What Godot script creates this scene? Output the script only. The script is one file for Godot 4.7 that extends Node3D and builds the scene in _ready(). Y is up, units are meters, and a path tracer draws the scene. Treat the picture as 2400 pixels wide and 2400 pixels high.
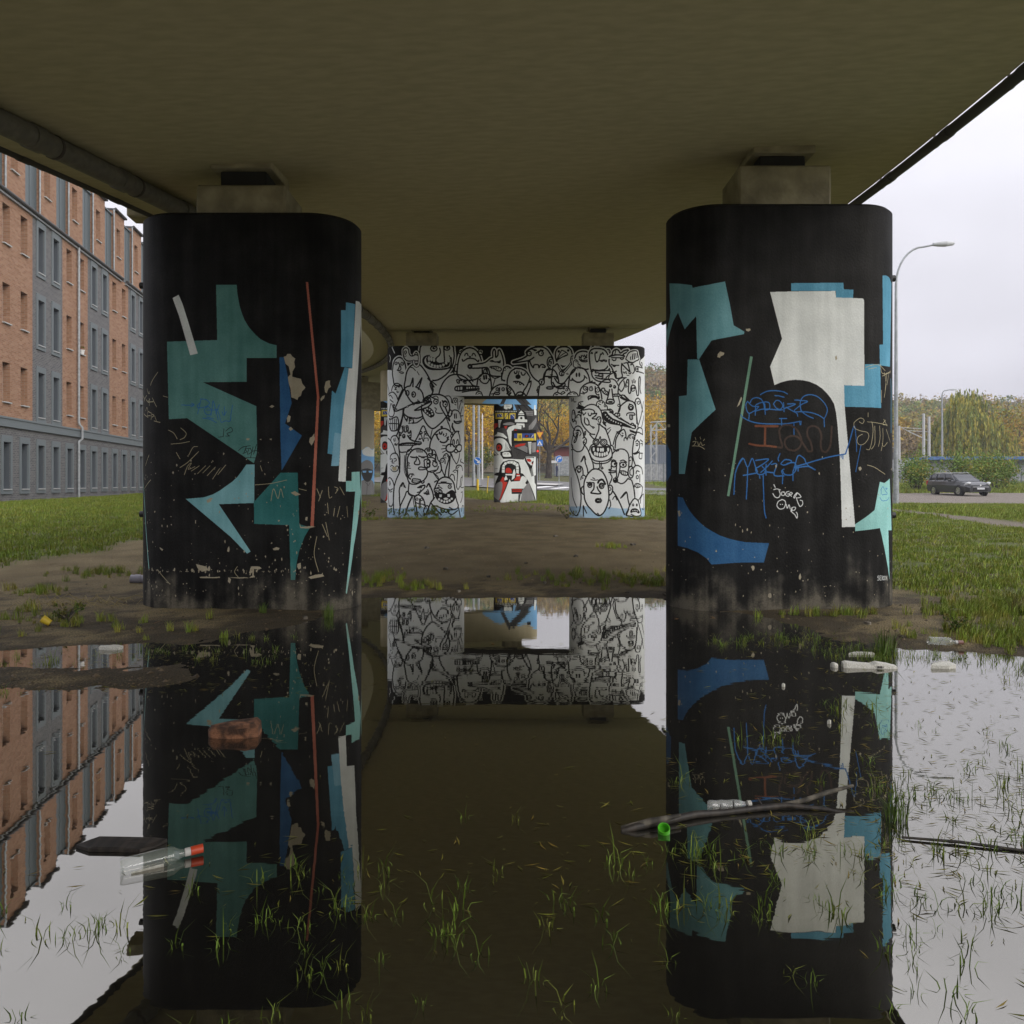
extends Node3D
# Distances: x to the right, y up from the puddle's surface, d = metres ahead of the camera (z = -d).

class MB:
	var v := PackedVector3Array()
	var n := PackedVector3Array()
	var t := PackedVector2Array()
	var c := PackedColorArray()
	var use_c := false
	var col := Color(1, 1, 1)
	func tri(a: Vector3, b: Vector3, e: Vector3, na: Vector3, nb: Vector3, ne: Vector3, ua := Vector2.ZERO, ub := Vector2.ZERO, ue := Vector2.ZERO) -> void:
		if (e - a).cross(b - a).dot(na + nb + ne) < 0.0:
			v.append_array([a, e, b]); n.append_array([na, ne, nb]); t.append_array([ua, ue, ub])
		else:
			v.append_array([a, b, e]); n.append_array([na, nb, ne]); t.append_array([ua, ub, ue])
		if use_c: c.append_array([col, col, col])
	func quad(a: Vector3, b: Vector3, e: Vector3, f: Vector3, nn: Vector3, u0 := Vector2.ZERO, u1 := Vector2.ZERO, u2 := Vector2.ZERO, u3 := Vector2.ZERO) -> void:
		tri(a, b, e, nn, nn, nn, u0, u1, u2); tri(a, e, f, nn, nn, nn, u0, u2, u3)
	func face(a: Vector3, b: Vector3, e: Vector3, f: Vector3, outward: Vector3) -> void:
		var g := (e - a).cross(f - b).normalized()
		if g.dot(outward) < 0.0: g = -g
		quad(a, b, e, f, g)
	# box with chamfered edges, in the frame of tr
	func box(tr: Transform3D, s: Vector3, ch := 0.0) -> void:
		var h := s * 0.5
		if ch <= 0.0:
			for ax in 3:
				for sg in [-1.0, 1.0]:
					var u := (ax + 1) % 3; var w := (ax + 2) % 3
					var p: Array[Vector3] = []
					for k in [[-1, -1], [1, -1], [1, 1], [-1, 1]]:
						var q := Vector3.ZERO; q[ax] = sg * h[ax]; q[u] = k[0] * h[u]; q[w] = k[1] * h[w]
						p.append(tr * q)
					var nn := Vector3.ZERO; nn[ax] = sg
					quad(p[0], p[1], p[2], p[3], (tr.basis * nn).normalized(), Vector2(0, 0), Vector2(1, 0), Vector2(1, 1), Vector2(0, 1))
			return
		for ax in 3:
			for sg in [-1.0, 1.0]:
				var u := (ax + 1) % 3; var w := (ax + 2) % 3
				var p: Array[Vector3] = []
				for k in [[-1, -1], [1, -1], [1, 1], [-1, 1]]:
					var q := Vector3.ZERO; q[ax] = sg * h[ax]; q[u] = k[0] * (h[u] - ch); q[w] = k[1] * (h[w] - ch)
					p.append(tr * q)
				var nn := Vector3.ZERO; nn[ax] = sg
				quad(p[0], p[1], p[2], p[3], (tr.basis * nn).normalized())
		for ax in 3:
			var u := (ax + 1) % 3; var w := (ax + 2) % 3
			for su in [-1.0, 1.0]:
				for sw in [-1.0, 1.0]:
					var p: Array[Vector3] = []
					for k in [[-1.0, 0], [1.0, 0], [1.0, 1], [-1.0, 1]]:
						var q := Vector3.ZERO; q[ax] = k[0] * (h[ax] - ch)
						q[u] = su * (h[u] if k[1] == 0 else h[u] - ch); q[w] = sw * (h[w] - ch if k[1] == 0 else h[w])
						p.append(tr * q)
					var nn := Vector3.ZERO; nn[u] = su; nn[w] = sw
					quad(p[0], p[1], p[2], p[3], (tr.basis * nn).normalized())
		for sx in [-1.0, 1.0]:
			for sy in [-1.0, 1.0]:
				for sz in [-1.0, 1.0]:
					var q := Vector3(sx, sy, sz)
					var a := q * h - Vector3(0, sy, sz) * ch; var b := q * h - Vector3(sx, 0, sz) * ch; var e := q * h - Vector3(sx, sy, 0) * ch
					var nn := (tr.basis * q).normalized()
					tri(tr * a, tr * b, tr * e, nn, nn, nn)
	func tube(path: Array, rad: Array, sides := 8, caps := true) -> void:
		var rings := []; var nors := []
		var side := Vector3.ZERO
		for i in path.size():
			var dir: Vector3 = (path[mini(i + 1, path.size() - 1)] - path[maxi(i - 1, 0)]).normalized()
			if i == 0: side = dir.cross(Vector3.UP if absf(dir.y) < 0.9 else Vector3.RIGHT).normalized()
			side = (side - dir * side.dot(dir)).normalized()
			var up := side.cross(dir)
			var rr := []; var nr := []
			for k in sides:
				var a := TAU * k / sides
				var o := side * cos(a) + up * sin(a)
				rr.append(path[i] + o * rad[i]); nr.append(o)
			rings.append(rr); nors.append(nr)
		for i in path.size() - 1:
			for k in sides:
				var k2 := (k + 1) % sides
				tri(rings[i][k], rings[i][k2], rings[i + 1][k2], nors[i][k], nors[i][k2], nors[i + 1][k2], Vector2(float(k) / sides, i), Vector2((k + 1.0) / sides, i), Vector2((k + 1.0) / sides, i + 1))
				tri(rings[i][k], rings[i + 1][k2], rings[i + 1][k], nors[i][k], nors[i + 1][k2], nors[i + 1][k], Vector2(float(k) / sides, i), Vector2((k + 1.0) / sides, i + 1), Vector2(float(k) / sides, i + 1))
		if caps:
			for e in [0, path.size() - 1]:
				var nn: Vector3 = (path[e] - path[1 if e == 0 else e - 1]).normalized()
				for k in range(1, sides - 1): tri(rings[e][0], rings[e][k], rings[e][k + 1], nn, nn, nn)
	# profile: [radius, along] pairs turned about tr's y axis
	func lathe(tr: Transform3D, prof: Array, sides := 16) -> void:
		for i in prof.size() - 1:
			var r0: float = prof[i][0]; var y0: float = prof[i][1]; var r1: float = prof[i + 1][0]; var y1: float = prof[i + 1][1]
			var nl := Vector2(y1 - y0, r0 - r1).normalized()
			for k in sides:
				var a := TAU * k / sides; var b := TAU * (k + 1) / sides
				var ca := Vector3(cos(a), 0, sin(a)); var cb := Vector3(cos(b), 0, sin(b))
				var na := (tr.basis * (ca * nl.x + Vector3.UP * nl.y)).normalized(); var nb := (tr.basis * (cb * nl.x + Vector3.UP * nl.y)).normalized()
				var p0 := tr * (ca * r0 + Vector3.UP * y0); var p1 := tr * (cb * r0 + Vector3.UP * y0); var p2 := tr * (cb * r1 + Vector3.UP * y1); var p3 := tr * (ca * r1 + Vector3.UP * y1)
				var w0 := Vector2(float(k) / sides, y0); var w1 := Vector2((k + 1.0) / sides, y0); var w2 := Vector2((k + 1.0) / sides, y1); var w3 := Vector2(float(k) / sides, y1)
				if r0 > 1e-6: tri(p0, p1, p2, na, nb, nb, w0, w1, w2)
				if r1 > 1e-6: tri(p0, p2, p3, na, nb, na, w0, w2, w3)
	# polygon in tr's xy plane, given thickness along z (centred)
	func prism(tr: Transform3D, poly: PackedVector2Array, thick: float) -> void:
		var ix := Geometry2D.triangulate_polygon(poly)
		for sg in [-0.5, 0.5]:
			var nn := (tr.basis * Vector3(0, 0, signf(sg))).normalized()
			for k in range(0, ix.size(), 3):
				var p := []
				for j in 3: p.append(tr * Vector3(poly[ix[k + j]].x, poly[ix[k + j]].y, sg * thick))
				tri(p[0], p[1], p[2], nn, nn, nn, poly[ix[k]], poly[ix[k + 1]], poly[ix[k + 2]])
		var area := 0.0
		for k in poly.size(): area += poly[k].cross(poly[(k + 1) % poly.size()])
		for k in poly.size():
			var a := poly[k]; var b := poly[(k + 1) % poly.size()]
			var e := (b - a).normalized() * signf(area)
			quad(tr * Vector3(a.x, a.y, -0.5 * thick), tr * Vector3(b.x, b.y, -0.5 * thick), tr * Vector3(b.x, b.y, 0.5 * thick), tr * Vector3(a.x, a.y, 0.5 * thick), (tr.basis * Vector3(e.y, -e.x, 0)).normalized())
	func done() -> ArrayMesh:
		var arr := []; arr.resize(Mesh.ARRAY_MAX)
		arr[Mesh.ARRAY_VERTEX] = v; arr[Mesh.ARRAY_NORMAL] = n; arr[Mesh.ARRAY_TEX_UV] = t
		if use_c: arr[Mesh.ARRAY_COLOR] = c
		var m := ArrayMesh.new(); m.add_surface_from_arrays(Mesh.PRIMITIVE_TRIANGLES, arr)
		return m

var taken := {}
var mats := {}
var rng := RandomNumberGenerator.new()
var nz := FastNoiseLite.new()

func numbered(called: String) -> String:
	taken[called] = taken.get(called, 0) + 1
	return called if taken[called] == 1 else "%s_%03d" % [called, taken[called] - 1]
func thing(called: String, label: String, category: String, at := Vector3.ZERO, group := "") -> Node3D:
	var o := Node3D.new(); o.name = numbered(called); add_child(o); o.position = at
	o.set_meta("label", label); o.set_meta("category", category)
	if group: o.set_meta("group", group)
	return o
func part(parent: Node, called: String, mesh: Mesh, m: Material, at := Vector3.ZERO) -> MeshInstance3D:
	var o := MeshInstance3D.new(); o.name = called; o.mesh = mesh; o.material_override = m
	parent.add_child(o, true); o.position = at
	return o
func solo(called: String, label: String, category: String, mesh: Mesh, m: Material, at := Vector3.ZERO, group := "") -> MeshInstance3D:
	var o := part(self, numbered(called), mesh, m, at)
	o.set_meta("label", label); o.set_meta("category", category)
	if group: o.set_meta("group", group)
	return o
func struct_node(called: String, mesh: Mesh, m: Material) -> MeshInstance3D:
	var o := part(self, called, mesh, m); o.set_meta("kind", "structure"); return o
func stuff(called: String, label: String, category: String, mesh: Mesh, m: Material, xf: Array, cols: Array) -> void:
	var mm := MultiMesh.new(); mm.transform_format = MultiMesh.TRANSFORM_3D; mm.use_colors = true; mm.mesh = mesh
	mm.instance_count = xf.size()
	for i in xf.size():
		mm.set_instance_transform(i, xf[i]); mm.set_instance_color(i, cols[i])
	var o := MultiMeshInstance3D.new(); o.name = numbered(called); o.multimesh = mm; o.material_override = m; add_child(o)
	o.set_meta("label", label); o.set_meta("category", category); o.set_meta("kind", "stuff")
func lin(r: float, g: float, b: float) -> Color: return Color(r, g, b).linear_to_srgb()
func mat(r: float, g: float, b: float, rough := 0.8, metal := 0.0, spec := 0.5) -> StandardMaterial3D:
	var m := StandardMaterial3D.new(); m.albedo_color = lin(r, g, b); m.roughness = rough; m.metallic = metal; m.metallic_specular = spec
	return m
func X(x: float, y: float, d: float) -> Vector3: return Vector3(x, y, -d)
func T(x: float, y: float, d: float, turn := 0.0) -> Transform3D: return Transform3D(Basis(Vector3.UP, turn), Vector3(x, y, -d))

# grey noise as a picture that tiles; lo..hi are the darkest and lightest tints (sRGB)
func noise_tex(seed_: int, freq: float, oct: int, size: int, lo: Color, hi: Color, squash := 1, contrast := 1.0) -> ImageTexture:
	var f := FastNoiseLite.new(); f.seed = seed_; f.frequency = freq; f.fractal_octaves = oct; f.noise_type = FastNoiseLite.TYPE_SIMPLEX_SMOOTH
	var im := f.get_seamless_image(size / (-squash if squash < 0 else 1), size / maxi(1, squash))
	if squash != 1: im.resize(size, size, Image.INTERPOLATE_CUBIC)
	im.convert(Image.FORMAT_L8)
	var src := im.get_data(); var out := PackedByteArray(); out.resize(size * size * 3)
	var lut := []
	for k in 256:
		var c := lo.lerp(hi, clampf(0.5 + (k / 255.0 - 0.5) * contrast, 0, 1)); lut.append([int(c.r * 255), int(c.g * 255), int(c.b * 255)])
	for k in size * size:
		var l = lut[src[k]]; out[k * 3] = l[0]; out[k * 3 + 1] = l[1]; out[k * 3 + 2] = l[2]
	var o := Image.create_from_data(size, size, false, Image.FORMAT_RGB8, out); o.generate_mipmaps()
	return ImageTexture.create_from_image(o)
func noise_normal(seed_: int, freq: float, oct: int, size: int, strength: float, squash := 1) -> ImageTexture:
	var f := FastNoiseLite.new(); f.seed = seed_; f.frequency = freq; f.fractal_octaves = oct
	var im := f.get_seamless_image(size / (-squash if squash < 0 else 1), size / maxi(1, squash))
	if squash != 1: im.resize(size, size, Image.INTERPOLATE_CUBIC)
	im.convert(Image.FORMAT_RGBA8); im.bump_map_to_normal_map(strength)
	return ImageTexture.create_from_image(im)
func triplanar(m: StandardMaterial3D, scale: float, world := true) -> StandardMaterial3D:
	m.uv1_triplanar = true; m.uv1_world_triplanar = world; m.uv1_scale = Vector3.ONE * scale; return m

# ---- painting on a wall picture: sizes in millimetres along the wall (s) and up (y)
class Canvas:
	var im: Image
	var s0: float; var y1: float; var ppm: float
	func _init(sa: float, sb: float, ya: float, yb: float, pixels_per_m: float, base: Color) -> void:
		s0 = sa; y1 = yb; ppm = pixels_per_m
		im = Image.create(int((sb - sa) * ppm), int((yb - ya) * ppm), false, Image.FORMAT_RGB8); im.fill(base)
	func at(s: float, y: float) -> Vector2: return Vector2((s - s0) * ppm, (y1 - y) * ppm)
	func poly(p: PackedVector2Array, col: Color) -> void:
		var lo := 1e9; var hi := -1e9
		for q in p: lo = minf(lo, q.y); hi = maxf(hi, q.y)
		for row in range(maxi(0, int(lo)), mini(im.get_height() - 1, int(hi)) + 1):
			var yy := row + 0.5; var xs := []
			for k in p.size():
				var a := p[k]; var b := p[(k + 1) % p.size()]
				if (a.y <= yy) != (b.y <= yy): xs.append(a.x + (yy - a.y) / (b.y - a.y) * (b.x - a.x))
			xs.sort()
			for k in range(0, xs.size() - 1, 2):
				var x0 := int(round(xs[k])); var x1 := int(round(xs[k + 1]))
				if x1 > x0: im.fill_rect(Rect2i(x0, row, x1 - x0, 1), col)
	func line(p: PackedVector2Array, w: float, col: Color) -> void:
		var r := maxf(w * 0.5, 0.5)
		for k in p.size() - 1:
			var a := p[k]; var b := p[k + 1]; var steps := maxi(1, int(a.distance_to(b) / maxf(1.0, r * 0.6)))
			for i in steps + 1: disc(a.lerp(b, float(i) / steps), r, col)
	func disc(q: Vector2, r: float, col: Color) -> void:
		if r < 1.3:
			im.fill_rect(Rect2i(int(q.x - r), int(q.y - r), int(ceil(2 * r)), int(ceil(2 * r))), col); return
		var k := -int(r)
		while k <= r:
			var w := sqrt(maxf(0, r * r - k * k))
			im.fill_rect(Rect2i(int(q.x - w), int(q.y) + k, maxi(1, int(2 * w)), 1), col)
			k += 1
	func smooth(p: PackedVector2Array, closed: bool) -> PackedVector2Array:
		var out := PackedVector2Array(); var m := p.size()
		for k in (m if closed else m - 1):
			var a := p[(k - 1 + m) % m] if closed or k > 0 else p[0]
			var b := p[k]; var c := p[(k + 1) % m]
			var d := p[(k + 2) % m] if closed or k + 2 < m else p[m - 1]
			for i in 6: out.append(b.cubic_interpolate(c, a, d, i / 6.0))
		if not closed: out.append(p[m - 1])
		return out
	func draw(list: Array, pal: Array) -> void:
		for e in list:
			var w: float = e[0] * 0.001 * ppm
			var p := PackedVector2Array(); var q: Array = e[4]
			if e[3] == 2:
				var c := at(q[0] * 0.001, q[1] * 0.001)
				for k in 20: p.append(c + Vector2(cos(TAU * k / 20) * q[2], sin(TAU * k / 20) * q[3]) * 0.001 * ppm)
			else:
				for k in range(0, q.size(), 2): p.append(at(q[k] * 0.001, q[k + 1] * 0.001))
				if e[3] == 0 or e[3] == 1: p = smooth(p, e[3] == 1)
			if e[1] >= 0: poly(p, pal[e[1]])
			if w > 0.0:
				if e[3] in [1, 2, 3]: p.append(p[0])
				line(p, w, pal[e[2]])
	func texture() -> ImageTexture:
		im.generate_mipmaps(); return ImageTexture.create_from_image(im)
const GX := 0.44
func axis_x(d: float) -> float: return GX - (d - 16.0) * (d - 16.0) / 166.0
func axis_dir(d: float) -> Vector2: return Vector2(-(d - 16.0) / 83.0, 1.0).normalized()
func deck_h(d: float) -> float: return 4.555 + 0.09 * (d - 8.0)
# a point under the deck: off metres right of its axis, up metres above its soffit
func deck_pt(d: float, off: float, up: float) -> Vector3:
	var a := axis_dir(d)
	return X(axis_x(d) + off * a.y, deck_h(d) + 0.024 * off + up, d - off * a.x)

const ELEV := [[-50.0, 0.1], [0.5, 0.04], [2.0, 0.0], [8.4, 0.0], [12.0, 0.06], [23.0, 0.2], [40.0, 0.26], [52.0, 0.44], [66.0, 0.78], [80.0, 1.3], [108.0, 2.2], [140.0, 3.4], [200.0, 9.0], [260.0, 26.0], [330.0, 44.0], [420.0, 52.0], [900.0, 55.0]]
var shore := PackedVector2Array([Vector2(-6.5, 4.45), Vector2(-3.6, 4.72), Vector2(-2.9, 4.63), Vector2(-2.4, 4.6), Vector2(-2.1, 4.72), Vector2(-2.0, 4.95), Vector2(-2.25, 5.35), Vector2(-2.6, 5.75), Vector2(-2.35, 6.1), Vector2(-2.2, 6.4), Vector2(-1.9, 6.75), Vector2(-1.75, 7.1), Vector2(-1.75, 8.3), Vector2(-1.2, 8.4), Vector2(-0.3, 8.36), Vector2(0.6, 8.42), Vector2(1.5, 8.36), Vector2(1.85, 8.2), Vector2(2.0, 7.45), Vector2(2.35, 7.25), Vector2(2.5, 6.6), Vector2(2.55, 6.1), Vector2(2.75, 5.95), Vector2(3.0, 5.75), Vector2(3.5, 5.6), Vector2(5.2, 5.3), Vector2(6.0, 4.2), Vector2(5.4, 2.6), Vector2(3.4, 1.6), Vector2(1.4, 1.72), Vector2(0.4, 1.6), Vector2(-0.5, 1.75), Vector2(-1.4, 1.6), Vector2(-3.0, 1.5), Vector2(-6.5, 1.9)])
var small_pool := PackedVector2Array([Vector2(-4.4, 5.15), Vector2(-3.6, 5.22), Vector2(-2.9, 5.2), Vector2(-2.35, 5.3), Vector2(-2.3, 5.75), Vector2(-2.75, 5.98), Vector2(-3.3, 5.95), Vector2(-3.7, 5.75), Vector2(-4.4, 5.5)])
func poly_dist(p: Vector2, poly: PackedVector2Array) -> float:
	var best := 1e9
	for k in poly.size():
		best = minf(best, p.distance_squared_to(Geometry2D.get_closest_point_to_segment(p, poly[k], poly[(k + 1) % poly.size()])))
	return sqrt(best) * (-1.0 if Geometry2D.is_point_in_polygon(p, poly) else 1.0)
func table(d: float) -> float:
	for k in range(1, ELEV.size()):
		if d < ELEV[k][0]:
			var f: float = (d - ELEV[k - 1][0]) / (ELEV[k][0] - ELEV[k - 1][0])
			return lerpf(ELEV[k - 1][1], ELEV[k][1], clampf(f, 0, 1))
	return 55.0
func water_dist(x: float, d: float) -> float:
	if d > 15.0 or absf(x) > 12.0 or d < -2.0: return 5.0
	var p := Vector2(x, d)
	return minf(poly_dist(p, shore), poly_dist(p, small_pool))
func elev(x: float, d: float) -> float:
	var h := table(d)
	if d < 70.0: h += 0.24 * smoothstep(8.0, 20.0, -x)
	if d > 140.0:
		h = lerpf(h, h * 0.62, smoothstep(40.0, 150.0, x)) + 5.0 * nz.get_noise_2d(x * 0.4, d * 0.4)
	else:
		h += 0.02 * nz.get_noise_2d(x * 2.0, d * 2.0) * smoothstep(9.0, 16.0, d + absf(x) * 0.5)
	var sd := water_dist(x, d)
	var near := 0.011 * nz.get_noise_2d(x * 22.0, d * 22.0) + 0.009 * nz.get_noise_2d(x * 70.0 + 50.0, d * 70.0)
	if sd < 4.9:
		if sd > 0.0: h += 0.032 * (1.0 - exp(-sd / 0.5))
		else: h -= 0.06 * (1.0 - exp(sd / 0.22)) + 0.002
		h += near * (1.0 if sd > 0.0 else exp(sd / 0.15))
	elif d < 40.0: h += 0.032 + near
	return h
func bare(x: float, d: float) -> float:   # 1 on trodden soil, 0 on turf
	var o := x - axis_x(d)
	var wob := 0.7 * nz.get_noise_2d(x * 3.0, d * 3.0) + 0.35 * nz.get_noise_2d(x * 14.0, d * 14.0)
	var lf := -7.55 if d < 20.0 else lerpf(-7.55, -5.0, smoothstep(20.0, 34.0, d))
	var rt := 4.35 if d < 30.0 else lerpf(4.35, 2.6, smoothstep(30.0, 44.0, d))
	if d < 9.0: rt += (9.0 - d) * 0.12
	var b := smoothstep(-0.35, 0.35, o - lf + wob) * smoothstep(-0.35, 0.35, rt - o + wob)
	if d > 46.0: b *= 1.0 - smoothstep(46.0, 52.0, d)
	var pd := Vector2(x, d).distance_to(Geometry2D.get_closest_point_to_segment(Vector2(x, d), Vector2(15.6, 39.0), Vector2(12.4, 16.5)))
	b = maxf(b, 1.0 - smoothstep(0.35, 0.75, pd + wob * 0.3))
	if x > 16.5: b = maxf(b, smoothstep(36.0, 37.4, d + wob) * (1.0 - smoothstep(56.0, 57.5, d + wob)) * smoothstep(16.5, 18.5, x))
	return b

var bark: StandardMaterial3D
var leaf: StandardMaterial3D
var blade: StandardMaterial3D
var concrete: StandardMaterial3D

func stadium_prism(mb: MB, cx: float, half: float, r: float, y0: float, y1: float, s_off: float, uv: Rect2, top := true, bottom := false) -> void:
	var flat := half - r; var q := r * PI / 2.0
	var ring := []   # [x, z, normal, s]
	var N := 14
	for k in N + 1:
		var a := PI / 2.0 * (1.0 - float(k) / N)
		ring.append([-flat - r * sin(a), r * cos(a), Vector3(-sin(a), 0, cos(a)), -flat - r * a])
	for k in N + 1:
		var a := PI / 2.0 * float(k) / N
		ring.append([flat + r * sin(a), r * cos(a), Vector3(sin(a), 0, cos(a)), flat + r * a])
	for k in N + 1:
		var a := PI / 2.0 * (1.0 - float(k) / N)
		ring.append([flat + r * sin(a), -r * cos(a), Vector3(sin(a), 0, -cos(a)), flat + r * a])
	for k in N + 1:
		var a := PI / 2.0 * float(k) / N
		ring.append([-flat - r * sin(a), -r * cos(a), Vector3(-sin(a), 0, -cos(a)), -flat - r * a])
	var m := ring.size()
	var tex := func(s: float, y: float) -> Vector2: return Vector2((s + s_off - uv.position.x) / uv.size.x, 1.0 - (y - uv.position.y) / uv.size.y)
	var ch := 0.03 if top else 0.0
	for k in m:
		var a = ring[k]; var b = ring[(k + 1) % m]
		var pa := Vector3(cx + a[0], 0, a[1]); var pb := Vector3(cx + b[0], 0, b[1])
		var ya := Vector3.UP * y0; var yb := Vector3.UP * (y1 - ch)
		mb.tri(pa + ya, pb + ya, pb + yb, a[2], b[2], b[2], tex.call(a[3], y0), tex.call(b[3], y0), tex.call(b[3], y1 - ch))
		mb.tri(pa + ya, pb + yb, pa + yb, a[2], b[2], a[2], tex.call(a[3], y0), tex.call(b[3], y1 - ch), tex.call(a[3], y1 - ch))
		if top:
			var ia: Vector3 = pa - a[2] * ch + Vector3.UP * y1; var ib: Vector3 = pb - b[2] * ch + Vector3.UP * y1
			var na: Vector3 = (a[2] + Vector3.UP).normalized(); var nb: Vector3 = (b[2] + Vector3.UP).normalized()
			var ut: Vector2 = tex.call(a[3], y1 - ch); var ut2: Vector2 = tex.call(b[3], y1 - ch)
			mb.tri(pa + yb, pb + yb, ib, na, nb, nb, ut, ut2, ut2); mb.tri(pa + yb, ib, ia, na, nb, na, ut, ut2, ut)
			mb.tri(Vector3(cx, y1, 0), ia, ib, Vector3.UP, Vector3.UP, Vector3.UP, ut, ut, ut2)
		if bottom: mb.tri(Vector3(cx, y0, 0), pa + ya, pb + ya, Vector3.DOWN, Vector3.DOWN, Vector3.DOWN, Vector2(0.5, 0.02), Vector2(0.5, 0.02), Vector2(0.5, 0.02))

func leaf_crown(mb: MB, c: Vector3, rad: Vector3, blobs: int, per: int, size: float, cols: Array, hollow := 0.55) -> void:
	for b in blobs:
		var dir := Vector3(rng.randfn(), rng.randfn(), rng.randfn()).normalized()
		var bc := c + dir * rad * rng.randf_range(hollow, 0.95)
		var br := rng.randf_range(0.22, 0.42) * minf(rad.x, rad.y)
		var tint: Color = cols[rng.randi() % cols.size()]
		for k in per:
			var p := bc + Vector3(rng.randfn(), rng.randfn(), rng.randfn()) * br * 0.6
			var a := Vector3(rng.randfn(), rng.randfn(), rng.randfn()).normalized()
			var w := a.cross(Vector3(rng.randfn(), rng.randfn(), rng.randfn())).normalized()
			var s := size * rng.randf_range(0.6, 1.3)
			var f := rng.randf_range(0.75, 1.25)
			mb.col = Color(tint.r * f, tint.g * f, tint.b * f)
			var nn := a.cross(w).normalized()
			mb.tri(p - a * s, p + w * s * 0.5, p + a * s, nn, nn, nn); mb.tri(p - a * s, p + a * s, p - w * s * 0.5, nn, nn, nn)
func limb(mb: MB, p: Vector3, dir: Vector3, length: float, r: float, depth: int, tips: Array, spread: float) -> void:
	var path := [p]; var rad := [r]; var q := p; var dd := dir
	for k in 4:
		dd = (dd + Vector3(rng.randfn(), rng.randfn() * 0.5 + 0.12, rng.randfn()) * 0.12).normalized()
		q += dd * length / 4.0; path.append(q); rad.append(r * (1.0 - 0.11 * (k + 1)))
	mb.tube(path, rad, 7 if depth > 2 else 4, false)
	if depth == 0:
		tips.append(q); return
	if depth <= 2: tips.append(q)
	for k in (3 if rng.randf() < 0.5 else 2):
		var nd := (dd + Vector3(rng.randfn(), rng.randf_range(-0.1, 0.5), rng.randfn()) * spread).normalized()
		limb(mb, path[rng.randi_range(2, 4)], nd, length * rng.randf_range(0.6, 0.85), r * rng.randf_range(0.42, 0.62), depth - 1, tips, spread)
func tree(called: String, label: String, at: Vector3, h: float, w: float, cols: Array, group: String, dense: int, size: float) -> void:
	var o := thing(called, label, "tree", at, group)
	var tm := MB.new(); var tips := []
	limb(tm, Vector3(0, -0.3, 0), Vector3(rng.randf_range(-0.08, 0.08), 1, 0).normalized(), h * 0.42, h * 0.022, 3, tips, 0.5)
	part(o, "trunk", tm.done(), bark)
	var cm := MB.new(); cm.use_c = true
	leaf_crown(cm, Vector3(0, h * 0.6, 0), Vector3(w * 0.5, h * 0.4, w * 0.5), dense, 26, size, cols, 0.25)
	part(o, "crown", cm.done(), leaf)
func blade_clump(seed_: int, count: int, spread: float, hmin: float, hmax: float, wid: float, lean: float) -> ArrayMesh:
	var r := RandomNumberGenerator.new(); r.seed = seed_
	var mb := MB.new(); mb.use_c = true
	for k in count:
		var a := r.randf() * TAU; var q := r.randf() * spread
		var p := Vector3(cos(a) * q, -0.01, sin(a) * q)
		var h := r.randf_range(hmin, hmax); var dir := r.randf() * TAU
		var out := Vector3(cos(dir), 0, sin(dir)); var sd := Vector3(-sin(dir), 0, cos(dir)) * wid * r.randf_range(0.6, 1.2)
		var ln := h * lean * r.randf_range(0.1, 1.0)
		var m1 := p + Vector3.UP * h * 0.55 + out * ln * 0.3; var tip := p + Vector3.UP * h * (1.0 - 0.25 * ln / h) + out * ln
		var f := r.randf_range(0.7, 1.25); var yel := r.randf()
		mb.col = Color(f * (1.0 + 0.5 * yel * yel), f, f * (1.0 - 0.2 * yel))
		var nn := (out + Vector3.UP * 0.6).normalized()
		mb.tri(p - sd, p + sd, m1 + sd * 0.8, nn, nn, nn); mb.tri(p - sd, m1 + sd * 0.8, m1 - sd * 0.8, nn, nn, nn)
		mb.tri(m1 - sd * 0.8, m1 + sd * 0.8, tip, nn, nn, nn)
	return mb.done()
func grass_color() -> Color:
	var f := rng.randf_range(0.75, 1.2); var y := rng.randf()
	return Color((0.20 + 0.14 * y * y) * f, (0.29 + 0.04 * y) * f, (0.035 + 0.03 * y) * f)

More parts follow.
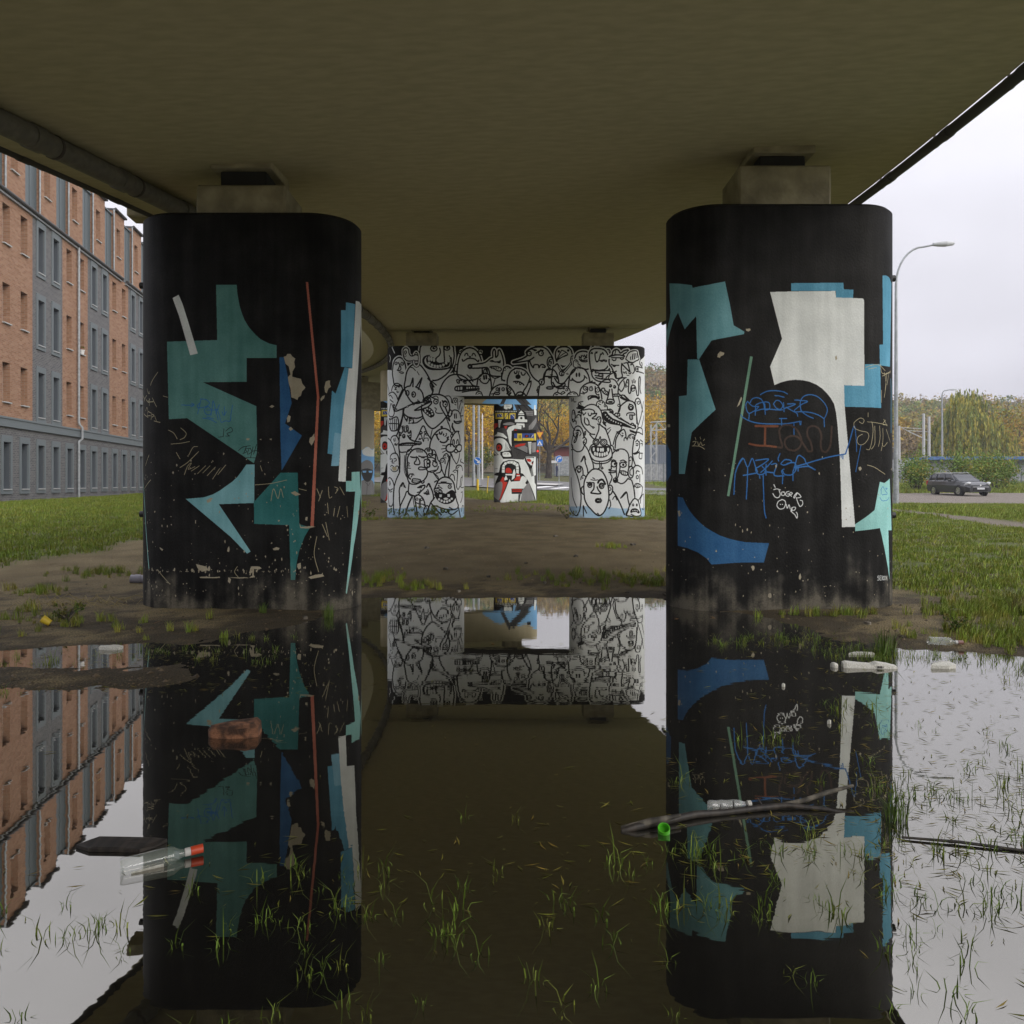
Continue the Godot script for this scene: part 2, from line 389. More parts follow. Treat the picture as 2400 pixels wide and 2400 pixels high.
func _ready() -> void:
	rng.seed = 7; nz.seed = 11; nz.frequency = 0.12; nz.fractal_octaves = 3
	# ------------------------------------------------ camera, sky, light, exposure
	var cam := Camera3D.new(); cam.name = "camera"; add_child(cam)
	cam.position = Vector3(0, 1.25, 0); cam.set_frustum(0.1333333, Vector2(0, -0.0037222), 0.1, 2500.0); cam.current = true
	var env := Environment.new(); env.tonemap_mode = Environment.TONE_MAPPER_LINEAR; env.tonemap_exposure = 1.26
	env.sdfgi_enabled = true; env.ssao_enabled = true; env.ssil_enabled = true
	var sky_im := Image.create(512, 256, false, Image.FORMAT_RGBF)
	var cn := FastNoiseLite.new(); cn.seed = 5; cn.frequency = 1.6; cn.fractal_octaves = 5
	for j in 256:
		var lat := PI * (0.5 - (j + 0.5) / 256.0)
		for i in 512:
			var lon := TAU * (i + 0.5) / 512.0
			var dv := Vector3(cos(lat) * cos(lon), sin(lat) * 2.2, cos(lat) * sin(lon))
			var up := maxf(0.0, sin(lat))
			# overcast sky: brighter overhead than at the horizon, thin patches in the cloud
			var L := (0.63 + 0.98 * pow(up, 1.75)) * (1.0 + 0.2 * cn.get_noise_3dv(dv) + 0.08 * cn.get_noise_3dv(dv * 3.1))
			sky_im.set_pixel(i, j, Color(L * 0.96, L * 0.955, L * 1.04))
	var psm := PanoramaSkyMaterial.new(); psm.panorama = ImageTexture.create_from_image(sky_im)
	var sky := Sky.new(); sky.sky_material = psm
	env.background_mode = Environment.BG_SKY; env.sky = sky
	env.fog_enabled = true; env.fog_density = 0.0006; env.fog_light_color = Color(0.86, 0.86, 0.9)
	var we := WorldEnvironment.new(); we.name = "world_environment"; we.environment = env; add_child(we)
	var sun := DirectionalLight3D.new(); sun.name = "sun"; sun.light_energy = 0.5; sun.light_angular_distance = 40.0; sun.shadow_enabled = true
	sun.light_color = Color(1.0, 0.97, 0.93); sun.rotation_degrees = Vector3(-28, 48, 0); add_child(sun)

	# ------------------------------------------------ materials shared by many things
	var grain := noise_tex(3, 0.012, 5, 512, Color(0.76, 0.76, 0.75), Color(1, 1, 1), 1, 1.3)
	var fine_n := noise_normal(4, 0.05, 4, 512, 6.0)
	concrete = mat(0.43, 0.385, 0.255, 0.9); concrete.albedo_texture = grain; concrete.normal_enabled = true; concrete.normal_texture = fine_n; concrete.normal_scale = 0.35
	triplanar(concrete, 0.45)
	var soffit := mat(0.56, 0.51, 0.325, 0.92); soffit.albedo_texture = noise_tex(8, 0.03, 6, 1024, Color(0.90, 0.90, 0.885), Color(1, 1, 1), -3, 1.2); triplanar(soffit, 0.3)
	var galv := mat(0.42, 0.45, 0.47, 0.5, 0.15); galv.albedo_texture = grain; triplanar(galv, 0.7)
	var dark_pipe := mat(0.10, 0.10, 0.085, 0.55); dark_pipe.albedo_texture = grain; triplanar(dark_pipe, 1.3)
	bark = mat(0.09, 0.075, 0.06, 0.95); bark.albedo_texture = noise_tex(21, 0.03, 4, 256, Color(0.5, 0.5, 0.5), Color(1, 1, 1), 4, 1.6); triplanar(bark, 0.8)
	leaf = mat(1, 1, 1, 0.75, 0, 0.25); leaf.vertex_color_use_as_albedo = true; leaf.backlight_enabled = true; leaf.backlight = Color(0.5, 0.5, 0.4); leaf.cull_mode = BaseMaterial3D.CULL_DISABLED
	blade = mat(1, 1, 1, 0.6, 0, 0.35); blade.vertex_color_use_as_albedo = true; blade.backlight_enabled = true; blade.backlight = Color(0.4, 0.4, 0.3); blade.cull_mode = BaseMaterial3D.CULL_DISABLED

	ground()
	water()
	roads()
	viaduct(soffit, galv, dark_pipe)
	piers()
	pipes(dark_pipe, galv)
	apartments(galv)
	background(galv)
	car()
	street(galv)
	litter()
	plants()

func ground() -> void:
	var xs := []; var ds := []
	var a := -8.0
	while a < 8.01: xs.append(a); a += 0.085
	var st := 0.12
	while xs[-1] < 700.0: st *= 1.11; xs.append(xs[-1] + st); xs.push_front(xs[0] - st)
	a = -30.0
	while a < 1.3: ds.append(a); a += (0.5 if a > -6.0 else 4.0)
	a = 1.3
	while a < 9.6: ds.append(a); a += 0.07
	while a < 30.0: ds.append(a); a += 0.22
	while a < 140.0: ds.append(a); a += 1.0
	while a < 900.0: ds.append(a); a += 9.0
	var W := xs.size(); var Hn := ds.size()
	var vs := PackedVector3Array(); vs.resize(W * Hn); var cs := PackedColorArray(); cs.resize(W * Hn); var ns := PackedVector3Array(); ns.resize(W * Hn)
	for j in Hn:
		for i in W:
			var x: float = xs[i]; var d: float = ds[j]; var y := elev(x, d)
			vs[j * W + i] = X(x, y, d)
			var b := bare(x, d); var k := nz.get_noise_2d(x * 9.0, d * 9.0)
			var soil := Color(0.275, 0.215, 0.105).lerp(Color(0.185, 0.14, 0.062), clampf(0.5 + 1.3 * k, 0, 1))
			if d > 36.0 and x > 16.0: soil = Color(0.33, 0.29, 0.24)
			elif x > 9.0: soil = Color(0.26, 0.22, 0.165)
			# soaked earth round the pools is darker, with a ragged edge
			var damp := clampf((0.036 + 0.035 * k + 0.03 * nz.get_noise_2d(x * 40.0, d * 40.0) - y) / 0.022, 0, 1) if d < 12.0 and absf(x) < 9.0 else 0.0
			soil = soil.lerp(Color(0.085, 0.066, 0.034), damp)
			var turf := Color(0.14, 0.165, 0.042).lerp(Color(0.17, 0.145, 0.07), clampf(0.4 + 1.2 * nz.get_noise_2d(x * 5.0 + 90.0, d * 5.0), 0, 1))
			if d > 130.0: turf = Color(0.10, 0.075, 0.04)
			cs[j * W + i] = turf.lerp(soil, b)
	for j in Hn:
		for i in W:
			var e := vs[j * W + mini(i + 1, W - 1)] - vs[j * W + maxi(i - 1, 0)]; var f := vs[mini(j + 1, Hn - 1) * W + i] - vs[maxi(j - 1, 0) * W + i]
			ns[j * W + i] = e.cross(f).normalized()
	var ix := PackedInt32Array(); ix.resize((W - 1) * (Hn - 1) * 6); var q := 0
	for j in Hn - 1:
		for i in W - 1:
			var p := j * W + i
			for k in [p, p + W, p + W + 1, p, p + W + 1, p + 1]:
				ix[q] = k; q += 1
	var arr := []; arr.resize(Mesh.ARRAY_MAX); arr[Mesh.ARRAY_VERTEX] = vs; arr[Mesh.ARRAY_NORMAL] = ns; arr[Mesh.ARRAY_COLOR] = cs; arr[Mesh.ARRAY_INDEX] = ix
	var m := ArrayMesh.new(); m.add_surface_from_arrays(Mesh.PRIMITIVE_TRIANGLES, arr)
	var g := mat(1, 1, 1, 0.88, 0, 0.4); g.vertex_color_use_as_albedo = true
	g.albedo_texture = noise_tex(31, 0.06, 5, 1024, Color(0.52, 0.52, 0.52), Color(1, 1, 1), 1, 1.7)
	g.normal_enabled = true; g.normal_texture = noise_normal(32, 0.05, 5, 1024, 10.0); g.normal_scale = 0.8
	triplanar(g, 0.9)
	struct_node("ground", m, g)

func water() -> void:
	var mb := MB.new()
	mb.quad(X(-9, 0, 0.4), X(8, 0, 0.4), X(8, 0, 9.0), X(-9, 0, 9.0), Vector3.UP)
	# still, murky water
	var m := mat(0.345, 0.335, 0.30, 0.012, 0.975); m.normal_enabled = true; m.normal_texture = noise_normal(41, 0.035, 3, 512, 3.0, -4); m.normal_scale = 0.007; triplanar(m, 0.6)
	struct_node("puddle_water", mb.done(), m)

func strip(called: String, near: Array, far: Array, rise: float, m: Material) -> void:
	var mb := MB.new()
	for k in near.size() - 1:
		for i in 12:
			for j in 12:
				var g := func(fi: float, fj: float) -> Vector3:
					var p0: Vector2 = near[k].lerp(near[k + 1], fi); var p1: Vector2 = far[k].lerp(far[k + 1], fi); var p := p0.lerp(p1, fj)
					return X(p.x, table(p.y) + rise, p.y)
				var a: Vector3 = g.call(i / 12.0, j / 12.0); var b: Vector3 = g.call((i + 1) / 12.0, j / 12.0); var c: Vector3 = g.call((i + 1) / 12.0, (j + 1) / 12.0); var d: Vector3 = g.call(i / 12.0, (j + 1) / 12.0)
				mb.face(a, b, c, d, Vector3.UP)
	struct_node(called, mb.done(), m)
func roads() -> void:
	var asphalt := mat(0.13, 0.13, 0.13, 0.42); asphalt.albedo_texture = noise_tex(51, 0.05, 4, 512, Color(0.7, 0.7, 0.7), Color(1, 1, 1)); triplanar(asphalt, 0.4)
	strip("road", [Vector2(17, 42), Vector2(12, 47.5), Vector2(5, 59), Vector2(-3.5, 70), Vector2(-18, 86)], [Vector2(17.5, 62), Vector2(12, 66.5), Vector2(5, 84), Vector2(-3.5, 98), Vector2(-18, 118)], 0.05, asphalt)
	var kerb := mat(0.42, 0.41, 0.39, 0.85)
	strip("kerb", [Vector2(17, 41.6), Vector2(12, 47.1), Vector2(5, 58.6), Vector2(-3.5, 69.6), Vector2(-18, 85.6)], [Vector2(17, 42), Vector2(12, 47.5), Vector2(5, 59), Vector2(-3.5, 70), Vector2(-18, 86)], 0.14, kerb)
	strip("traffic_island", [Vector2(4, 70), Vector2(-2, 76.5)], [Vector2(5, 73.5), Vector2(-1, 80)], 0.16, kerb)
	var white := mat(0.7, 0.7, 0.68, 0.6)
	for k in 6: strip(numbered("road_marking"), [Vector2(6.8 - k * 1.5, 60.6 + k * 1.9), Vector2(6.1 - k * 1.5, 61.5 + k * 1.9)], [Vector2(8.4 - k * 1.5, 64 + k * 1.9), Vector2(7.7 - k * 1.5, 65 + k * 1.9)], 0.06, white)

func viaduct(soffit: Material, galv: Material, dark: Material) -> void:
	var o := thing("viaduct", "olive concrete viaduct deck curving left above all the painted piers", "bridge")
	var prof := [Vector2(-5.6, 0.9), Vector2(-4.6, 0.0), Vector2(4.1, 0.0), Vector2(4.28, 0.2), Vector2(4.28, 1.05), Vector2(-5.6, 1.1)]
	for span in [[-12.0, 23.33], [23.41, 39.16], [39.24, 84.0]]:
		var mb := MB.new(); var n := int((span[1] - span[0]) / 1.0) + 1
		for i in n:
			var d0: float = lerpf(span[0], span[1], float(i) / n); var d1: float = lerpf(span[0], span[1], (i + 1.0) / n)
			for k in prof.size():
				var p: Vector2 = prof[k]; var q: Vector2 = prof[(k + 1) % prof.size()]
				var e := (q - p).normalized(); var w := Vector2(e.y, -e.x)
				mb.face(deck_pt(d0, p.x, p.y), deck_pt(d0, q.x, q.y), deck_pt(d1, q.x, q.y), deck_pt(d1, p.x, p.y), Vector3(w.x, w.y, 0))
		for e in [0, 1]:
			var pts := []
			for p in prof: pts.append(deck_pt(span[e], p.x, p.y))
			var nn := Vector3(0, 0, 1 if e == 0 else -1)
			for k in range(1, pts.size() - 1): mb.tri(pts[0], pts[k], pts[k + 1], nn, nn, nn)
		part(o, "deck_slab", mb.done(), soffit)
	for off in [-5.4, 4.05]:
		var rp := []; var rr := []
		var post := MB.new()
		for k in 33:
			var d := -12.0 + k * 3.0
			rp.append(deck_pt(d, off, 2.1)); rr.append(0.035)
			post.tube([deck_pt(d, off, 0.95), deck_pt(d, off, 2.1)], [0.03, 0.03], 6)
		post.tube(rp, rr, 6)
		part(o, "guard_rail", post.done(), galv)

func pal() -> Array:
	var out := []
	for c in [[.0105, .0105, .010], [.74, .78, .76], [.105, .27, .245], [.21, .46, .50], [.038, .18, .175], [.03, .115, .26], [.40, .36, .26], [.46, .15, .10], [.11, .34, .49], [.22, .46, .60], [.74, .77, .77], [.50, .035, .02], [.66, .52, .06], [.055, .055, .055], [.24, .24, .24], [.05, .085, .30], [.22, .47, .78], [.46, .41, .26], [.17, .06, .03], [.035, .16, .44], [.30, .60, .57], [.15, .30, .21], [.055, .036, .028], [.15, .36, .40]]:
		out.append(lin(c[0], c[1], c[2]))
	return out
func weather(cv: Canvas, seed_: int, s0: float, s1: float, y0: float, y1: float, flakes: int, chip: Color) -> void:
	var r := RandomNumberGenerator.new(); r.seed = seed_
	for k in flakes:
		# chips gather low down, where feet and stones reach the wall
		var s := r.randf_range(s0, s1); var y := y0 + (y1 - y0) * pow(r.randf(), 1.7)
		var sz := r.randf_range(0.002, 0.009) * (2.4 if r.randf() < 0.05 else 1.0)
		var p := PackedVector2Array(); var n := r.randi_range(4, 7); var st := r.randf_range(0.35, 2.6)
		for i in n: p.append(cv.at(s, y) + Vector2(cos(TAU * i / n), sin(TAU * i / n) * st) * sz * cv.ppm * r.randf_range(0.5, 1.2))
		cv.poly(p, chip)
func grime(cv: Canvas, seed_: int, strength: float, dust_top: float, y0: float) -> void:
	# faded, blotchy paint all over; splashed mud dried as a ragged grainy film at the foot
	var f := FastNoiseLite.new(); f.seed = seed_; f.frequency = 0.012; f.fractal_octaves = 5
	var w := cv.im.get_width(); var h := cv.im.get_height()
	var n1 := f.get_image(w / 2, h / 2); n1.resize(w, h, Image.INTERPOLATE_BILINEAR); n1.convert(Image.FORMAT_L8)
	f.seed = seed_ + 1; f.frequency = 0.11
	var n2 := f.get_image(w, h); n2.convert(Image.FORMAT_L8)
	f.seed = seed_ + 2; f.frequency = 0.02; f.fractal_octaves = 3
	var n3 := f.get_image(w, maxi(2, h / 14)); n3.resize(w, h, Image.INTERPOLATE_BILINEAR); n3.convert(Image.FORMAT_L8)
	cv.im.convert(Image.FORMAT_RGB8)
	var da := n1.get_data(); var db := n2.get_data(); var dc := n3.get_data(); var px := cv.im.get_data()
	for j in h:
		var y := cv.y1 - j / cv.ppm - y0
		for i in w:
			var k := j * w + i
			var a := da[k] / 255.0 - 0.5; var b := db[k] / 255.0 - 0.5; var c := dc[k] / 255.0 - 0.5
			var add := strength * (a * 26.0 + b * 16.0 + c * 22.0)
			var dust := 0.0
			if y < dust_top + 0.5:
				var edge := dust_top + 0.45 * a + 0.25 * c
				if y < edge: dust = clampf((edge - y) * 3.0, 0.0, 1.0) * clampf(0.58 + 0.35 * b + 0.7 * a + 0.3 * c, 0.0, 0.8)
			for q in 3:
				var v := px[k * 3 + q] + add
				if dust > 0.0: v = lerpf(v, [118.0, 112.0, 98.0][q], dust)
				px[k * 3 + q] = clampi(int(v), 0, 255)
	cv.im = Image.create_from_data(w, h, false, Image.FORMAT_RGB8, px)
func paint_mat(cv: Canvas, rough: float) -> StandardMaterial3D:
	var m := StandardMaterial3D.new(); m.albedo_texture = cv.texture(); m.roughness = rough; m.metallic_specular = 0.3; m.texture_repeat = false
	if not mats.has("pores"): mats["pores"] = noise_normal(13, 0.12, 4, 1024, 5.0)
	m.normal_enabled = true; m.normal_texture = mats["pores"]; m.normal_scale = 0.1
	return m
func pedestal(parent: Node3D, at: Vector3, size: Vector3, gap: float, turn := 0.0) -> void:
	var mb := MB.new(); mb.box(Transform3D(Basis(Vector3.UP, turn), at + Vector3(0, size.y * 0.5, 0)), size, 0.02)
	var o := part(parent, "pedestal", mb.done(), concrete)
	var b := MB.new(); b.box(Transform3D(Basis(Vector3.UP, turn), at + Vector3(0, size.y + gap * 0.3, 0)), Vector3(0.46, gap * 0.6, 0.46), 0.01)
	part(o, "bearing_pad", b.done(), mats["rubber"])
	b = MB.new(); b.box(Transform3D(Basis(Vector3.UP, turn), at + Vector3(0, size.y + gap * 0.8, 0)), Vector3(0.62, gap * 0.38, 0.6), 0.008)
	part(o, "bearing_plate", b.done(), concrete)
func piers() -> void:
	mats["rubber"] = mat(0.02, 0.02, 0.02, 0.8); mats["steel"] = mat(0.07, 0.06, 0.05, 0.7)
	var P := pal()
	var chip: Color = P[6]
	var stub := mat(0.02, 0.02, 0.02, 0.5)
	# two black pillars beside the puddle
	for k in 2:
		var half: float = [1.1017, 1.142][k]; var cx: float = [-2.669, 2.745][k]; var top: float = [3.905, 3.99][k]
		var reach := half - 0.45 + 0.45 * PI / 2.0
		var cv := Canvas.new(-reach, reach, -0.15, top, 400.0, P[0])
		cv.draw(PILLAR_LEFT if k == 0 else PILLAR_RIGHT, P)
		weather(cv, 60 + k, -reach, reach, 0.15, 1.6, 330 if k == 0 else 150, chip)
		if k == 0:
			for i in 26: weather(cv, 200 + i, -0.95 + i * 0.062, -0.93 + i * 0.062, 0.385, 0.41, 4, chip)
		grime(cv, 70 + k, 0.85, 0.34, -0.0)
		var o := thing("painted_pillar", ["black bridge pillar with teal shapes, thin red line and flaking paint", "black bridge pillar with big white flag shape and blue scrawled tags"][k], "pillar", X(cx, 0, 7.95), "black pillars either side of the puddle")
		var mb := MB.new(); stadium_prism(mb, 0, half, 0.45, -0.15, top, 0.0, Rect2(-reach, -0.15, 2 * reach, top + 0.15))
		part(o, "shaft", mb.done(), paint_mat(cv, 0.62))
		var pw: float = [0.892, 0.92][k]; var px: float = [-2.70, 2.718][k] - cx
		var ptop: float = [4.225, 4.42][k]
		pedestal(o, Vector3(px, top - 0.02, 0.0), Vector3(pw, ptop - top + 0.02, 0.62), deck_h(7.95) + 0.024 * (cx - 0.0) - ptop + 0.01)
		for st in ([[1, 3.385], [1, 0.92]] if k == 1 else [[-1, 3.31], [-1, 0.93]]):
			var sb := MB.new(); sb.tube([Vector3(st[0] * (half - 0.03), st[1], -0.05), Vector3(st[0] * (half + 0.05), st[1], -0.05), Vector3(st[0] * (half + 0.052), st[1], -0.05), Vector3(st[0] * (half + 0.1), st[1], -0.05)], [0.022, 0.022, 0.034, 0.034], 10)
			part(o, "pipe_stub", sb.done(), stub)
	# portal pier with the mural of heads
	var cv2 := Canvas.new(-4.25, 4.5, 0.0, 5.4, 190.0, P[10])
	cv2.poly(PackedVector2Array([cv2.at(-4.3, 0.52), cv2.at(-3.4, 0.5), cv2.at(-2.9, 0.55), cv2.at(-2.2, 0.5), cv2.at(-1.0, 0.53), cv2.at(1.5, 0.55), cv2.at(2.6, 0.58), cv2.at(3.2, 0.5), cv2.at(4.6, 0.52), cv2.at(4.6, -0.1), cv2.at(-4.3, -0.1)]), lin(0.36, 0.52, 0.66))
	cv2.draw(MURAL, P)
	grime(cv2, 80, 0.55, 0.1, 0.2)
	var rect := Rect2(-4.25, 0.0, 8.75, 5.4)
	var pm := paint_mat(cv2, 0.6)
	var o2 := thing("portal_pier", "white portal pier covered in black outline drawings of odd faces", "pillar", X(0, 0, 23.35))
	for g in [[-2.6179, 1.1641], [2.8836, 1.1441]]:
		var lm := MB.new(); stadium_prism(lm, g[0], g[1], 0.45, 0.0, 3.862, g[0], rect, false)
		part(o2, "leg", lm.done(), pm)
	var bm := MB.new(); stadium_prism(bm, 0.1228, 3.9048, 0.45, 3.86, 5.36, 0.1228, rect, true, true)
	part(o2, "crossbeam", bm.done(), pm)
	for x in [-2.72, 2.6]: pedestal(o2, Vector3(x, 5.34, 0), Vector3(0.93, 0.44, 0.6), deck_h(23.4) + 0.024 * x - 5.78)
	# third pier: cartoon tower on the right leg, bare concrete beam
	var cv3 := Canvas.new(-1.5, 1.5, 0.0, 6.9, 190.0, lin(0.42, 0.385, 0.28))
	cv3.draw(TOWER, P); grime(cv3, 90, 0.5, 0.05, 0.2)
	var o3 := thing("portal_pier", "concrete portal pier with a red, white and black cartoon machine painted on its leg", "pillar", X(-2.62, 0, 39.2))
	o3.rotation.y = deg_to_rad(15.0)
	var tm3 := paint_mat(cv3, 0.65)
	for g in [2.9, -2.9]:
		var lm := MB.new(); stadium_prism(lm, g, 1.15, 0.45, 0.0, 5.312, 0.0, Rect2(-1.5, 0.0, 3.0, 6.9), false)
		part(o3, "leg", lm.done(), tm3)
	var cv5 := Canvas.new(-4.4, 4.4, 5.3, 6.85, 150.0, lin(0.43, 0.385, 0.255))
	var at5 := func(a: Array) -> PackedVector2Array:
		var q := PackedVector2Array()
		for k in range(0, a.size(), 2): q.append(cv5.at(a[k], a[k + 1]))
		return q
	cv5.poly(cv5.smooth(at5.call([1.2, 5.2, 1.5, 5.7, 2.0, 5.95, 2.4, 5.8, 2.9, 6.1, 3.4, 6.0, 3.9, 6.3, 4.5, 6.2, 4.5, 5.2]), true), P[16])
	cv5.poly(at5.call([1.9, 5.2, 2.1, 5.2, 2.55, 6.1, 2.45, 6.3]), P[13]); cv5.poly(at5.call([2.3, 6.05, 2.7, 6.2, 3.75, 5.2, 3.2, 5.2]), P[13]); cv5.poly(at5.call([3.4, 5.9, 3.6, 5.9, 3.6, 6.05, 3.4, 6.05]), P[0])
	for l in [[2.5, 6.1, 3.3, 5.4], [2.6, 5.9, 3.0, 5.9], [2.9, 5.6, 3.3, 5.7]]: cv5.line(at5.call(l), 3.0, P[0])
	grime(cv5, 95, 0.5, -1.0, 0.0)
	bm = MB.new(); stadium_prism(bm, 0, 4.05, 0.449, 5.31, 6.83, 0.0, Rect2(-4.4, 5.3, 8.8, 1.55), true, true)
	part(o3, "crossbeam", bm.done(), paint_mat(cv5, 0.8))
	for x in [-2.7, 2.7]: pedestal(o3, Vector3(x, 6.81, 0), Vector3(0.93, 0.42, 0.6), 0.14)
	# fourth pier: sky-blue mural of a man in a cap on its left leg
	var cv4 := Canvas.new(-1.5, 1.5, 0.0, 6.8, 120.0, lin(0.44, 0.41, 0.31))
	var at4 := func(a: Array) -> PackedVector2Array:
		var p := PackedVector2Array()
		for k in range(0, a.size(), 2): p.append(cv4.at(a[k], a[k + 1]))
		return p
	cv4.poly(cv4.smooth(at4.call([-1.5, 0.4, 1.5, 0.4, 1.5, 3.25, 1.3, 3.7, 0.9, 3.6, 0.5, 3.75, 0.1, 3.5, -0.5, 3.7, -1.0, 3.5, -1.5, 3.6]), true), P[16])
	cv4.poly(cv4.smooth(at4.call([1.4, 3.2, 1.3, 3.7, 0.9, 3.55, 0.6, 3.75, 0.2, 3.5, 0.3, 3.2, 0.8, 3.1]), true), P[1])
	cv4.poly(cv4.smooth(at4.call([-0.6, 0.35, 1.3, 0.35, 1.25, 1.0, 0.95, 1.4, 0.6, 1.55, 0.1, 1.4, -0.4, 1.0]), true), P[14])
	cv4.poly(cv4.smooth(at4.call([0.15, 2.2, 0.25, 1.6, 0.55, 1.35, 0.85, 1.6, 0.95, 2.2]), true), P[13])
	cv4.poly(cv4.smooth(at4.call([0.05, 2.2, 0.1, 2.6, 0.5, 2.85, 0.9, 2.65, 1.02, 2.2, 0.5, 2.28]), true), P[14])
	cv4.poly(at4.call([0.2, 2.12, 0.48, 2.12, 0.45, 1.98, 0.24, 1.98]), P[16]); cv4.poly(at4.call([0.62, 2.12, 0.92, 2.12, 0.88, 1.98, 0.66, 1.98]), P[16])
	for l in [[0.55, 1.3, 0.5, 0.4], [0.1, 1.3, 0.0, 0.5], [0.95, 1.3, 1.05, 0.5], [0.4, 1.35, 0.62, 1.1], [0.75, 1.3, 0.62, 1.1]]: cv4.line(at4.call(l), 3.0, P[13])
	var o4 := thing("portal_pier", "far concrete portal pier with a grey capped man painted on sky blue", "pillar", X(-8.0, 0, 54.0))
	o4.rotation.y = deg_to_rad(27.0)
	var tm4 := paint_mat(cv4, 0.7)
	for g in [-2.9, 2.9]:
		var lm := MB.new(); stadium_prism(lm, g, 1.15, 0.45, 0.1, 6.322, 0.0, Rect2(-1.5, 0.0, 3.0, 6.8), false)
		part(o4, "leg", lm.done(), tm4)
	bm = MB.new(); stadium_prism(bm, 0, 4.05, 0.449, 6.32, 8.2, 0.0, rect, true, true); part(o4, "crossbeam", bm.done(), concrete)
	for x in [-2.7, 2.7]: pedestal(o4, Vector3(x, 8.18, 0), Vector3(0.93, 0.4, 0.6), 0.12)

func pipes(dark: Material, galv: Material) -> void:
	mats["duct"] = mat(0.20, 0.19, 0.155, 0.6); mats["duct"].albedo_texture = dark.albedo_texture; triplanar(mats["duct"], 1.3)
	var run := func(called: String, label: String, off: float, up: float, r: float, d0: float, d1: float, m: Material, collar_gap: float) -> void:
		var o := thing(called, label, "pipe")
		var path := []; var rad := []; var n := int((d1 - d0) / 0.7)
		for k in n + 1: path.append(deck_pt(lerpf(d0, d1, float(k) / n), off, up)); rad.append(r)
		var mb := MB.new(); mb.tube(path, rad, 14); part(o, "pipe_run", mb.done(), m)
		var d := d0 + 0.8
		while d < d1:
			var cb := MB.new(); cb.tube([deck_pt(d - 0.07, off, up), deck_pt(d + 0.07, off, up)], [r * 1.13, r * 1.13], 14)
			part(o, "collar", cb.done(), m)
			var hb := MB.new(); hb.tube([deck_pt(d + 0.25, off, up + r * 0.9), deck_pt(d + 0.25, off, up + r + 0.3)], [0.012, 0.012], 5)
			hb.tube([deck_pt(d + 0.235, off, up), deck_pt(d + 0.265, off, up)], [r * 1.07, r * 1.07], 14)
			part(o, "hanger", hb.done(), mats["steel"])
			d += collar_gap
	run.call("drain_pipe", "thick grey drain pipe hung under the deck, sweeping past the mural pier", -3.93, -0.1, 0.1, -6.0, 50.0, mats["duct"], 1.25)
	run.call("conduit_pipe", "thin dark conduit along the deck edge on the side of the apartments", -4.6, 0.02, 0.052, -6.0, 22.0, mat(0.05, 0.05, 0.045, 0.6), 1.5)
	run.call("conduit_pipe", "thin dark conduit along the deck edge above the white flag pillar", 4.17, -0.02, 0.05, -6.0, 22.0, mat(0.05, 0.05, 0.045, 0.6), 1.3)
	var mb := MB.new(); mb.box(T(-4.78, 4.79, 10.1, 0.1), Vector3(0.45, 0.17, 0.3), 0.02)
	solo("drain_box", "pale concrete drain box hung under deck edge beside the teal pillar", "drain box", mb.done(), concrete)

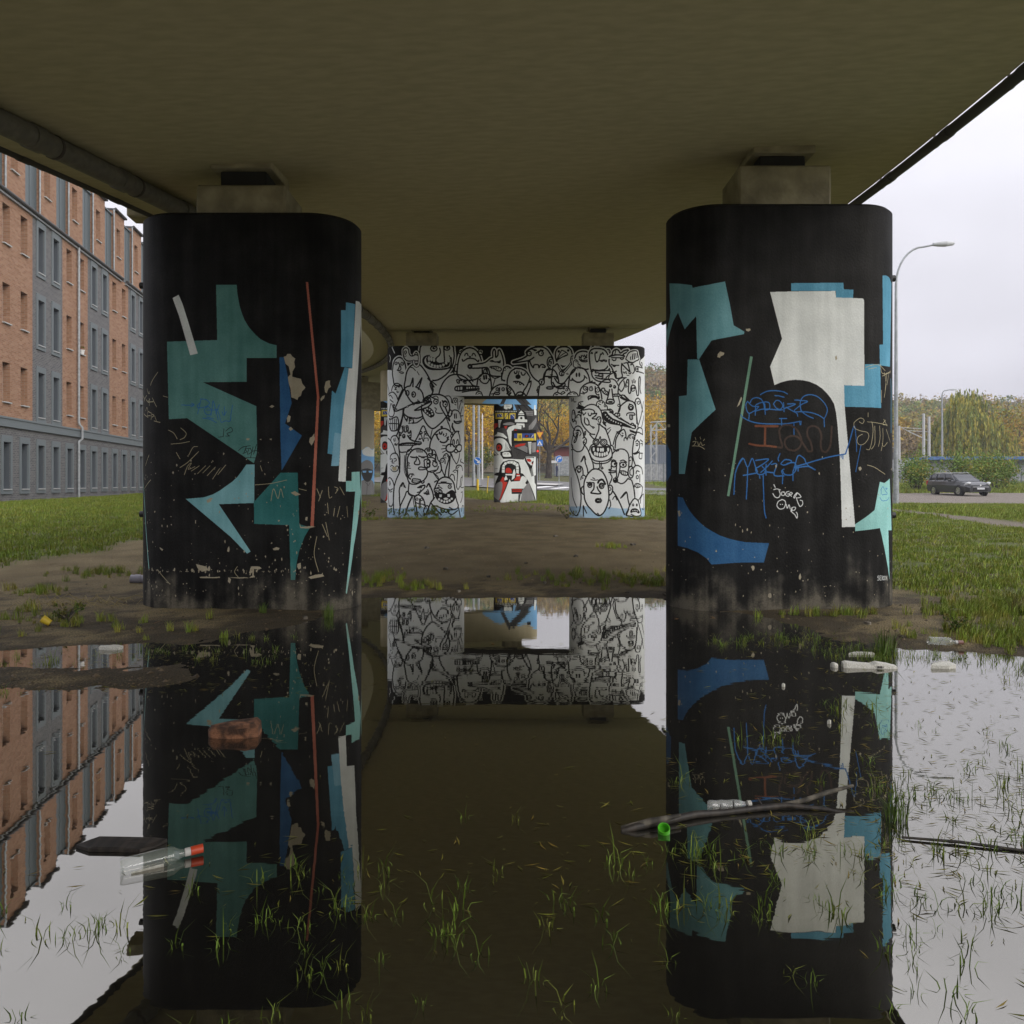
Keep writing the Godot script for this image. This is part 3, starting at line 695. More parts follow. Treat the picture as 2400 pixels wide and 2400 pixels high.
func apartments(galv: Material) -> void:
	var o := thing("apartment_building", "long apartment block of orange and grey brick with tall narrow windows", "building", X(-15.8, 0, 0))
	o.basis = Basis(Vector3(-0.1548, 0, -0.988), Vector3.UP, Vector3(0.988, 0, -0.1548))
	var brick := func(seed_: int, lo: Color, hi: Color, mortar: Color) -> ImageTexture:
		var r := RandomNumberGenerator.new(); r.seed = seed_
		var im := Image.create(512, 512, false, Image.FORMAT_RGB8); im.fill(mortar)
		for row in 26:
			for k in 9:
				var c := lo.lerp(hi, r.randf()); var x := int(k * 512.0 / 8 - (32 if row % 2 else 0)); var y := int(row * 512.0 / 26)
				im.fill_rect(Rect2i(x, y, 60, 17), c)
		im.generate_mipmaps(); return ImageTexture.create_from_image(im)
	var orange := mat(1, 1, 1, 0.9); orange.albedo_texture = brick.call(1, lin(0.25, 0.122, 0.066), lin(0.36, 0.205, 0.125), lin(0.30, 0.235, 0.175)); triplanar(orange, 0.5, false)
	var grey := mat(1, 1, 1, 0.85); grey.albedo_texture = brick.call(2, lin(0.085, 0.085, 0.09), lin(0.14, 0.14, 0.14), lin(0.26, 0.26, 0.25)); triplanar(grey, 0.5, false)
	var trim := mat(0.15, 0.175, 0.185, 0.7); var zinc := mat(0.13, 0.16, 0.17, 0.45, 0.3); var dark := mat(0.05, 0.05, 0.05, 0.6)
	var pane := mat(0.085, 0.10, 0.12, 0.12); pane.albedo_texture = noise_tex(77, 0.02, 3, 256, Color(0.6, 0.6, 0.62), Color(1, 1, 1), 1, 1.4); triplanar(pane, 0.7, false)
	var vent := mat(0.25, 0.26, 0.27, 0.6); var sill := mat(0.42, 0.43, 0.43, 0.6); var white := mat(0.55, 0.56, 0.57, 0.5); var slate := mat(0.085, 0.10, 0.115, 0.6); var curtain := mat(0.30, 0.29, 0.27, 0.3); var blind := mat(0.16, 0.18, 0.20, 0.25)
	var ow := MB.new(); var gw := MB.new()
	var bx := func(mb: MB, s0: float, s1: float, y0: float, y1: float, z0: float, z1: float) -> void:
		mb.box(Transform3D(Basis(), Vector3((s0 + s1) * 0.5, (y0 + y1) * 0.5, (z0 + z1) * 0.5)), Vector3(s1 - s0, y1 - y0, z1 - z0))
	var bay := 1.553; var first := 34.97
	# one window of each kind, copied along the wall
	var wins := {}
	for kind in [["tall", 0.62, 2.02, true], ["ground", 0.62, 1.94, true], ["plain", 0.62, 1.64, false]]:
		var w := MB.new(); var hw: float = kind[1] * 0.5; var hh: float = kind[2] * 0.5
		var proto := Node3D.new(); proto.name = "window"
		bx.call(w, -hw, hw, -hh, hh, -0.36, -0.33); part(proto, "pane", w.done(), pane)
		w = MB.new()
		for e in [[-hw, -hw + 0.06, -hh, hh], [hw - 0.06, hw, -hh, hh], [-hw + 0.06, hw - 0.06, -hh, -hh + 0.06], [-hw + 0.06, hw - 0.06, hh - 0.06, hh]]: bx.call(w, e[0], e[1], e[2], e[3], -0.34, -0.28)
		part(proto, "sash", w.done(), white if kind[0] == "plain" else trim)
		if kind[3]:
			w = MB.new()
			for e in [[-hw - 0.14, -hw, -hh - 0.2, hh + 0.27], [hw, hw + 0.14, -hh - 0.2, hh + 0.27], [-hw, hw, -hh - 0.2, -hh], [-hw, hw, hh, hh + 0.27]]: bx.call(w, e[0], e[1], e[2], e[3], -0.02, 0.05)
			part(proto, "frame", w.done(), trim)
			w = MB.new()
			for e in [[-hw, -hw + 0.012, -hh + 0.016, hh - 0.012], [hw - 0.012, hw, -hh + 0.016, hh - 0.012], [-hw, hw, hh - 0.012, hh]]: bx.call(w, e[0], e[1], e[2], e[3], -0.28, -0.021)
			part(proto, "lining", w.done(), slate)
		w = MB.new(); bx.call(w, -hw - 0.02, hw + 0.02, -hh - 0.03, -hh + 0.015, -0.28, 0.085); part(proto, "sill", w.done(), sill)
		w = MB.new(); bx.call(w, 0.02, 0.17, hh - 0.36, hh - 0.1, -0.33, -0.22); part(proto, "vent", w.done(), vent)
		wins[kind[0]] = proto
	var put := func(kind: String, s: float, y: float) -> void:
		var c: Node3D = wins[kind].duplicate(); o.add_child(c, true); c.position = Vector3(s, y, 0)
		var pick := rng.randf()
		if pick < 0.22: c.get_node("pane").material_override = curtain
		elif pick < 0.45: c.get_node("pane").material_override = blind
	for k in range(-4, 27):
		var s := first + k * bay; var a := s - bay * 0.5; var b := s + bay * 0.5
		var is_grey := posmod(k, 4) < 2
		bx.call(gw, a, s - 0.31, 0.2, 3.57, -0.4, 0.0); bx.call(gw, s + 0.31, b, 0.2, 3.57, -0.4, 0.0); bx.call(gw, s - 0.31, s + 0.31, 0.2, 1.01, -0.4, 0.0); bx.call(gw, s - 0.31, s + 0.31, 2.95, 3.57, -0.4, 0.0)
		if k < 14: put.call("ground", s, 1.98)
		for f in 3:
			var base := 3.9 + f * 3.24; var top := base + 3.24
			if f == 2: top = 13.12
			var w := gw if is_grey else ow
			var y0 := (4.19 if is_grey else 4.58) + f * 3.24; var y1 := 6.21 + f * 3.24
			bx.call(w, a, s - 0.31, base, top, -0.4, 0.0); bx.call(w, s + 0.31, b, base, top, -0.4, 0.0); bx.call(w, s - 0.31, s + 0.31, base, y0, -0.4, 0.0); bx.call(w, s - 0.31, s + 0.31, y1, top, -0.4, 0.0)
			if k < 14: put.call("tall" if is_grey else "plain", s, (y0 + y1) * 0.5)
	# attic: brick dormers between sheet-metal bays
	var zw := MB.new(); var s2 := 36.62 - 3 * 3.1
	while s2 < 74.0:
		bx.call(zw, s2, s2 + 1.4, 13.25, 16.5, -0.42, -0.14)
		bx.call(zw, s2 - 0.02, s2 + 1.44, 16.5, 16.58, -0.5, -0.06)
		for q in 3: bx.call(zw, s2 + 0.05 + q * 0.62, s2 + 0.08 + q * 0.62, 13.25, 16.5, -0.14, -0.115)
		var c := s2 + 2.13
		bx.call(ow, s2 + 1.4, c - 0.31, 13.22, 16.78, -0.4, 0.0); bx.call(ow, c + 0.31, s2 + 3.1, 13.22, 16.78, -0.4, 0.0); bx.call(ow, c - 0.31, c + 0.31, 13.22, 14.29, -0.4, 0.0); bx.call(ow, c - 0.31, c + 0.31, 15.93, 16.78, -0.4, 0.0)
		if s2 < 55.0:
			put.call("plain", c, 15.11)
			var gm := MB.new(); gm.tube([Vector3(s2 + 1.35, 16.86, 0.1), Vector3(s2 + 3.12, 16.86, 0.1)], [0.075, 0.075], 8); part(o, "attic_gutter", gm.done(), dark)
			var dp := MB.new(); dp.tube([Vector3(s2 + 1.33, 16.8, 0.03), Vector3(s2 + 1.33, 13.3, 0.03)], [0.04, 0.04], 8); part(o, "attic_downpipe", dp.done(), galv)
		var rf := MB.new(); bx.call(rf, s2 + 1.38, s2 + 3.1, 16.781, 16.9, -2.0, 0.06); part(o, "dormer_roof", rf.done(), dark)
		s2 += 3.1
	for g in [[28.0, 45.3], [46.0, 76.0]]:
		var gm := MB.new(); gm.tube([Vector3(g[0], 13.17, 0.13), Vector3(g[1], 13.17, 0.13)], [0.09, 0.09], 10); part(o, "eaves_gutter", gm.done(), dark)
		gm = MB.new(); bx.call(gm, g[0], g[1], 13.0, 13.08, 0.002, 0.1); part(o, "eaves_board", gm.done(), galv)
	part(o, "orange_brick_wall", ow.done(), orange); part(o, "grey_brick_wall", gw.done(), grey); part(o, "metal_cladding", zw.done(), zinc)
	var lb := MB.new(); bx.call(lb, 28.0, 77.0, 3.571, 3.899, -0.4, 0.09); bx.call(lb, 28.0, 77.0, 3.9, 3.98, 0.001, 0.12); part(o, "string_course", lb.done(), trim)
	var body := MB.new(); bx.call(body, 28.0, 77.0, 0.1, 16.7, -12.0, -0.5); part(o, "building_core", body.done(), mat(0.3, 0.3, 0.3, 0.9))
	var pl := MB.new(); bx.call(pl, 28.0, 77.0, 0.1, 0.66, 0.001, 0.04); part(o, "plinth", pl.done(), grey)
	for g in [39.0, 26.58 + 24.84]:
		var dm := MB.new(); dm.tube([Vector3(g, 13.1, 0.1), Vector3(g, 4.35, 0.1), Vector3(g + 0.02, 4.2, 0.12), Vector3(g + 0.12, 4.05, 0.22), Vector3(g + 0.12, 3.5, 0.22), Vector3(g + 0.02, 3.35, 0.1), Vector3(g, 3.2, 0.1), Vector3(g, 0.4, 0.1)], [0.06, 0.06, 0.06, 0.06, 0.06, 0.06, 0.06, 0.06], 10)
		part(o, "downpipe", dm.done(), galv)
	# pot of flowers on a window sill
	var pot := thing("flower_pot", "white pot of rusty orange flowers on an apartment window sill", "flower pot", o.transform * Vector3(first + 3 * bay + 0.05, 4.595 + 3.24, 0.0))
	var pmb := MB.new(); pmb.lathe(Transform3D(), [[0.0, 0.0], [0.08, 0.0], [0.11, 0.2], [0.125, 0.2], [0.125, 0.23], [0.1, 0.23]], 14); part(pot, "pot", pmb.done(), mat(0.75, 0.75, 0.73, 0.5))
	var fm := MB.new(); fm.use_c = true; leaf_crown(fm, Vector3(0, 0.3, 0), Vector3(0.13, 0.1, 0.13), 14, 8, 0.025, [Color(0.35, 0.10, 0.03), Color(0.06, 0.12, 0.02)]); part(pot, "flowers", fm.done(), leaf)
func background(galv: Material) -> void:
	# wooded hill: far trees that read as one mass
	var crowns := []
	for k in 3:
		var mb := MB.new(); mb.use_c = true
		rng.seed = 300 + k
		leaf_crown(mb, Vector3(0, 5.5, 0), Vector3(3.6, 4.6, 3.6), 26, 12, 0.55, [Color(1, 1, 1), Color(0.8, 0.85, 0.7), Color(1.15, 1.05, 0.9)], 0.4)
		mb.col = Color(0.5, 0.45, 0.4); mb.tube([Vector3(0, -1, 0), Vector3(0.1, 5, 0), Vector3(-0.1, 8, 0.1)], [0.25, 0.16, 0.05], 5, false)
		crowns.append(mb.done())
	rng.seed = 77
	var xf := [[], [], []]; var cols := [[], [], []]
	var tints := [Color(0.30, 0.21, 0.08), Color(0.25, 0.19, 0.10), Color(0.44, 0.30, 0.05), Color(0.22, 0.25, 0.06), Color(0.30, 0.25, 0.08), Color(0.12, 0.21, 0.05)]
	for k in 3400:
		var d := 150.0 + 250.0 * pow(rng.randf(), 0.8); var x := rng.randf_range(-0.42, 0.95) * d
		var patch := nz.get_noise_2d(x * 0.28 + 300.0, d * 0.28); var ti := int(clampf(3.0 + patch * 7.0 + rng.randfn() * 0.8, 0, 5)); var v := rng.randi() % 3
		xf[v].append(Transform3D(Basis(Vector3.UP, rng.randf() * TAU).scaled(Vector3.ONE * rng.randf_range(0.7, 1.25)), X(x, elev(x, d) - 0.5, d)))
		var f := rng.randf_range(0.8, 1.2); cols[v].append(Color(tints[ti].r * f, tints[ti].g * f, tints[ti].b * f))
	for v in 3: stuff("hill_woodland", "autumn woodland covering the far hillside in brown, yellow and green", "woodland", crowns[v], leaf, xf[v], cols[v])
	# yellow birches behind the road, seen through the portal
	var yellow := [Color(0.58, 0.37, 0.03), Color(0.66, 0.42, 0.05), Color(0.48, 0.29, 0.03), Color(0.34, 0.27, 0.04)]
	var green := [Color(0.09, 0.14, 0.03), Color(0.13, 0.16, 0.035), Color(0.18, 0.17, 0.03)]
	for s in [[-15.0, 118.0, 13.0, 7.0], [-9.5, 122.0, 15.0, 8.0], [-5.5, 118.0, 14.0, 6.5], [-2.0, 124.0, 13.0, 7.0], [-22.0, 116.0, 12.0, 7.0], [15.0, 118.0, 12.0, 8.0], [21.0, 124.0, 13.0, 8.0], [9.0, 132.0, 12.0, 8.0]]:
		rng.seed = int(s[0] * 10 + 900)
		tree("birch_tree", "tall autumn birch with golden leaves in the row beyond the road", X(s[0], elev(s[0], s[1]), s[1]), s[2], s[3], yellow, "golden birches beyond the road", 120, 0.2)
	for s in [[-27.0, 112.0, 9.0, 7.0], [-20.0, 112.0, 5.0, 6.0], [-8.0, 113.0, 4.5, 5.0], [-4.5, 114.0, 4.2, 4.5]]:
		rng.seed = int(s[0] * 10 + 700)
		tree("green_tree", "low green tree in front of the golden birches", X(s[0], elev(s[0], s[1]), s[1]), s[2], s[3], green, "green trees under the birches", 46, 0.16)
	# nearly bare tree right of the painted tower
	rng.seed = 15
	var bt := thing("bare_tree", "thick-trunked tree with bare limbs and a few last yellow leaves", "tree", X(4.75, elev(4.75, 99), 99))
	var tm := MB.new(); var tips := []
	tm.tube([Vector3(-0.1, -0.3, 0), Vector3(-0.05, 0.4, 0), Vector3(0, 2.0, 0), Vector3(0.05, 4.2, 0)], [0.62, 0.42, 0.34, 0.33], 10, false)
	for dir in [Vector3(-0.35, 1, 0.1), Vector3(0.05, 1, -0.2), Vector3(0.6, 0.85, 0.1), Vector3(-0.6, 0.7, -0.2), Vector3(0.9, 0.55, 0.0)]:
		limb(tm, Vector3(0.03, 4.0 + rng.randf_range(-0.9, 0.1), 0), dir.normalized(), rng.randf_range(3.2, 4.4), 0.2, 4, tips, 0.55)
	part(bt, "trunk", tm.done(), bark)
	var cm := MB.new(); cm.use_c = true
	for p in tips:
		for k in (5 if p.y < 8.5 else 2): 
			if p.y < 6.8 or rng.randf() < 0.4: leaf_crown(cm, p, Vector3.ONE * 0.5, 1, 5, 0.09, yellow)
	part(bt, "crown", cm.done(), leaf)
	# weeping willow behind the parked car
	rng.seed = 41
	var wl := thing("willow_tree", "huge weeping willow with drooping yellow-green curtains behind the parked car", "tree", X(66, elev(66, 112), 112))
	tm = MB.new(); tips = []
	limb(tm, Vector3(0, -0.5, 0), Vector3.UP, 5.0, 0.5, 3, tips, 0.7); part(wl, "trunk", tm.done(), bark)
	cm = MB.new(); cm.use_c = true
	for k in 1300:
		var a := rng.randf() * TAU; var rr := sqrt(rng.randf()) * 5.2; var lob := 1.0 + 0.25 * sin(a * 3.0 + 1.0) + 0.15 * sin(a * 7.0)
		var top := Vector3(cos(a) * rr * lob, 12.2 - 0.26 * rr * rr + rng.randf_range(-1.0, 0.4) + 0.7 * sin(a * 2.0 + rr), sin(a) * rr * lob)
		var tint: Color = [Color(0.32, 0.31, 0.07), Color(0.24, 0.27, 0.07), Color(0.40, 0.34, 0.07), Color(0.17, 0.21, 0.06)][rng.randi() % 4]
		var ln := rng.randf_range(3.0, 7.5); var p := top; var drift := Vector3(cos(a), 0, sin(a)) * rng.randf_range(0.0, 0.08)
		while p.y > maxf(0.6, top.y - ln):
			var s := rng.randf_range(0.22, 0.42); var w := Vector3(rng.randfn(), 0, rng.randfn()).normalized() * s * 0.34
			var q := p + Vector3(0, -s * 2.0, 0) + drift + w * rng.randfn(); var f := rng.randf_range(0.75, 1.3); cm.col = Color(tint.r * f, tint.g * f, tint.b * f)
			var nn := w.cross(Vector3.UP).normalized(); cm.tri(p, p + (q - p) * 0.5 + w, q, nn, nn, nn); cm.tri(p, q, p + (q - p) * 0.5 - w, nn, nn, nn)
			p = p + Vector3(0, -0.42, 0) + drift * 0.5
	part(wl, "crown", cm.done(), leaf)
	for s in [[76.0, 118.0, 12.0, 9.0, 0], [50.0, 122.0, 9.0, 8.0, 0], [58.0, 128.0, 10.0, 8.0, 0], [83.0, 124.0, 13.0, 9.0, 0]]:
		rng.seed = int(s[0] * 3)
		tree("autumn_tree", "rusty orange autumn tree beside the weeping willow", X(s[0], elev(s[0], s[1]), s[1]), s[2], s[3], [Color(0.40, 0.27, 0.04), Color(0.34, 0.21, 0.04), Color(0.24, 0.24, 0.05)], "autumn trees around the willow", 46, 0.24)
	# bushes by the car
	for s in [[31.6, 60.0, 2.4, 3.0], [34.4, 59.0, 3.4, 3.6], [36.9, 60.5, 3.0, 3.4], [29.4, 61.0, 1.7, 2.4], [33.0, 62.5, 3.3, 3.4], [38.8, 61.5, 3.2, 3.6], [41.0, 64.0, 2.6, 3.4]]:
		rng.seed = int(s[0] * 7); var b := thing("leafy_bush", "bright green leafy bush growing right behind the parked car", "bush", X(s[0], elev(s[0], s[1]), s[1]), "bushes behind the parked car")
		var m1 := MB.new()
		for k in 7: m1.tube([Vector3(rng.randfn() * 0.15, -0.1, rng.randfn() * 0.15), Vector3(rng.randfn() * 0.4, s[2] * 0.5, rng.randfn() * 0.3), Vector3(rng.randfn() * 0.9, s[2] * 0.85, rng.randfn() * 0.6)], [0.03, 0.02, 0.008], 5, false)
		part(b, "stems", m1.done(), bark)
		var m2 := MB.new(); m2.use_c = true; leaf_crown(m2, Vector3(0, s[2] * 0.55, 0), Vector3(s[3] * 0.5, s[2] * 0.45, 1.0), 85, 24, 0.09, [Color(0.14, 0.22, 0.04), Color(0.18, 0.26, 0.06), Color(0.10, 0.17, 0.035), Color(0.3, 0.26, 0.05)], 0.2)
		part(b, "foliage", m2.done(), leaf)
	# railway platform building with blue canopy, right
	var wallm := mat(0.42, 0.44, 0.46, 0.8); wallm.albedo_texture = noise_tex(88, 0.03, 4, 256, Color(0.75, 0.75, 0.75), Color(1, 1, 1)); triplanar(wallm, 0.3)
	var blue := mat(0.06, 0.14, 0.32, 0.6); var darkm := mat(0.06, 0.06, 0.06, 0.7); var corr := mat(0.20, 0.23, 0.27, 0.6); var red := mat(0.17, 0.05, 0.045, 0.8)
	var o := thing("platform_building", "low pale platform building with long blue canopy roof behind the fence", "building", X(0, 0, 84))
	var mb := MB.new(); mb.box(T(52, 2.5, 0), Vector3(30, 2.6, 3), 0.02); part(o, "wall", mb.done(), wallm)
	mb = MB.new(); mb.box(T(55.5, 3.92, -0.4), Vector3(23, 0.35, 4.6), 0.02); part(o, "canopy_roof", mb.done(), blue)
	mb = MB.new(); mb.prism(T(42.1, 3.15, -1.56), PackedVector2Array([Vector2(0.0, 0), Vector2(1.8, 0), Vector2(1.8, 0.7), Vector2(1.4, 0.68)]), 0.08); part(o, "gable_panel", mb.done(), blue)
	mb = MB.new(); mb.box(T(40.2, 4.2, 2.5), Vector3(5, 1.0, 3), 0.05); part(o, "rear_roof", mb.done(), darkm)
	mb = MB.new()   # black scrawl sprayed on the wall
	var scrawl := []; var sr := []
	for k in 26: scrawl.append(X(39.0 + k * 0.16 + 0.45 * cos(k * 0.7), 2.2 + 0.55 * sin(k * 0.62), -1.53)); sr.append(0.035)
	mb.tube(scrawl, sr, 4); part(o, "sprayed_line", mb.done(), darkm)
	o = thing("platform_building", "grey corrugated shed above a pale wall beside the lattice gantry", "building", X(0, 0, 86))
	mb = MB.new(); mb.box(T(20, 2.2, 0), Vector3(14, 2.4, 3), 0.02); part(o, "wall", mb.done(), wallm)
	mb = MB.new(); mb.box(T(20, 4.45, 0.3), Vector3(15, 2.1, 3), 0.02)
	for k in 60: mb.box(T(12.6 + k * 0.25, 4.45, -1.24), Vector3(0.09, 2.1, 0.06))
	part(o, "corrugated_cladding", mb.done(), corr)
	o = thing("roadside_kiosk", "small shed with dark red upper wall and pale lower panels behind the bare tree", "shed", X(8.4, table(112), 112))
	mb = MB.new(); mb.box(T(0, 1.4, 0), Vector3(4.4, 2.8, 3), 0.02); part(o, "wall", mb.done(), wallm)
	mb = MB.new(); mb.box(T(0, 3.45, 0), Vector3(4.5, 1.3, 3.1), 0.02); part(o, "upper_wall", mb.done(), red)
	mb = MB.new(); mb.box(T(-0.2, 4.2, -0.3), Vector3(5.6, 0.18, 4.2), 0.02); part(o, "roof", mb.done(), darkm)
	o = thing("roadside_house", "grey house half hidden by the golden birches beyond the road", "house", X(-3.0, table(132), 132))
	mb = MB.new(); mb.box(T(0, 2.6, 0), Vector3(9, 5.2, 6), 0.02); part(o, "wall", mb.done(), mat(0.30, 0.26, 0.2, 0.9))
	mb = MB.new(); mb.prism(Transform3D(Basis(Vector3.UP, PI / 2), Vector3(0, 5.2, 0)), PackedVector2Array([Vector2(-3.6, 0), Vector2(3.6, 0), Vector2(0, 2.6)]), 9.6); part(o, "roof", mb.done(), red)
	for k in 4:
		mb = MB.new(); mb.box(T(-3.2 + k * 2.1, 3.4, -3.01), Vector3(1.1, 1.5, 0.08)); var w := part(o, "window", mb.done(), mat(0.6, 0.6, 0.6, 0.5))
		mb = MB.new(); mb.box(T(-3.2 + k * 2.1, 3.4, -3.06), Vector3(0.9, 1.3, 0.03)); part(w, "pane", mb.done(), mat(0.05, 0.06, 0.07, 0.15))
	# fences: each post a part, bars of one panel joined
	var fence := func(label: String, a: Vector2, b: Vector2, h: float, rise: float, step: float, m: Material) -> void:
		var f := thing("metal_fence", label, "fence"); var n := int(a.distance_to(b) / step)
		for k in n + 1:
			var p := a.lerp(b, float(k) / n); var y := table(p.y) + rise
			var pm := MB.new(); pm.tube([X(p.x, y - 0.1, p.y), X(p.x, y + h, p.y)], [0.04, 0.04], 5); part(f, "post", pm.done(), m)
			if k < n:
				var q := a.lerp(b, (k + 1.0) / n); var y2 := table(q.y) + rise; var bm := MB.new()
				for e in [0.12, 0.93]: bm.tube([X(p.x, y + h * e, p.y), X(q.x, y2 + h * e, q.y)], [0.022, 0.022], 4)
				for i in 12:
					var w := p.lerp(q, (i + 0.5) / 12.0); var yy := lerpf(y, y2, (i + 0.5) / 12.0); bm.tube([X(w.x, yy + h * 0.12, w.y), X(w.x, yy + h * 0.93, w.y)], [0.009, 0.009], 4, false)
				part(f, "panel", bm.done(), m)
	var fm := mat(0.09, 0.12, 0.12, 0.6)
	fence.call("dark railing fence before the blue canopy platform building", Vector2(36, 76), Vector2(60, 76), 1.3, 0.05, 2.4, fm)
	fence.call("dark railing fence before the corrugated platform shed", Vector2(13, 79), Vector2(26, 79), 2.1, 0.05, 2.4, fm)
	fence.call("green mesh fence between the road and the golden birches", Vector2(-24, 108), Vector2(9, 108), 1.9, 0.05, 2.7, mat(0.06, 0.12, 0.10, 0.6))
	# catenary gantry
	var steel := mat(0.48, 0.49, 0.49, 0.55, 0.2)
	o = thing("lattice_gantry", "pale lattice steel railway gantry standing before the corrugated shed", "gantry", X(0, table(83), 83))
	var lattice := func(mbx: MB, a: Vector3, b: Vector3, w: Vector3, u: Vector3, n: int) -> void:
		for e in [w + u, w - u, -w + u, -w - u]: mbx.tube([a + e, b + e], [0.045, 0.045], 4)
		for k in n:
			var p := a.lerp(b, float(k) / n); var q := a.lerp(b, (k + 1.0) / n); var sg := 1.0 if k % 2 else -1.0
			for s in [-1.0, 1.0]: mbx.tube([p + w * sg + u * s, q - w * sg + u * s], [0.022, 0.022], 4); mbx.tube([p + u * sg + w * s, q - u * sg + w * s], [0.022, 0.022], 4)
	for x in [15.3, 19.4]:
		mb = MB.new(); lattice.call(mb, Vector3(x, -0.2, 0), Vector3(x, 6.2, 0), Vector3(0.3, 0, 0), Vector3(0, 0, 0.3), 9); part(o, "mast", mb.done(), steel)
	mb = MB.new(); lattice.call(mb, Vector3(15.0, 6.0, 0), Vector3(24.0, 6.5, 0), Vector3(0, 0.45, 0), Vector3(0, 0, 0.3), 12); part(o, "beam", mb.done(), steel)
	for s in [[53.6, 8.4], [54.3, 8.0], [50.4, 6.8]]:
		o = thing("catenary_mast", "slim pale railway mast with a bracket arm in front of the willow", "mast", X(s[0], table(100), 100), "railway masts before the willow")
		mb = MB.new(); mb.tube([Vector3(0, -0.3, 0), Vector3(0, s[1], 0)], [0.2, 0.16], 8); part(o, "pole", mb.done(), steel)
		mb = MB.new(); mb.tube([Vector3(0, s[1] - 2.0, 0), Vector3(-3.0, s[1] - 1.8, 0)], [0.035, 0.035], 5); mb.tube([Vector3(0, s[1] - 3.2, 0), Vector3(-3.0, s[1] - 1.8, 0)], [0.035, 0.035], 5); part(o, "bracket_arm", mb.done(), steel)

func person_mesh(mb: MB) -> void:
	# one skin swept through rings: feet, legs, hips, waist, chest, shoulders
	for sx in [-0.09, 0.09]: mb.tube([Vector3(sx, 0.02, 0.08), Vector3(sx, 0.06, -0.02), Vector3(sx, 0.45, 0), Vector3(sx * 0.95, 0.85, 0), Vector3(sx * 0.6, 0.95, 0)], [0.045, 0.06, 0.065, 0.09, 0.1], 8)
	mb.lathe(Transform3D(Basis().scaled(Vector3(1.25, 1, 0.8)), Vector3.ZERO), [[0.0, 0.82], [0.14, 0.84], [0.15, 0.95], [0.14, 1.1], [0.165, 1.3], [0.16, 1.42], [0.07, 1.48], [0.055, 1.54]], 12)
func street(galv: StandardMaterial3D) -> void:
	var lamp := func(label: String, at: Vector3, h: float, reach: float, r: float, bend: float) -> void:
		var o := thing("street_lamp", label, "street lamp", at)
		var path := []; var rad := []
		path.append(Vector3(0, -0.1, 0)); rad.append(r * 1.25); path.append(Vector3(0, 1.2, 0)); rad.append(r * 1.25); path.append(Vector3(0, 1.25, 0)); rad.append(r); path.append(Vector3(0, h - 1.6 * bend - 0.4, 0)); rad.append(r * 0.55)
		for k in 8:
			var a := PI / 2 * (k + 1) / 8.0; path.append(Vector3(1.25 * bend * (1.0 - cos(a)), h - 1.6 * bend - 0.4 + (1.6 * bend + 0.15) * sin(a), 0)); rad.append(r * 0.45)
		path.append(Vector3(reach, h - 0.15, 0)); rad.append(r * 0.4)
		var mb := MB.new(); mb.tube(path, rad, 12); part(o, "pole", mb.done(), galv)
		var hb := MB.new(); hb.lathe(Transform3D(Basis(Vector3(0, 0, 1), -PI / 2 + 0.04) * Basis().scaled(Vector3(0.6, 1, 1)), Vector3(reach - 0.1, h - 0.14, 0)), [[0.0, 0.0], [0.11, 0.04], [0.17, 0.3], [0.2, 0.6], [0.13, 0.95], [0.0, 1.05]], 14)
		part(o, "lamp_head", hb.done(), mat(0.5, 0.52, 0.53, 0.4))
	lamp.call("tall galvanised street lamp with curved arm beside the white flag pillar", X(17.5, elev(17.5, 35), 35), 12.0, 1.75, 0.1, 1.0)
	lamp.call("distant street lamp rising in front of the weeping willow", X(53.2, table(95), 95), 11.2, 0.9, 0.15, 0.3)
	for s in [[-3.5, 70.0], [-3.1, 71.5]]:
		var o := thing("light_pole", "tall grey steel pole rising from the road behind the arrow sign", "pole", X(s[0], table(s[1]), s[1]), "tall poles by the arrow sign")
		var mb := MB.new(); mb.tube([Vector3(0, 0, 0), Vector3(0, 1.3, 0), Vector3(0, 1.35, 0), Vector3(0, 11, 0)], [0.17, 0.17, 0.14, 0.09], 10); part(o, "pole", mb.done(), galv)
		mb = MB.new(); mb.lathe(Transform3D(), [[0.0, 0.0], [0.34, 0.0], [0.34, 0.1], [0.0, 0.1]], 10); part(o, "foot_plate", mb.done(), mats["steel"])
	var whitem := mat(0.66, 0.66, 0.64, 0.5)
	var wp := thing("white_mast", "slim white mast with a pointed top before the golden birches", "mast", X(-3.55, table(92), 92))
	var m0 := MB.new(); m0.tube([Vector3(0, 0, 0), Vector3(0, 6.0, 0), Vector3(0, 7.3, 0)], [0.09, 0.09, 0.06], 8); part(wp, "pole", m0.done(), whitem)
	m0 = MB.new(); m0.lathe(Transform3D(Basis(), Vector3(0, 7.3, 0)), [[0.09, 0.0], [0.09, 0.3], [0.0, 0.75]], 8); part(wp, "cap", m0.done(), whitem)
	var op := thing("timber_pole", "weathered timber pole leaning by the green mesh fence", "pole", X(-6.0, table(106), 106))
	m0 = MB.new(); m0.tube([Vector3(0, 0, 0), Vector3(0.12, 6.3, 0)], [0.12, 0.09], 8); part(op, "pole", m0.done(), bark)
	# signs
	var blue := mat(0.02, 0.16, 0.55, 0.45); var white := mat(0.72, 0.72, 0.72, 0.5); var yel := mat(0.75, 0.42, 0.02, 0.5); var redm := mat(0.55, 0.03, 0.02, 0.5); var black := mat(0.02, 0.02, 0.02, 0.6); var yellow := mat(0.72, 0.5, 0.02, 0.5)
	var post := func(o: Node3D, h: float) -> void:
		var mb := MB.new(); mb.tube([Vector3(0, -0.1, 0), Vector3(0, h, 0)], [0.035, 0.035], 8); part(o, "post", mb.done(), galv)
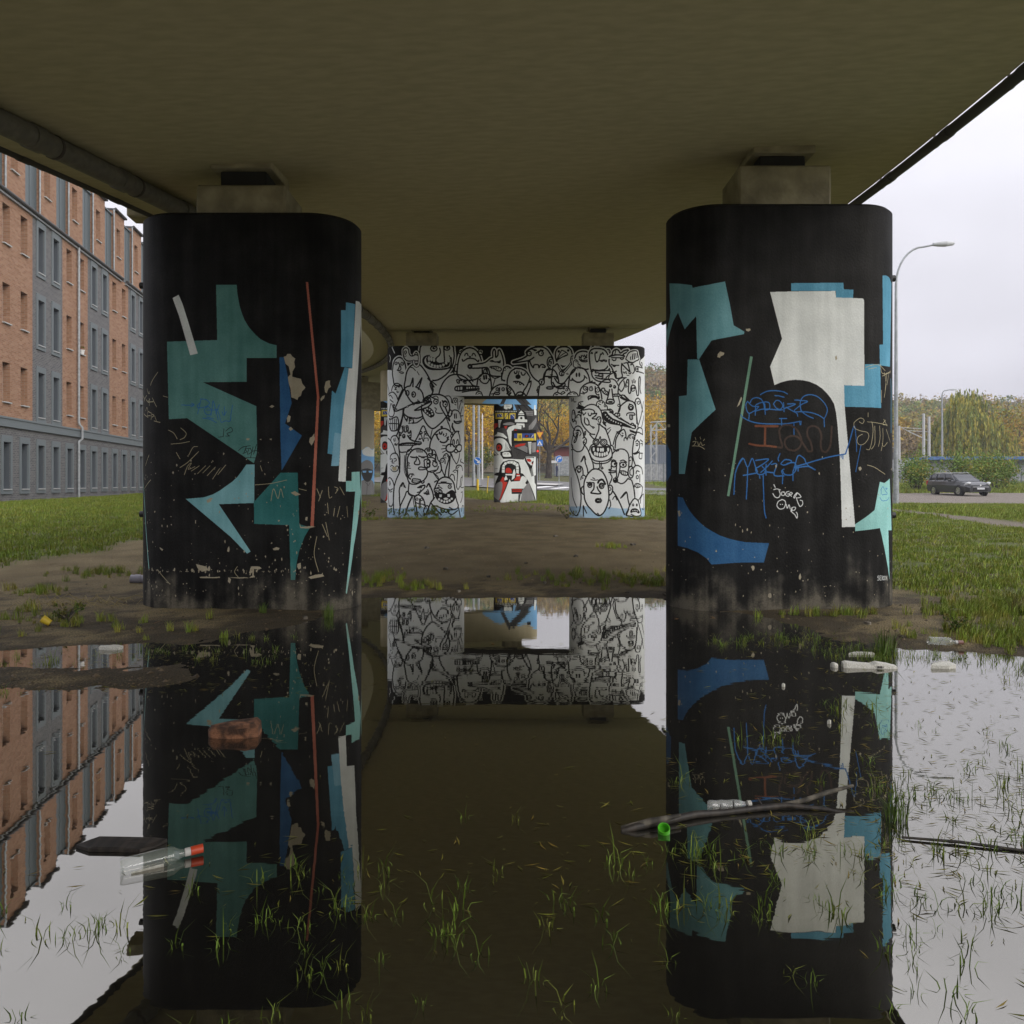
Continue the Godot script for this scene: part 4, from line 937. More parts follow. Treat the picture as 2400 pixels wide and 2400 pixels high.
	var disc := func(o: Node3D, called: String, y: float, r: float, z: float, m: Material) -> void:
		var mb := MB.new(); mb.lathe(Transform3D(Basis(Vector3.RIGHT, PI / 2), Vector3(0, y, z)), [[0.0, -0.012], [r, -0.012], [r, 0.012], [0.0, 0.012]], 24); part(o, called, mb.done(), m)
	var shape := func(o: Node3D, called: String, y: float, z: float, p: Array, m: Material) -> void:
		var mb := MB.new(); var q := PackedVector2Array()
		for k in range(0, p.size(), 2): q.append(Vector2(p[k], p[k + 1]))
		mb.prism(Transform3D(Basis(), Vector3(0, y, z)), q, 0.012); part(o, called, mb.done(), m)
	var o1 := thing("road_sign", "round blue sign with white arrow pointing down above a yellow bollard", "road sign", X(-2.72, table(60.5) + 0.02, 60.5))
	post.call(o1, 2.4); disc.call(o1, "sign_plate", 2.35, 0.31, 0.05, white); disc.call(o1, "sign_face", 2.35, 0.285, 0.066, blue)
	shape.call(o1, "arrow", 2.35, 0.086, [-0.16, 0.2, -0.2, 0.13, 0.02, -0.06, -0.06, -0.15, 0.2, -0.2, 0.17, 0.06, 0.1, 0.0, -0.1, 0.16], white)
	var o2 := thing("yellow_bollard", "yellow plastic bollard at the foot of the arrow sign", "bollard", X(-2.7, table(60.3) + 0.02, 60.3))
	m0 = MB.new(); m0.lathe(Transform3D(), [[0.0, 0.0], [0.13, 0.0], [0.1, 0.06], [0.09, 0.85], [0.07, 0.92], [0.0, 0.93]], 12); part(o2, "body", m0.done(), yellow)
	var o3 := thing("yellow_post", "thin leaning yellow post in the verge by the road", "post", X(-1.8, table(55) + 0.0, 55))
	m0 = MB.new(); m0.tube([Vector3(0, -0.1, 0), Vector3(0.1, 1.25, 0)], [0.035, 0.03], 8); part(o3, "pole", m0.done(), yellow)
	m0 = MB.new(); m0.box(Transform3D(Basis(Vector3(0, 0, 1), -0.08), Vector3(0.1, 1.2, 0)), Vector3(0.13, 0.1, 0.03), 0.005); part(o3, "tab", m0.done(), yellow)
	var o4 := thing("crossing_sign", "yellow give-way triangle over a blue pedestrian crossing sign on one post", "road sign", X(3.05, table(84.5), 84.5))
	post.call(o4, 5.6); shape.call(o4, "give_way_plate", 5.1, 0.05, [-0.42, 0.36, 0.42, 0.36, 0.0, -0.4], redm); shape.call(o4, "give_way_face", 5.1, 0.066, [-0.34, 0.31, 0.34, 0.31, 0.0, -0.3], yel)
	shape.call(o4, "crossing_plate", 4.25, 0.05, [-0.34, -0.34, 0.34, -0.34, 0.34, 0.34, -0.34, 0.34], blue); shape.call(o4, "crossing_triangle", 4.22, 0.066, [-0.28, -0.22, 0.28, -0.22, 0.0, 0.28], white)
	shape.call(o4, "walking_figure", 4.2, 0.086, [-0.08, -0.17, -0.03, -0.17, 0.0, -0.08, 0.06, -0.17, 0.1, -0.17, 0.03, -0.02, 0.03, 0.06, -0.03, 0.06, -0.04, -0.04], black)
	var o5 := thing("traffic_light", "black traffic light showing red beside the crossing sign", "traffic light", X(2.78, table(84), 84))
	m0 = MB.new(); m0.tube([Vector3(0, -0.1, 0), Vector3(0, 2.6, 0)], [0.05, 0.05], 8); part(o5, "post", m0.done(), galv)
	m0 = MB.new(); m0.box(Transform3D(Basis(), Vector3(0, 3.05, 0)), Vector3(0.3, 0.95, 0.25), 0.03); part(o5, "housing", m0.done(), black)
	var glow := mat(0.6, 0.05, 0.02, 0.4); glow.emission_enabled = true; glow.emission = Color(1.0, 0.12, 0.03); glow.emission_energy_multiplier = 1.6
	for k in 3:
		m0 = MB.new(); m0.lathe(Transform3D(Basis(Vector3.RIGHT, PI / 2), Vector3(0, 3.35 - 0.3 * k, 0.126)), [[0.0, 0.03], [0.07, 0.025], [0.105, 0.0]], 14); part(o5, "signal_lens", m0.done(), glow if k == 0 else mat(0.03, 0.03, 0.02, 0.3))
	var rl := OmniLight3D.new(); rl.name = "signal_light"; rl.position = Vector3(0, 3.35, 0.22); rl.light_color = Color(1.0, 0.12, 0.03); rl.light_energy = 0.05; rl.light_size = 0.1; rl.omni_range = 8.0; rl.omni_attenuation = 2.0; rl.shadow_enabled = true; o5.add_child(rl)
	var o6 := thing("road_sign", "round blue sign with white arrow turning right beside the walking person", "road sign", X(4.1, table(67), 67))
	post.call(o6, 2.6); disc.call(o6, "sign_plate", 2.55, 0.31, 0.05, white); disc.call(o6, "sign_face", 2.55, 0.285, 0.066, blue)
	shape.call(o6, "arrow", 2.55, 0.086, [-0.16, -0.2, -0.08, -0.2, -0.08, 0.0, -0.02, 0.06, 0.06, 0.06, 0.06, -0.02, 0.22, 0.1, 0.06, 0.22, 0.06, 0.14, -0.06, 0.14, -0.16, 0.03], white)
	# walker
	var w := thing("person", "person in navy jacket and dark trousers walking past the red-topped shed", "person", X(6.3, table(108), 108)); w.rotation.y = 0.9
	var pm := MB.new(); person_mesh(pm); pm.tube([Vector3(-0.2, 1.4, 0), Vector3(-0.26, 1.12, 0.02), Vector3(-0.24, 0.86, 0.1)], [0.06, 0.05, 0.04], 7); pm.tube([Vector3(0.2, 1.4, 0), Vector3(0.26, 1.12, -0.02), Vector3(0.24, 0.88, 0.08)], [0.06, 0.05, 0.04], 7)
	part(w, "body", pm.done(), mat(0.025, 0.035, 0.08, 0.85))
	pm = MB.new(); pm.lathe(Transform3D(Basis().scaled(Vector3(0.85, 1, 1)), Vector3(0, 1.53, 0.01)), [[0.0, 0.0], [0.05, 0.01], [0.085, 0.08], [0.095, 0.14], [0.08, 0.21], [0.0, 0.25]], 12); part(w, "head", pm.done(), mat(0.42, 0.25, 0.18, 0.6))
	pm = MB.new(); pm.lathe(Transform3D(Basis().scaled(Vector3(0.88, 1, 1)), Vector3(0, 1.53, -0.015)), [[0.1, 0.12], [0.1, 0.18], [0.08, 0.23], [0.0, 0.265]], 12); part(w, "hair", pm.done(), mat(0.03, 0.022, 0.015, 0.8))
	# pale information boards by the shed
	var ib := thing("notice_board", "small pale direction board on a post beside the bare tree", "sign", X(5.55, table(104), 104))
	m0 = MB.new(); m0.tube([Vector3(0, -0.1, 0), Vector3(0, 2.3, 0)], [0.04, 0.04], 6); part(ib, "post", m0.done(), galv)
	m0 = MB.new(); m0.box(Transform3D(Basis(), Vector3(0, 2.1, 0.05)), Vector3(1.0, 0.34, 0.04), 0.01); part(ib, "board", m0.done(), white)

func car() -> void:
	var paint := mat(0.014, 0.016, 0.018, 0.35, 0.0); paint.clearcoat_enabled = true; paint.clearcoat = 0.4; paint.clearcoat_roughness = 0.04
	var glass := mat(0.03, 0.035, 0.04, 0.05); var rub := mat(0.015, 0.015, 0.015, 0.85); var chrome := mat(0.6, 0.6, 0.6, 0.25, 0.9); var lens := mat(0.6, 0.62, 0.63, 0.1); var tail := mat(0.4, 0.02, 0.02, 0.2)
	# local: +x = front, y up, z = car's right side
	var y0 := elev(30.2, 52.0) + 0.02
	var o := thing("estate_car", "dark grey estate car with roof rails parked on the gravel lot", "car", X(30.35, y0, 52.2)); o.rotation.y = -PI / 2 + 0.04
	var loft := func(mb: MB, secs: Array) -> void:   # sections: [x, half width low, half width mid, half width top, y bottom, y mid, y top]
		var rings := []
		for s in secs:
			var r := []
			for sg in [1.0, -1.0]:
				var side := [Vector3(s[0], s[4], s[1] * sg), Vector3(s[0], lerpf(s[4], s[5], 0.35), lerpf(s[1], s[2], 0.75) * sg), Vector3(s[0], s[5], s[2] * sg), Vector3(s[0], lerpf(s[5], s[6], 0.85), lerpf(s[2], s[3], 0.7) * sg), Vector3(s[0], s[6], s[3] * sg)]
				if sg < 0: side.reverse()
				r.append_array(side)
			rings.append(r)
		for i in rings.size() - 1:
			for k in 10:
				var a: Vector3 = rings[i][k]; var b: Vector3 = rings[i][(k + 1) % 10]; var c: Vector3 = rings[i + 1][(k + 1) % 10]; var d: Vector3 = rings[i + 1][k]
				var mid := (a + b + c + d) / 4.0; mb.face(a, b, c, d, mid - Vector3(mid.x, (secs[i][4] + secs[i][6]) * 0.5, 0))
		for e in [0, rings.size() - 1]:
			var nn := Vector3(-1 if e == 0 else 1, 0, 0)
			for k in range(1, 9): mb.tri(rings[e][0], rings[e][k], rings[e][k + 1], nn, nn, nn)
	var mb := MB.new()
	loft.call(mb, [[-2.36, 0.70, 0.78, 0.72, 0.38, 0.7, 0.92], [-2.25, 0.8, 0.87, 0.8, 0.28, 0.68, 0.98], [-1.6, 0.86, 0.905, 0.85, 0.22, 0.68, 0.98], [0.0, 0.86, 0.905, 0.86, 0.2, 0.66, 0.95], [0.95, 0.86, 0.9, 0.82, 0.2, 0.66, 0.95], [1.55, 0.86, 0.89, 0.74, 0.22, 0.62, 0.9], [2.05, 0.8, 0.84, 0.64, 0.22, 0.58, 0.8], [2.3, 0.66, 0.72, 0.55, 0.26, 0.5, 0.68]])
	part(o, "body", mb.done(), paint)
	mb = MB.new()
	loft.call(mb, [[-2.2, 0.78, 0.72, 0.62, 0.95, 1.15, 1.36], [-1.9, 0.8, 0.74, 0.62, 0.95, 1.2, 1.44], [-1.0, 0.82, 0.76, 0.63, 0.94, 1.2, 1.48], [-0.1, 0.82, 0.76, 0.62, 0.93, 1.2, 1.47], [0.35, 0.82, 0.75, 0.58, 0.93, 1.18, 1.4], [0.8, 0.8, 0.72, 0.6, 0.92, 1.05, 1.15], [1.2, 0.78, 0.7, 0.66, 0.9, 0.93, 0.95]])
	part(o, "cabin_glass", mb.done(), glass)
	mb = MB.new(); loft.call(mb, [[-2.22, 0.62, 0.61, 0.5, 1.36, 1.39, 1.42], [-1.8, 0.65, 0.64, 0.52, 1.43, 1.46, 1.49], [-0.6, 0.66, 0.65, 0.53, 1.46, 1.49, 1.52], [0.2, 0.63, 0.62, 0.5, 1.42, 1.45, 1.47]]); part(o, "roof", mb.done(), paint)
	for sg in [-1.0, 1.0]:
		mb = MB.new(); mb.tube([Vector3(-1.9, 1.5, 0.6 * sg), Vector3(-1.7, 1.55, 0.6 * sg), Vector3(0.0, 1.54, 0.6 * sg), Vector3(0.2, 1.48, 0.6 * sg)], [0.02, 0.022, 0.022, 0.02], 6); part(o, "roof_rail", mb.done(), chrome)
		for p in [[[-0.25, 0.93, 0.85], [-0.4, 1.44, 0.66]], [[-1.25, 0.94, 0.86], [-1.3, 1.46, 0.66]], [[0.95, 0.93, 0.83], [0.15, 1.43, 0.62]], [[-2.0, 0.95, 0.83], [-1.95, 1.42, 0.65]]]:
			mb = MB.new(); mb.tube([Vector3(p[0][0], p[0][1], p[0][2] * sg), Vector3((p[0][0] + p[1][0]) / 2, 1.2, (p[0][2] + p[1][2]) / 2 * sg + 0.015 * sg), Vector3(p[1][0], p[1][1], p[1][2] * sg)], [0.04, 0.04, 0.035], 6); part(o, "window_pillar", mb.done(), paint)
		mb = MB.new(); mb.tube([Vector3(-2.0, 0.97, 0.86 * sg), Vector3(0.9, 0.955, 0.87 * sg)], [0.014, 0.014], 5); part(o, "window_trim", mb.done(), chrome)
		mb = MB.new(); mb.box(Transform3D(Basis(Vector3.UP, 0.2 * sg), Vector3(0.55, 1.0, 0.98 * sg)), Vector3(0.12, 0.14, 0.2), 0.03); part(o, "door_mirror", mb.done(), paint)
		mb = MB.new(); mb.lathe(Transform3D(Basis(Vector3(0, 0, 1), -PI / 2 + 0.5) * Basis().scaled(Vector3(0.5, 1, 1)), Vector3(1.75, 0.63, 0.66 * sg)), [[0.0, 0.0], [0.15, 0.08], [0.18, 0.3], [0.13, 0.45], [0.0, 0.52]], 12); part(o, "headlight", mb.done(), lens)
		mb = MB.new(); mb.box(T(-2.28, 0.85, -0.76 * sg), Vector3(0.16, 0.3, 0.2), 0.03); part(o, "tail_light", mb.done(), tail)
		for dd in [-0.35, -1.2]:
			mb = MB.new(); mb.box(T(dd, 0.8, -0.9 * sg), Vector3(0.2, 0.03, 0.03), 0.008); part(o, "door_handle", mb.done(), paint)
		for x in [-1.38, 1.37]:
			mb = MB.new(); mb.lathe(Transform3D(Basis(Vector3.RIGHT, PI / 2), Vector3(x, 0.32, 0.8 * sg)), [[0.2, -0.11], [0.31, -0.11], [0.325, -0.06], [0.325, 0.06], [0.31, 0.11], [0.2, 0.11]], 26)
			mb.lathe(Transform3D(Basis(Vector3.RIGHT, PI / 2), Vector3(x, 0.32, 0.78 * sg)), [[0.37, -0.12], [0.38, 0.115 if sg > 0 else -0.115], [0.0, 0.06 * sg]], 26)
			var wl := part(o, "wheel", mb.done(), rub)
			mb = MB.new()
			for k in 9:
				var a := TAU * k / 9.0; mb.box(Transform3D(Basis(Vector3(0, 0, 1), a), Vector3(x + cos(a) * 0.12, 0.32 + sin(a) * 0.12, 0.905 * sg)), Vector3(0.2, 0.045, 0.02))
			mb.lathe(Transform3D(Basis(Vector3.RIGHT, PI / 2), Vector3(x, 0.32, 0.9 * sg)), [[0.0, 0.015 * sg], [0.05, 0.015 * sg], [0.05, -0.01 * sg]], 12)
			mb.lathe(Transform3D(Basis(Vector3.RIGHT, PI / 2), Vector3(x, 0.32, 0.9 * sg)), [[0.19, 0.012 * sg], [0.225, 0.012 * sg], [0.225, -0.02 * sg]], 24); part(wl, "rim", mb.done(), chrome)
	mb = MB.new(); mb.box(T(2.27, 0.42, 0), Vector3(0.14, 0.2, 1.0), 0.03); part(o, "grille", mb.done(), rub)
	mb = MB.new(); mb.box(T(2.3, 0.56, 0), Vector3(0.1, 0.03, 1.1), 0.01); part(o, "grille_trim", mb.done(), chrome)
	mb = MB.new(); mb.box(T(2.35, 0.46, 0), Vector3(0.02, 0.11, 0.5), 0.004); part(o, "number_plate", mb.done(), lens)
	mb = MB.new(); mb.lathe(Transform3D(Basis(Vector3(0, 0, 1), -PI / 2), Vector3(2.29, 0.66, 0)), [[0.0, 0.03], [0.06, 0.02], [0.06, 0.0]], 4); part(o, "front_badge", mb.done(), chrome)
func slab_shape(poly: Array, thick: float, seed_: int, rough: float) -> ArrayMesh:
	# a flat lump with an uneven outline and top
	var r := RandomNumberGenerator.new(); r.seed = seed_
	var mb := MB.new(); var n := poly.size(); var c := Vector2.ZERO
	for p in poly: c += p / n
	var top := []; var edge := []; var low := []
	for p in poly:
		var q: Vector2 = p
		low.append(Vector3(q.x, 0, q.y)); edge.append(Vector3(q.x, thick * 0.75 + r.randf_range(-rough, rough), q.y)); var i := c.lerp(q, 0.86); top.append(Vector3(i.x, thick + r.randf_range(-rough, rough), i.y))
	var mid := Vector3(c.x, thick + rough, c.y)
	for k in n:
		var j := (k + 1) % n; var out := Vector3(edge[k].x + edge[j].x - 2 * c.x, 0.05, edge[k].z + edge[j].z - 2 * c.y)
		mb.face(low[k], low[j], edge[j], edge[k], out); mb.face(edge[k], edge[j], top[j], top[k], out + Vector3.UP * 0.3)
		var nn: Vector3 = (top[j] - mid).cross(top[k] - mid).normalized()
		if nn.y < 0: nn = -nn
		mb.tri(mid, top[k], top[j], nn, nn, nn)
	return mb.done()
func litter() -> void:
	var glass := StandardMaterial3D.new(); glass.albedo_color = Color(0.80, 0.86, 0.82, 0.12); glass.transparency = BaseMaterial3D.TRANSPARENCY_ALPHA; glass.roughness = 0.04
	var foam := mat(0.74, 0.74, 0.70, 0.8); foam.albedo_texture = noise_tex(95, 0.06, 4, 256, Color(0.72, 0.72, 0.69), Color(1, 1, 1), 1, 1.4); triplanar(foam, 6.0)
	var wood := mat(0.04, 0.032, 0.025, 0.6); wood.albedo_texture = noise_tex(96, 0.03, 5, 256, Color(0.4, 0.4, 0.4), Color(1, 1, 1), 8, 1.6); triplanar(wood, 3.0)
	var drift := mat(0.15, 0.135, 0.105, 0.8); drift.albedo_texture = noise_tex(97, 0.03, 5, 256, Color(0.3, 0.3, 0.3), Color(1, 1, 1), 8, 1.6); triplanar(drift, 2.5)
	# half-sunken brick
	var bm := mat(0.25, 0.115, 0.06, 0.85); bm.albedo_texture = noise_tex(98, 0.009, 5, 256, Color(0.40, 0.40, 0.40), Color(1, 1, 1), 1, 1.9); bm.normal_enabled = true; bm.normal_texture = noise_normal(99, 0.06, 4, 256, 4.0); triplanar(bm, 5.0)
	var b := solo("broken_brick", "worn orange brick half sunk in the dark water", "brick", slab_shape([Vector2(-0.125, 0.015), Vector2(-0.10, -0.03), Vector2(-0.02, -0.06), Vector2(0.09, -0.068), Vector2(0.118, -0.05), Vector2(0.12, 0.045), Vector2(0.07, 0.065), Vector2(-0.03, 0.06), Vector2(-0.11, 0.04)], 0.075, 3, 0.006), bm, X(-1.375, -0.015, 3.82)); b.rotation = Vector3(0.0, 0.12, 0.06)
	b = solo("sodden_plank", "short dark sodden plank with ragged edges floating on sky reflection", "plank", slab_shape([Vector2(-0.15, 0.005), Vector2(-0.13, -0.03), Vector2(-0.10, -0.055), Vector2(0.0, -0.05), Vector2(0.10, -0.045), Vector2(0.145, -0.03), Vector2(0.12, 0.01), Vector2(0.085, 0.045), Vector2(0.0, 0.04), Vector2(-0.09, 0.035)], 0.013, 5, 0.003), wood, X(-1.345, 0.001, 2.64)); b.rotation.y = 0.02
	# bottles
	var bottle := func(label: String, at: Vector3, turn: float, roll: float, length: float, r: float, cap: Color, has_label: bool, liquid: bool) -> void:
		var o := thing("glass_bottle", label, "bottle", at); o.rotation = Vector3(0, turn, roll)
		var tr := Transform3D(Basis(Vector3(0, 0, 1), -PI / 2), Vector3(-length * 0.5, 0, 0))
		var mb := MB.new(); mb.lathe(tr, [[0.0, 0.012], [r * 0.7, 0.004], [r * 0.93, 0.0], [r, 0.01], [r, length * 0.56], [r * 0.9, length * 0.63], [r * 0.5, length * 0.7], [r * 0.38, length * 0.76], [r * 0.36, length * 0.92], [r * 0.44, length * 0.925], [r * 0.44, length * 0.95]], 24); part(o, "glass", mb.done(), glass)
		mb = MB.new(); mb.lathe(tr, [[r * 0.4, length * 0.84], [r * 0.46, length * 0.845], [r * 0.46, length * 0.995], [0.0, length]], 18); part(o, "cap", mb.done(), mat(cap.r, cap.g, cap.b, 0.4))
		mb = MB.new(); mb.lathe(tr, [[r * 0.38, length * 0.765], [r * 0.43, length * 0.77], [r * 0.43, length * 0.835], [r * 0.38, length * 0.84]], 18); part(o, "neck_band", mb.done(), mat(0.5, 0.5, 0.48, 0.6))
		if has_label:
			mb = MB.new()
			for k in 8:
				var a := -0.2 + 1.6 * k / 8.0; var c := -0.2 + 1.6 * (k + 1) / 8.0
				var p := func(t: float, y: float) -> Vector3: return tr * Vector3(cos(t) * r * 1.012, y, sin(t) * r * 1.012)
				mb.face(p.call(a, length * 0.12), p.call(c, length * 0.12), p.call(c, length * 0.5), p.call(a, length * 0.5), tr.basis * Vector3(cos(a), 0, sin(a)))
			part(o, "paper_label", mb.done(), foam)
	bottle.call("clear glass bottle with red cap lying in the water beside the sodden plank", X(-1.15, 0.016, 2.53), 0.5, 0.04, 0.25, 0.031, Color(0.5, 0.06, 0.02), true, false)
	bottle.call("empty clear glass bottle lying on the muddy bank beyond the floating carton", X(3.31, elev(3.31, 5.86) + 0.03, 5.86), -0.12, -0.02, 0.25, 0.034, Color(0.2, 0.1, 0.08), false, false)
	var pet := StandardMaterial3D.new(); pet.albedo_color = Color(0.85, 0.87, 0.87, 0.28); pet.transparency = BaseMaterial3D.TRANSPARENCY_ALPHA; pet.roughness = 0.12
	var o := thing("plastic_bottle", "small clear plastic bottle floating against the long driftwood branch", "bottle", X(0.84, 0.012, 2.955)); o.rotation.y = 0.06
	var mb := MB.new(); mb.lathe(Transform3D(Basis(Vector3(0, 0, 1), -PI / 2), Vector3(-0.085, 0, 0)), [[0.0, 0.0], [0.018, 0.0], [0.021, 0.01], [0.019, 0.03], [0.021, 0.05], [0.019, 0.07], [0.021, 0.1], [0.019, 0.12], [0.012, 0.14], [0.012, 0.15]], 18); part(o, "shell", mb.done(), pet)
	mb = MB.new(); mb.lathe(Transform3D(Basis(Vector3(0, 0, 1), -PI / 2), Vector3(0.065, 0, 0)), [[0.013, 0.0], [0.016, 0.002], [0.016, 0.016], [0.0, 0.018]], 14); part(o, "screw_cap", mb.done(), foam)
	mb = MB.new(); mb.lathe(Transform3D(), [[0.0, 0.004], [0.016, 0.004], [0.019, 0.0], [0.0215, 0.0], [0.0215, 0.026], [0.019, 0.026], [0.018, 0.008], [0.0, 0.007]], 20)
	var gc := solo("bottle_cap", "bright green plastic cap floating beside the driftwood branch", "cap", mb.done(), mat(0.08, 0.42, 0.02, 0.4), X(0.544, 0.0, 2.75)); gc.rotation = Vector3(0.5, 0, 0.1)
	# driftwood branch with a fork
	o = thing("driftwood_branch", "long wet forked branch lying across the grassy shallows", "branch")
	mb = MB.new(); mb.tube([X(0.395, 0.0, 2.765), X(0.45, 0.012, 2.77), X(0.69, 0.014, 2.87), X(0.8, 0.01, 2.895), X(0.95, 0.013, 2.93), X(1.06, 0.014, 2.95), X(1.2, 0.006, 2.93), X(1.27, -0.003, 2.92)], [0.011, 0.014, 0.0135, 0.0115, 0.012, 0.01, 0.008, 0.004], 9); part(o, "stem", mb.done(), wood)
	mb = MB.new(); mb.tube([X(1.02, 0.012, 2.945), X(1.14, 0.022, 2.98), X(1.24, 0.035, 3.02), X(1.355, 0.05, 3.05)], [0.009, 0.0095, 0.009, 0.006], 8); part(o, "fork", mb.done(), drift)
	mb = MB.new(); mb.tube([X(0.395, 0.006, 2.77), X(0.5, 0.022, 2.785), X(0.62, 0.028, 2.83)], [0.009, 0.014, 0.006], 7); part(o, "pale_split", mb.done(), drift)
	for k in 4:
		mb = MB.new(); mb.tube([X(0.78 + k * 0.06, 0.012, 2.89 + k * 0.012), X(0.79 + k * 0.05, 0.035 + 0.012 * (k % 2), 2.905 + k * 0.012)], [0.004, 0.0015], 5); part(o, "twig", mb.done(), wood)
	mb = MB.new(); mb.tube([X(1.37, 0.006, 2.7), X(1.55, 0.008, 2.66), X(1.75, 0.004, 2.6), X(1.95, 0.003, 2.55)], [0.004, 0.0055, 0.005, 0.004], 7)
	solo("straight_stick", "thin straight dark stick floating on the bright sky reflection", "stick", mb.done(), wood)
	# floating carton with a bar code
	o = thing("crushed_carton", "long crushed white carton with bar code floating by the grassy bank", "carton", X(2.38, 0.0, 5.22)); o.rotation.y = -0.1
	mb = MB.new()
	var sec := [[-0.13, 0.03, 0.028], [-0.11, 0.036, 0.034], [-0.02, 0.034, 0.026], [0.05, 0.036, 0.022], [0.09, 0.038, 0.036], [0.16, 0.034, 0.026], [0.22, 0.03, 0.012]]
	for k in sec.size() - 1:
		var a = sec[k]; var e = sec[k + 1]
		var pa := [Vector3(a[0], -0.012, a[1]), Vector3(a[0], a[2], a[1] * 0.8), Vector3(a[0], a[2] + 0.006, -a[1] * 0.6), Vector3(a[0], -0.012, -a[1])]; var pe := [Vector3(e[0], -0.012, e[1]), Vector3(e[0], e[2], e[1] * 0.8), Vector3(e[0], e[2] + 0.006, -e[1] * 0.6), Vector3(e[0], -0.012, -e[1])]
		for q in 4: mb.face(pa[q], pa[(q + 1) % 4], pe[(q + 1) % 4], pe[q], pa[q] + pa[(q + 1) % 4] - Vector3(2 * a[0], 0, 0))
		if k == 0: mb.face(pa[0], pa[1], pa[2], pa[3], Vector3.LEFT)
		if k == sec.size() - 2: mb.face(pe[0], pe[1], pe[2], pe[3], Vector3.RIGHT)
	part(o, "shell", mb.done(), foam)
	mb = MB.new()
	for k in 8: mb.box(Transform3D(Basis(Vector3.RIGHT, -0.2), Vector3(0.085 + k * 0.0055, 0.012, 0.0375)), Vector3(0.0015 + 0.0016 * (k % 3), 0.014, 0.002))
	part(o, "bar_code", mb.done(), mat(0.03, 0.03, 0.03, 0.7))
	mb = MB.new(); mb.box(Transform3D(Basis(Vector3.UP, 0.3), Vector3(-0.185, 0.008, 0.005)), Vector3(0.04, 0.04, 0.05), 0.01); part(o, "torn_flap", mb.done(), foam)
	solo("foam_scrap", "white polystyrene scrap floating by the grass right of the carton", "polystyrene", slab_shape([Vector2(-0.09, 0.03), Vector2(-0.05, -0.04), Vector2(0.02, -0.06), Vector2(0.09, -0.05), Vector2(0.08, 0.03), Vector2(0.02, 0.05)], 0.035, 8, 0.007), foam, X(2.92, -0.005, 5.22))
	solo("foam_scrap", "flat white sheet lying behind the tall grass tuft", "polystyrene", slab_shape([Vector2(-0.1, 0.03), Vector2(-0.04, -0.02), Vector2(0.1, -0.03), Vector2(0.09, 0.03)], 0.016, 9, 0.003), foam, X(2.55, 0.0, 5.62))
	solo("foam_scrap", "jagged white polystyrene scrap in the small pool by the mud bank", "polystyrene", slab_shape([Vector2(-0.085, 0.01), Vector2(-0.06, -0.035), Vector2(0.0, -0.045), Vector2(0.05, -0.035), Vector2(0.085, -0.02), Vector2(0.07, 0.02), Vector2(0.0, 0.03)], 0.03, 10, 0.006), foam, X(-3.02, -0.004, 5.78))
	for s in [[1.67, 4.73], [1.65, 4.0]]: solo("foam_crumb", "tiny white crumb floating on the reflected black pillar", "polystyrene", slab_shape([Vector2(-0.011, 0.006), Vector2(0.0, -0.012), Vector2(0.012, 0.0), Vector2(0.003, 0.012)], 0.02, int(s[0] * 100), 0.004), foam, X(s[0], -0.002, s[1]), "white crumbs on the water")
	mb = MB.new(); mb.lathe(Transform3D(), [[0.0, 0.003], [0.026, 0.0], [0.034, 0.07], [0.037, 0.072], [0.034, 0.074], [0.025, 0.006], [0.0, 0.006]], 18)
	var yc := solo("yellow_cup", "small yellow plastic cup lying on the mud near weeds", "cup", mb.done(), mat(0.68, 0.5, 0.04, 0.45), X(-3.98, elev(-3.98, 6.62) + 0.02, 6.62)); yc.rotation = Vector3(0.4, 0, 0.9)
	mb = MB.new(); mb.lathe(Transform3D(Basis(Vector3(0, 0, 1), -PI / 2), Vector3.ZERO), [[0.042, 0.0], [0.05, 0.0], [0.05, 0.05], [0.056, 0.05], [0.056, 0.11], [0.05, 0.11], [0.05, 0.6]], 20)
	var tb := solo("plastic_tube", "grey plastic tube end poking out behind the teal pillar", "tube", mb.done(), mat(0.3, 0.29, 0.33, 0.5), X(-4.62, elev(-4.5, 9.3) + 0.045, 9.3)); tb.rotation = Vector3(0, 0.25, -0.08)
	var stone := mat(0.26, 0.23, 0.18, 0.9); stone.albedo_texture = bm.albedo_texture; triplanar(stone, 4.0)
	var sp := [[4.18, 7.2, 0.06], [3.95, 7.35, 0.035], [1.72, 8.55, 0.04], [-1.9, 7.05, 0.03], [0.4, 9.3, 0.03], [-0.9, 10.5, 0.04], [1.0, 12.0, 0.05], [-1.5, 13.5, 0.05], [2.2, 14.0, 0.05], [0.2, 11.2, 0.03], [-0.6, 8.7, 0.03], [1.3, 8.62, 0.03], [-4.3, 7.0, 0.03], [-3.2, 6.6, 0.025], [3.1, 6.7, 0.03], [0.9, 16.0, 0.05], [-0.3, 9.8, 0.035]]
	for k in sp.size():
		var s: Array = sp[k]; var pl := []
		for i in 7: pl.append(Vector2(cos(TAU * i / 7.0), -sin(TAU * i / 7.0) * 0.8) * s[2] * (0.8 + 0.35 * sin(i * 2.3 + k)))
		solo("loose_stone", "small pale loose stone lying on the trodden soil", "stone", slab_shape(pl, s[2] * 0.9, k + 50, s[2] * 0.12), stone, X(s[0], elev(s[0], s[1]) - s[2] * 0.15, s[1]), "stones scattered on the soil")

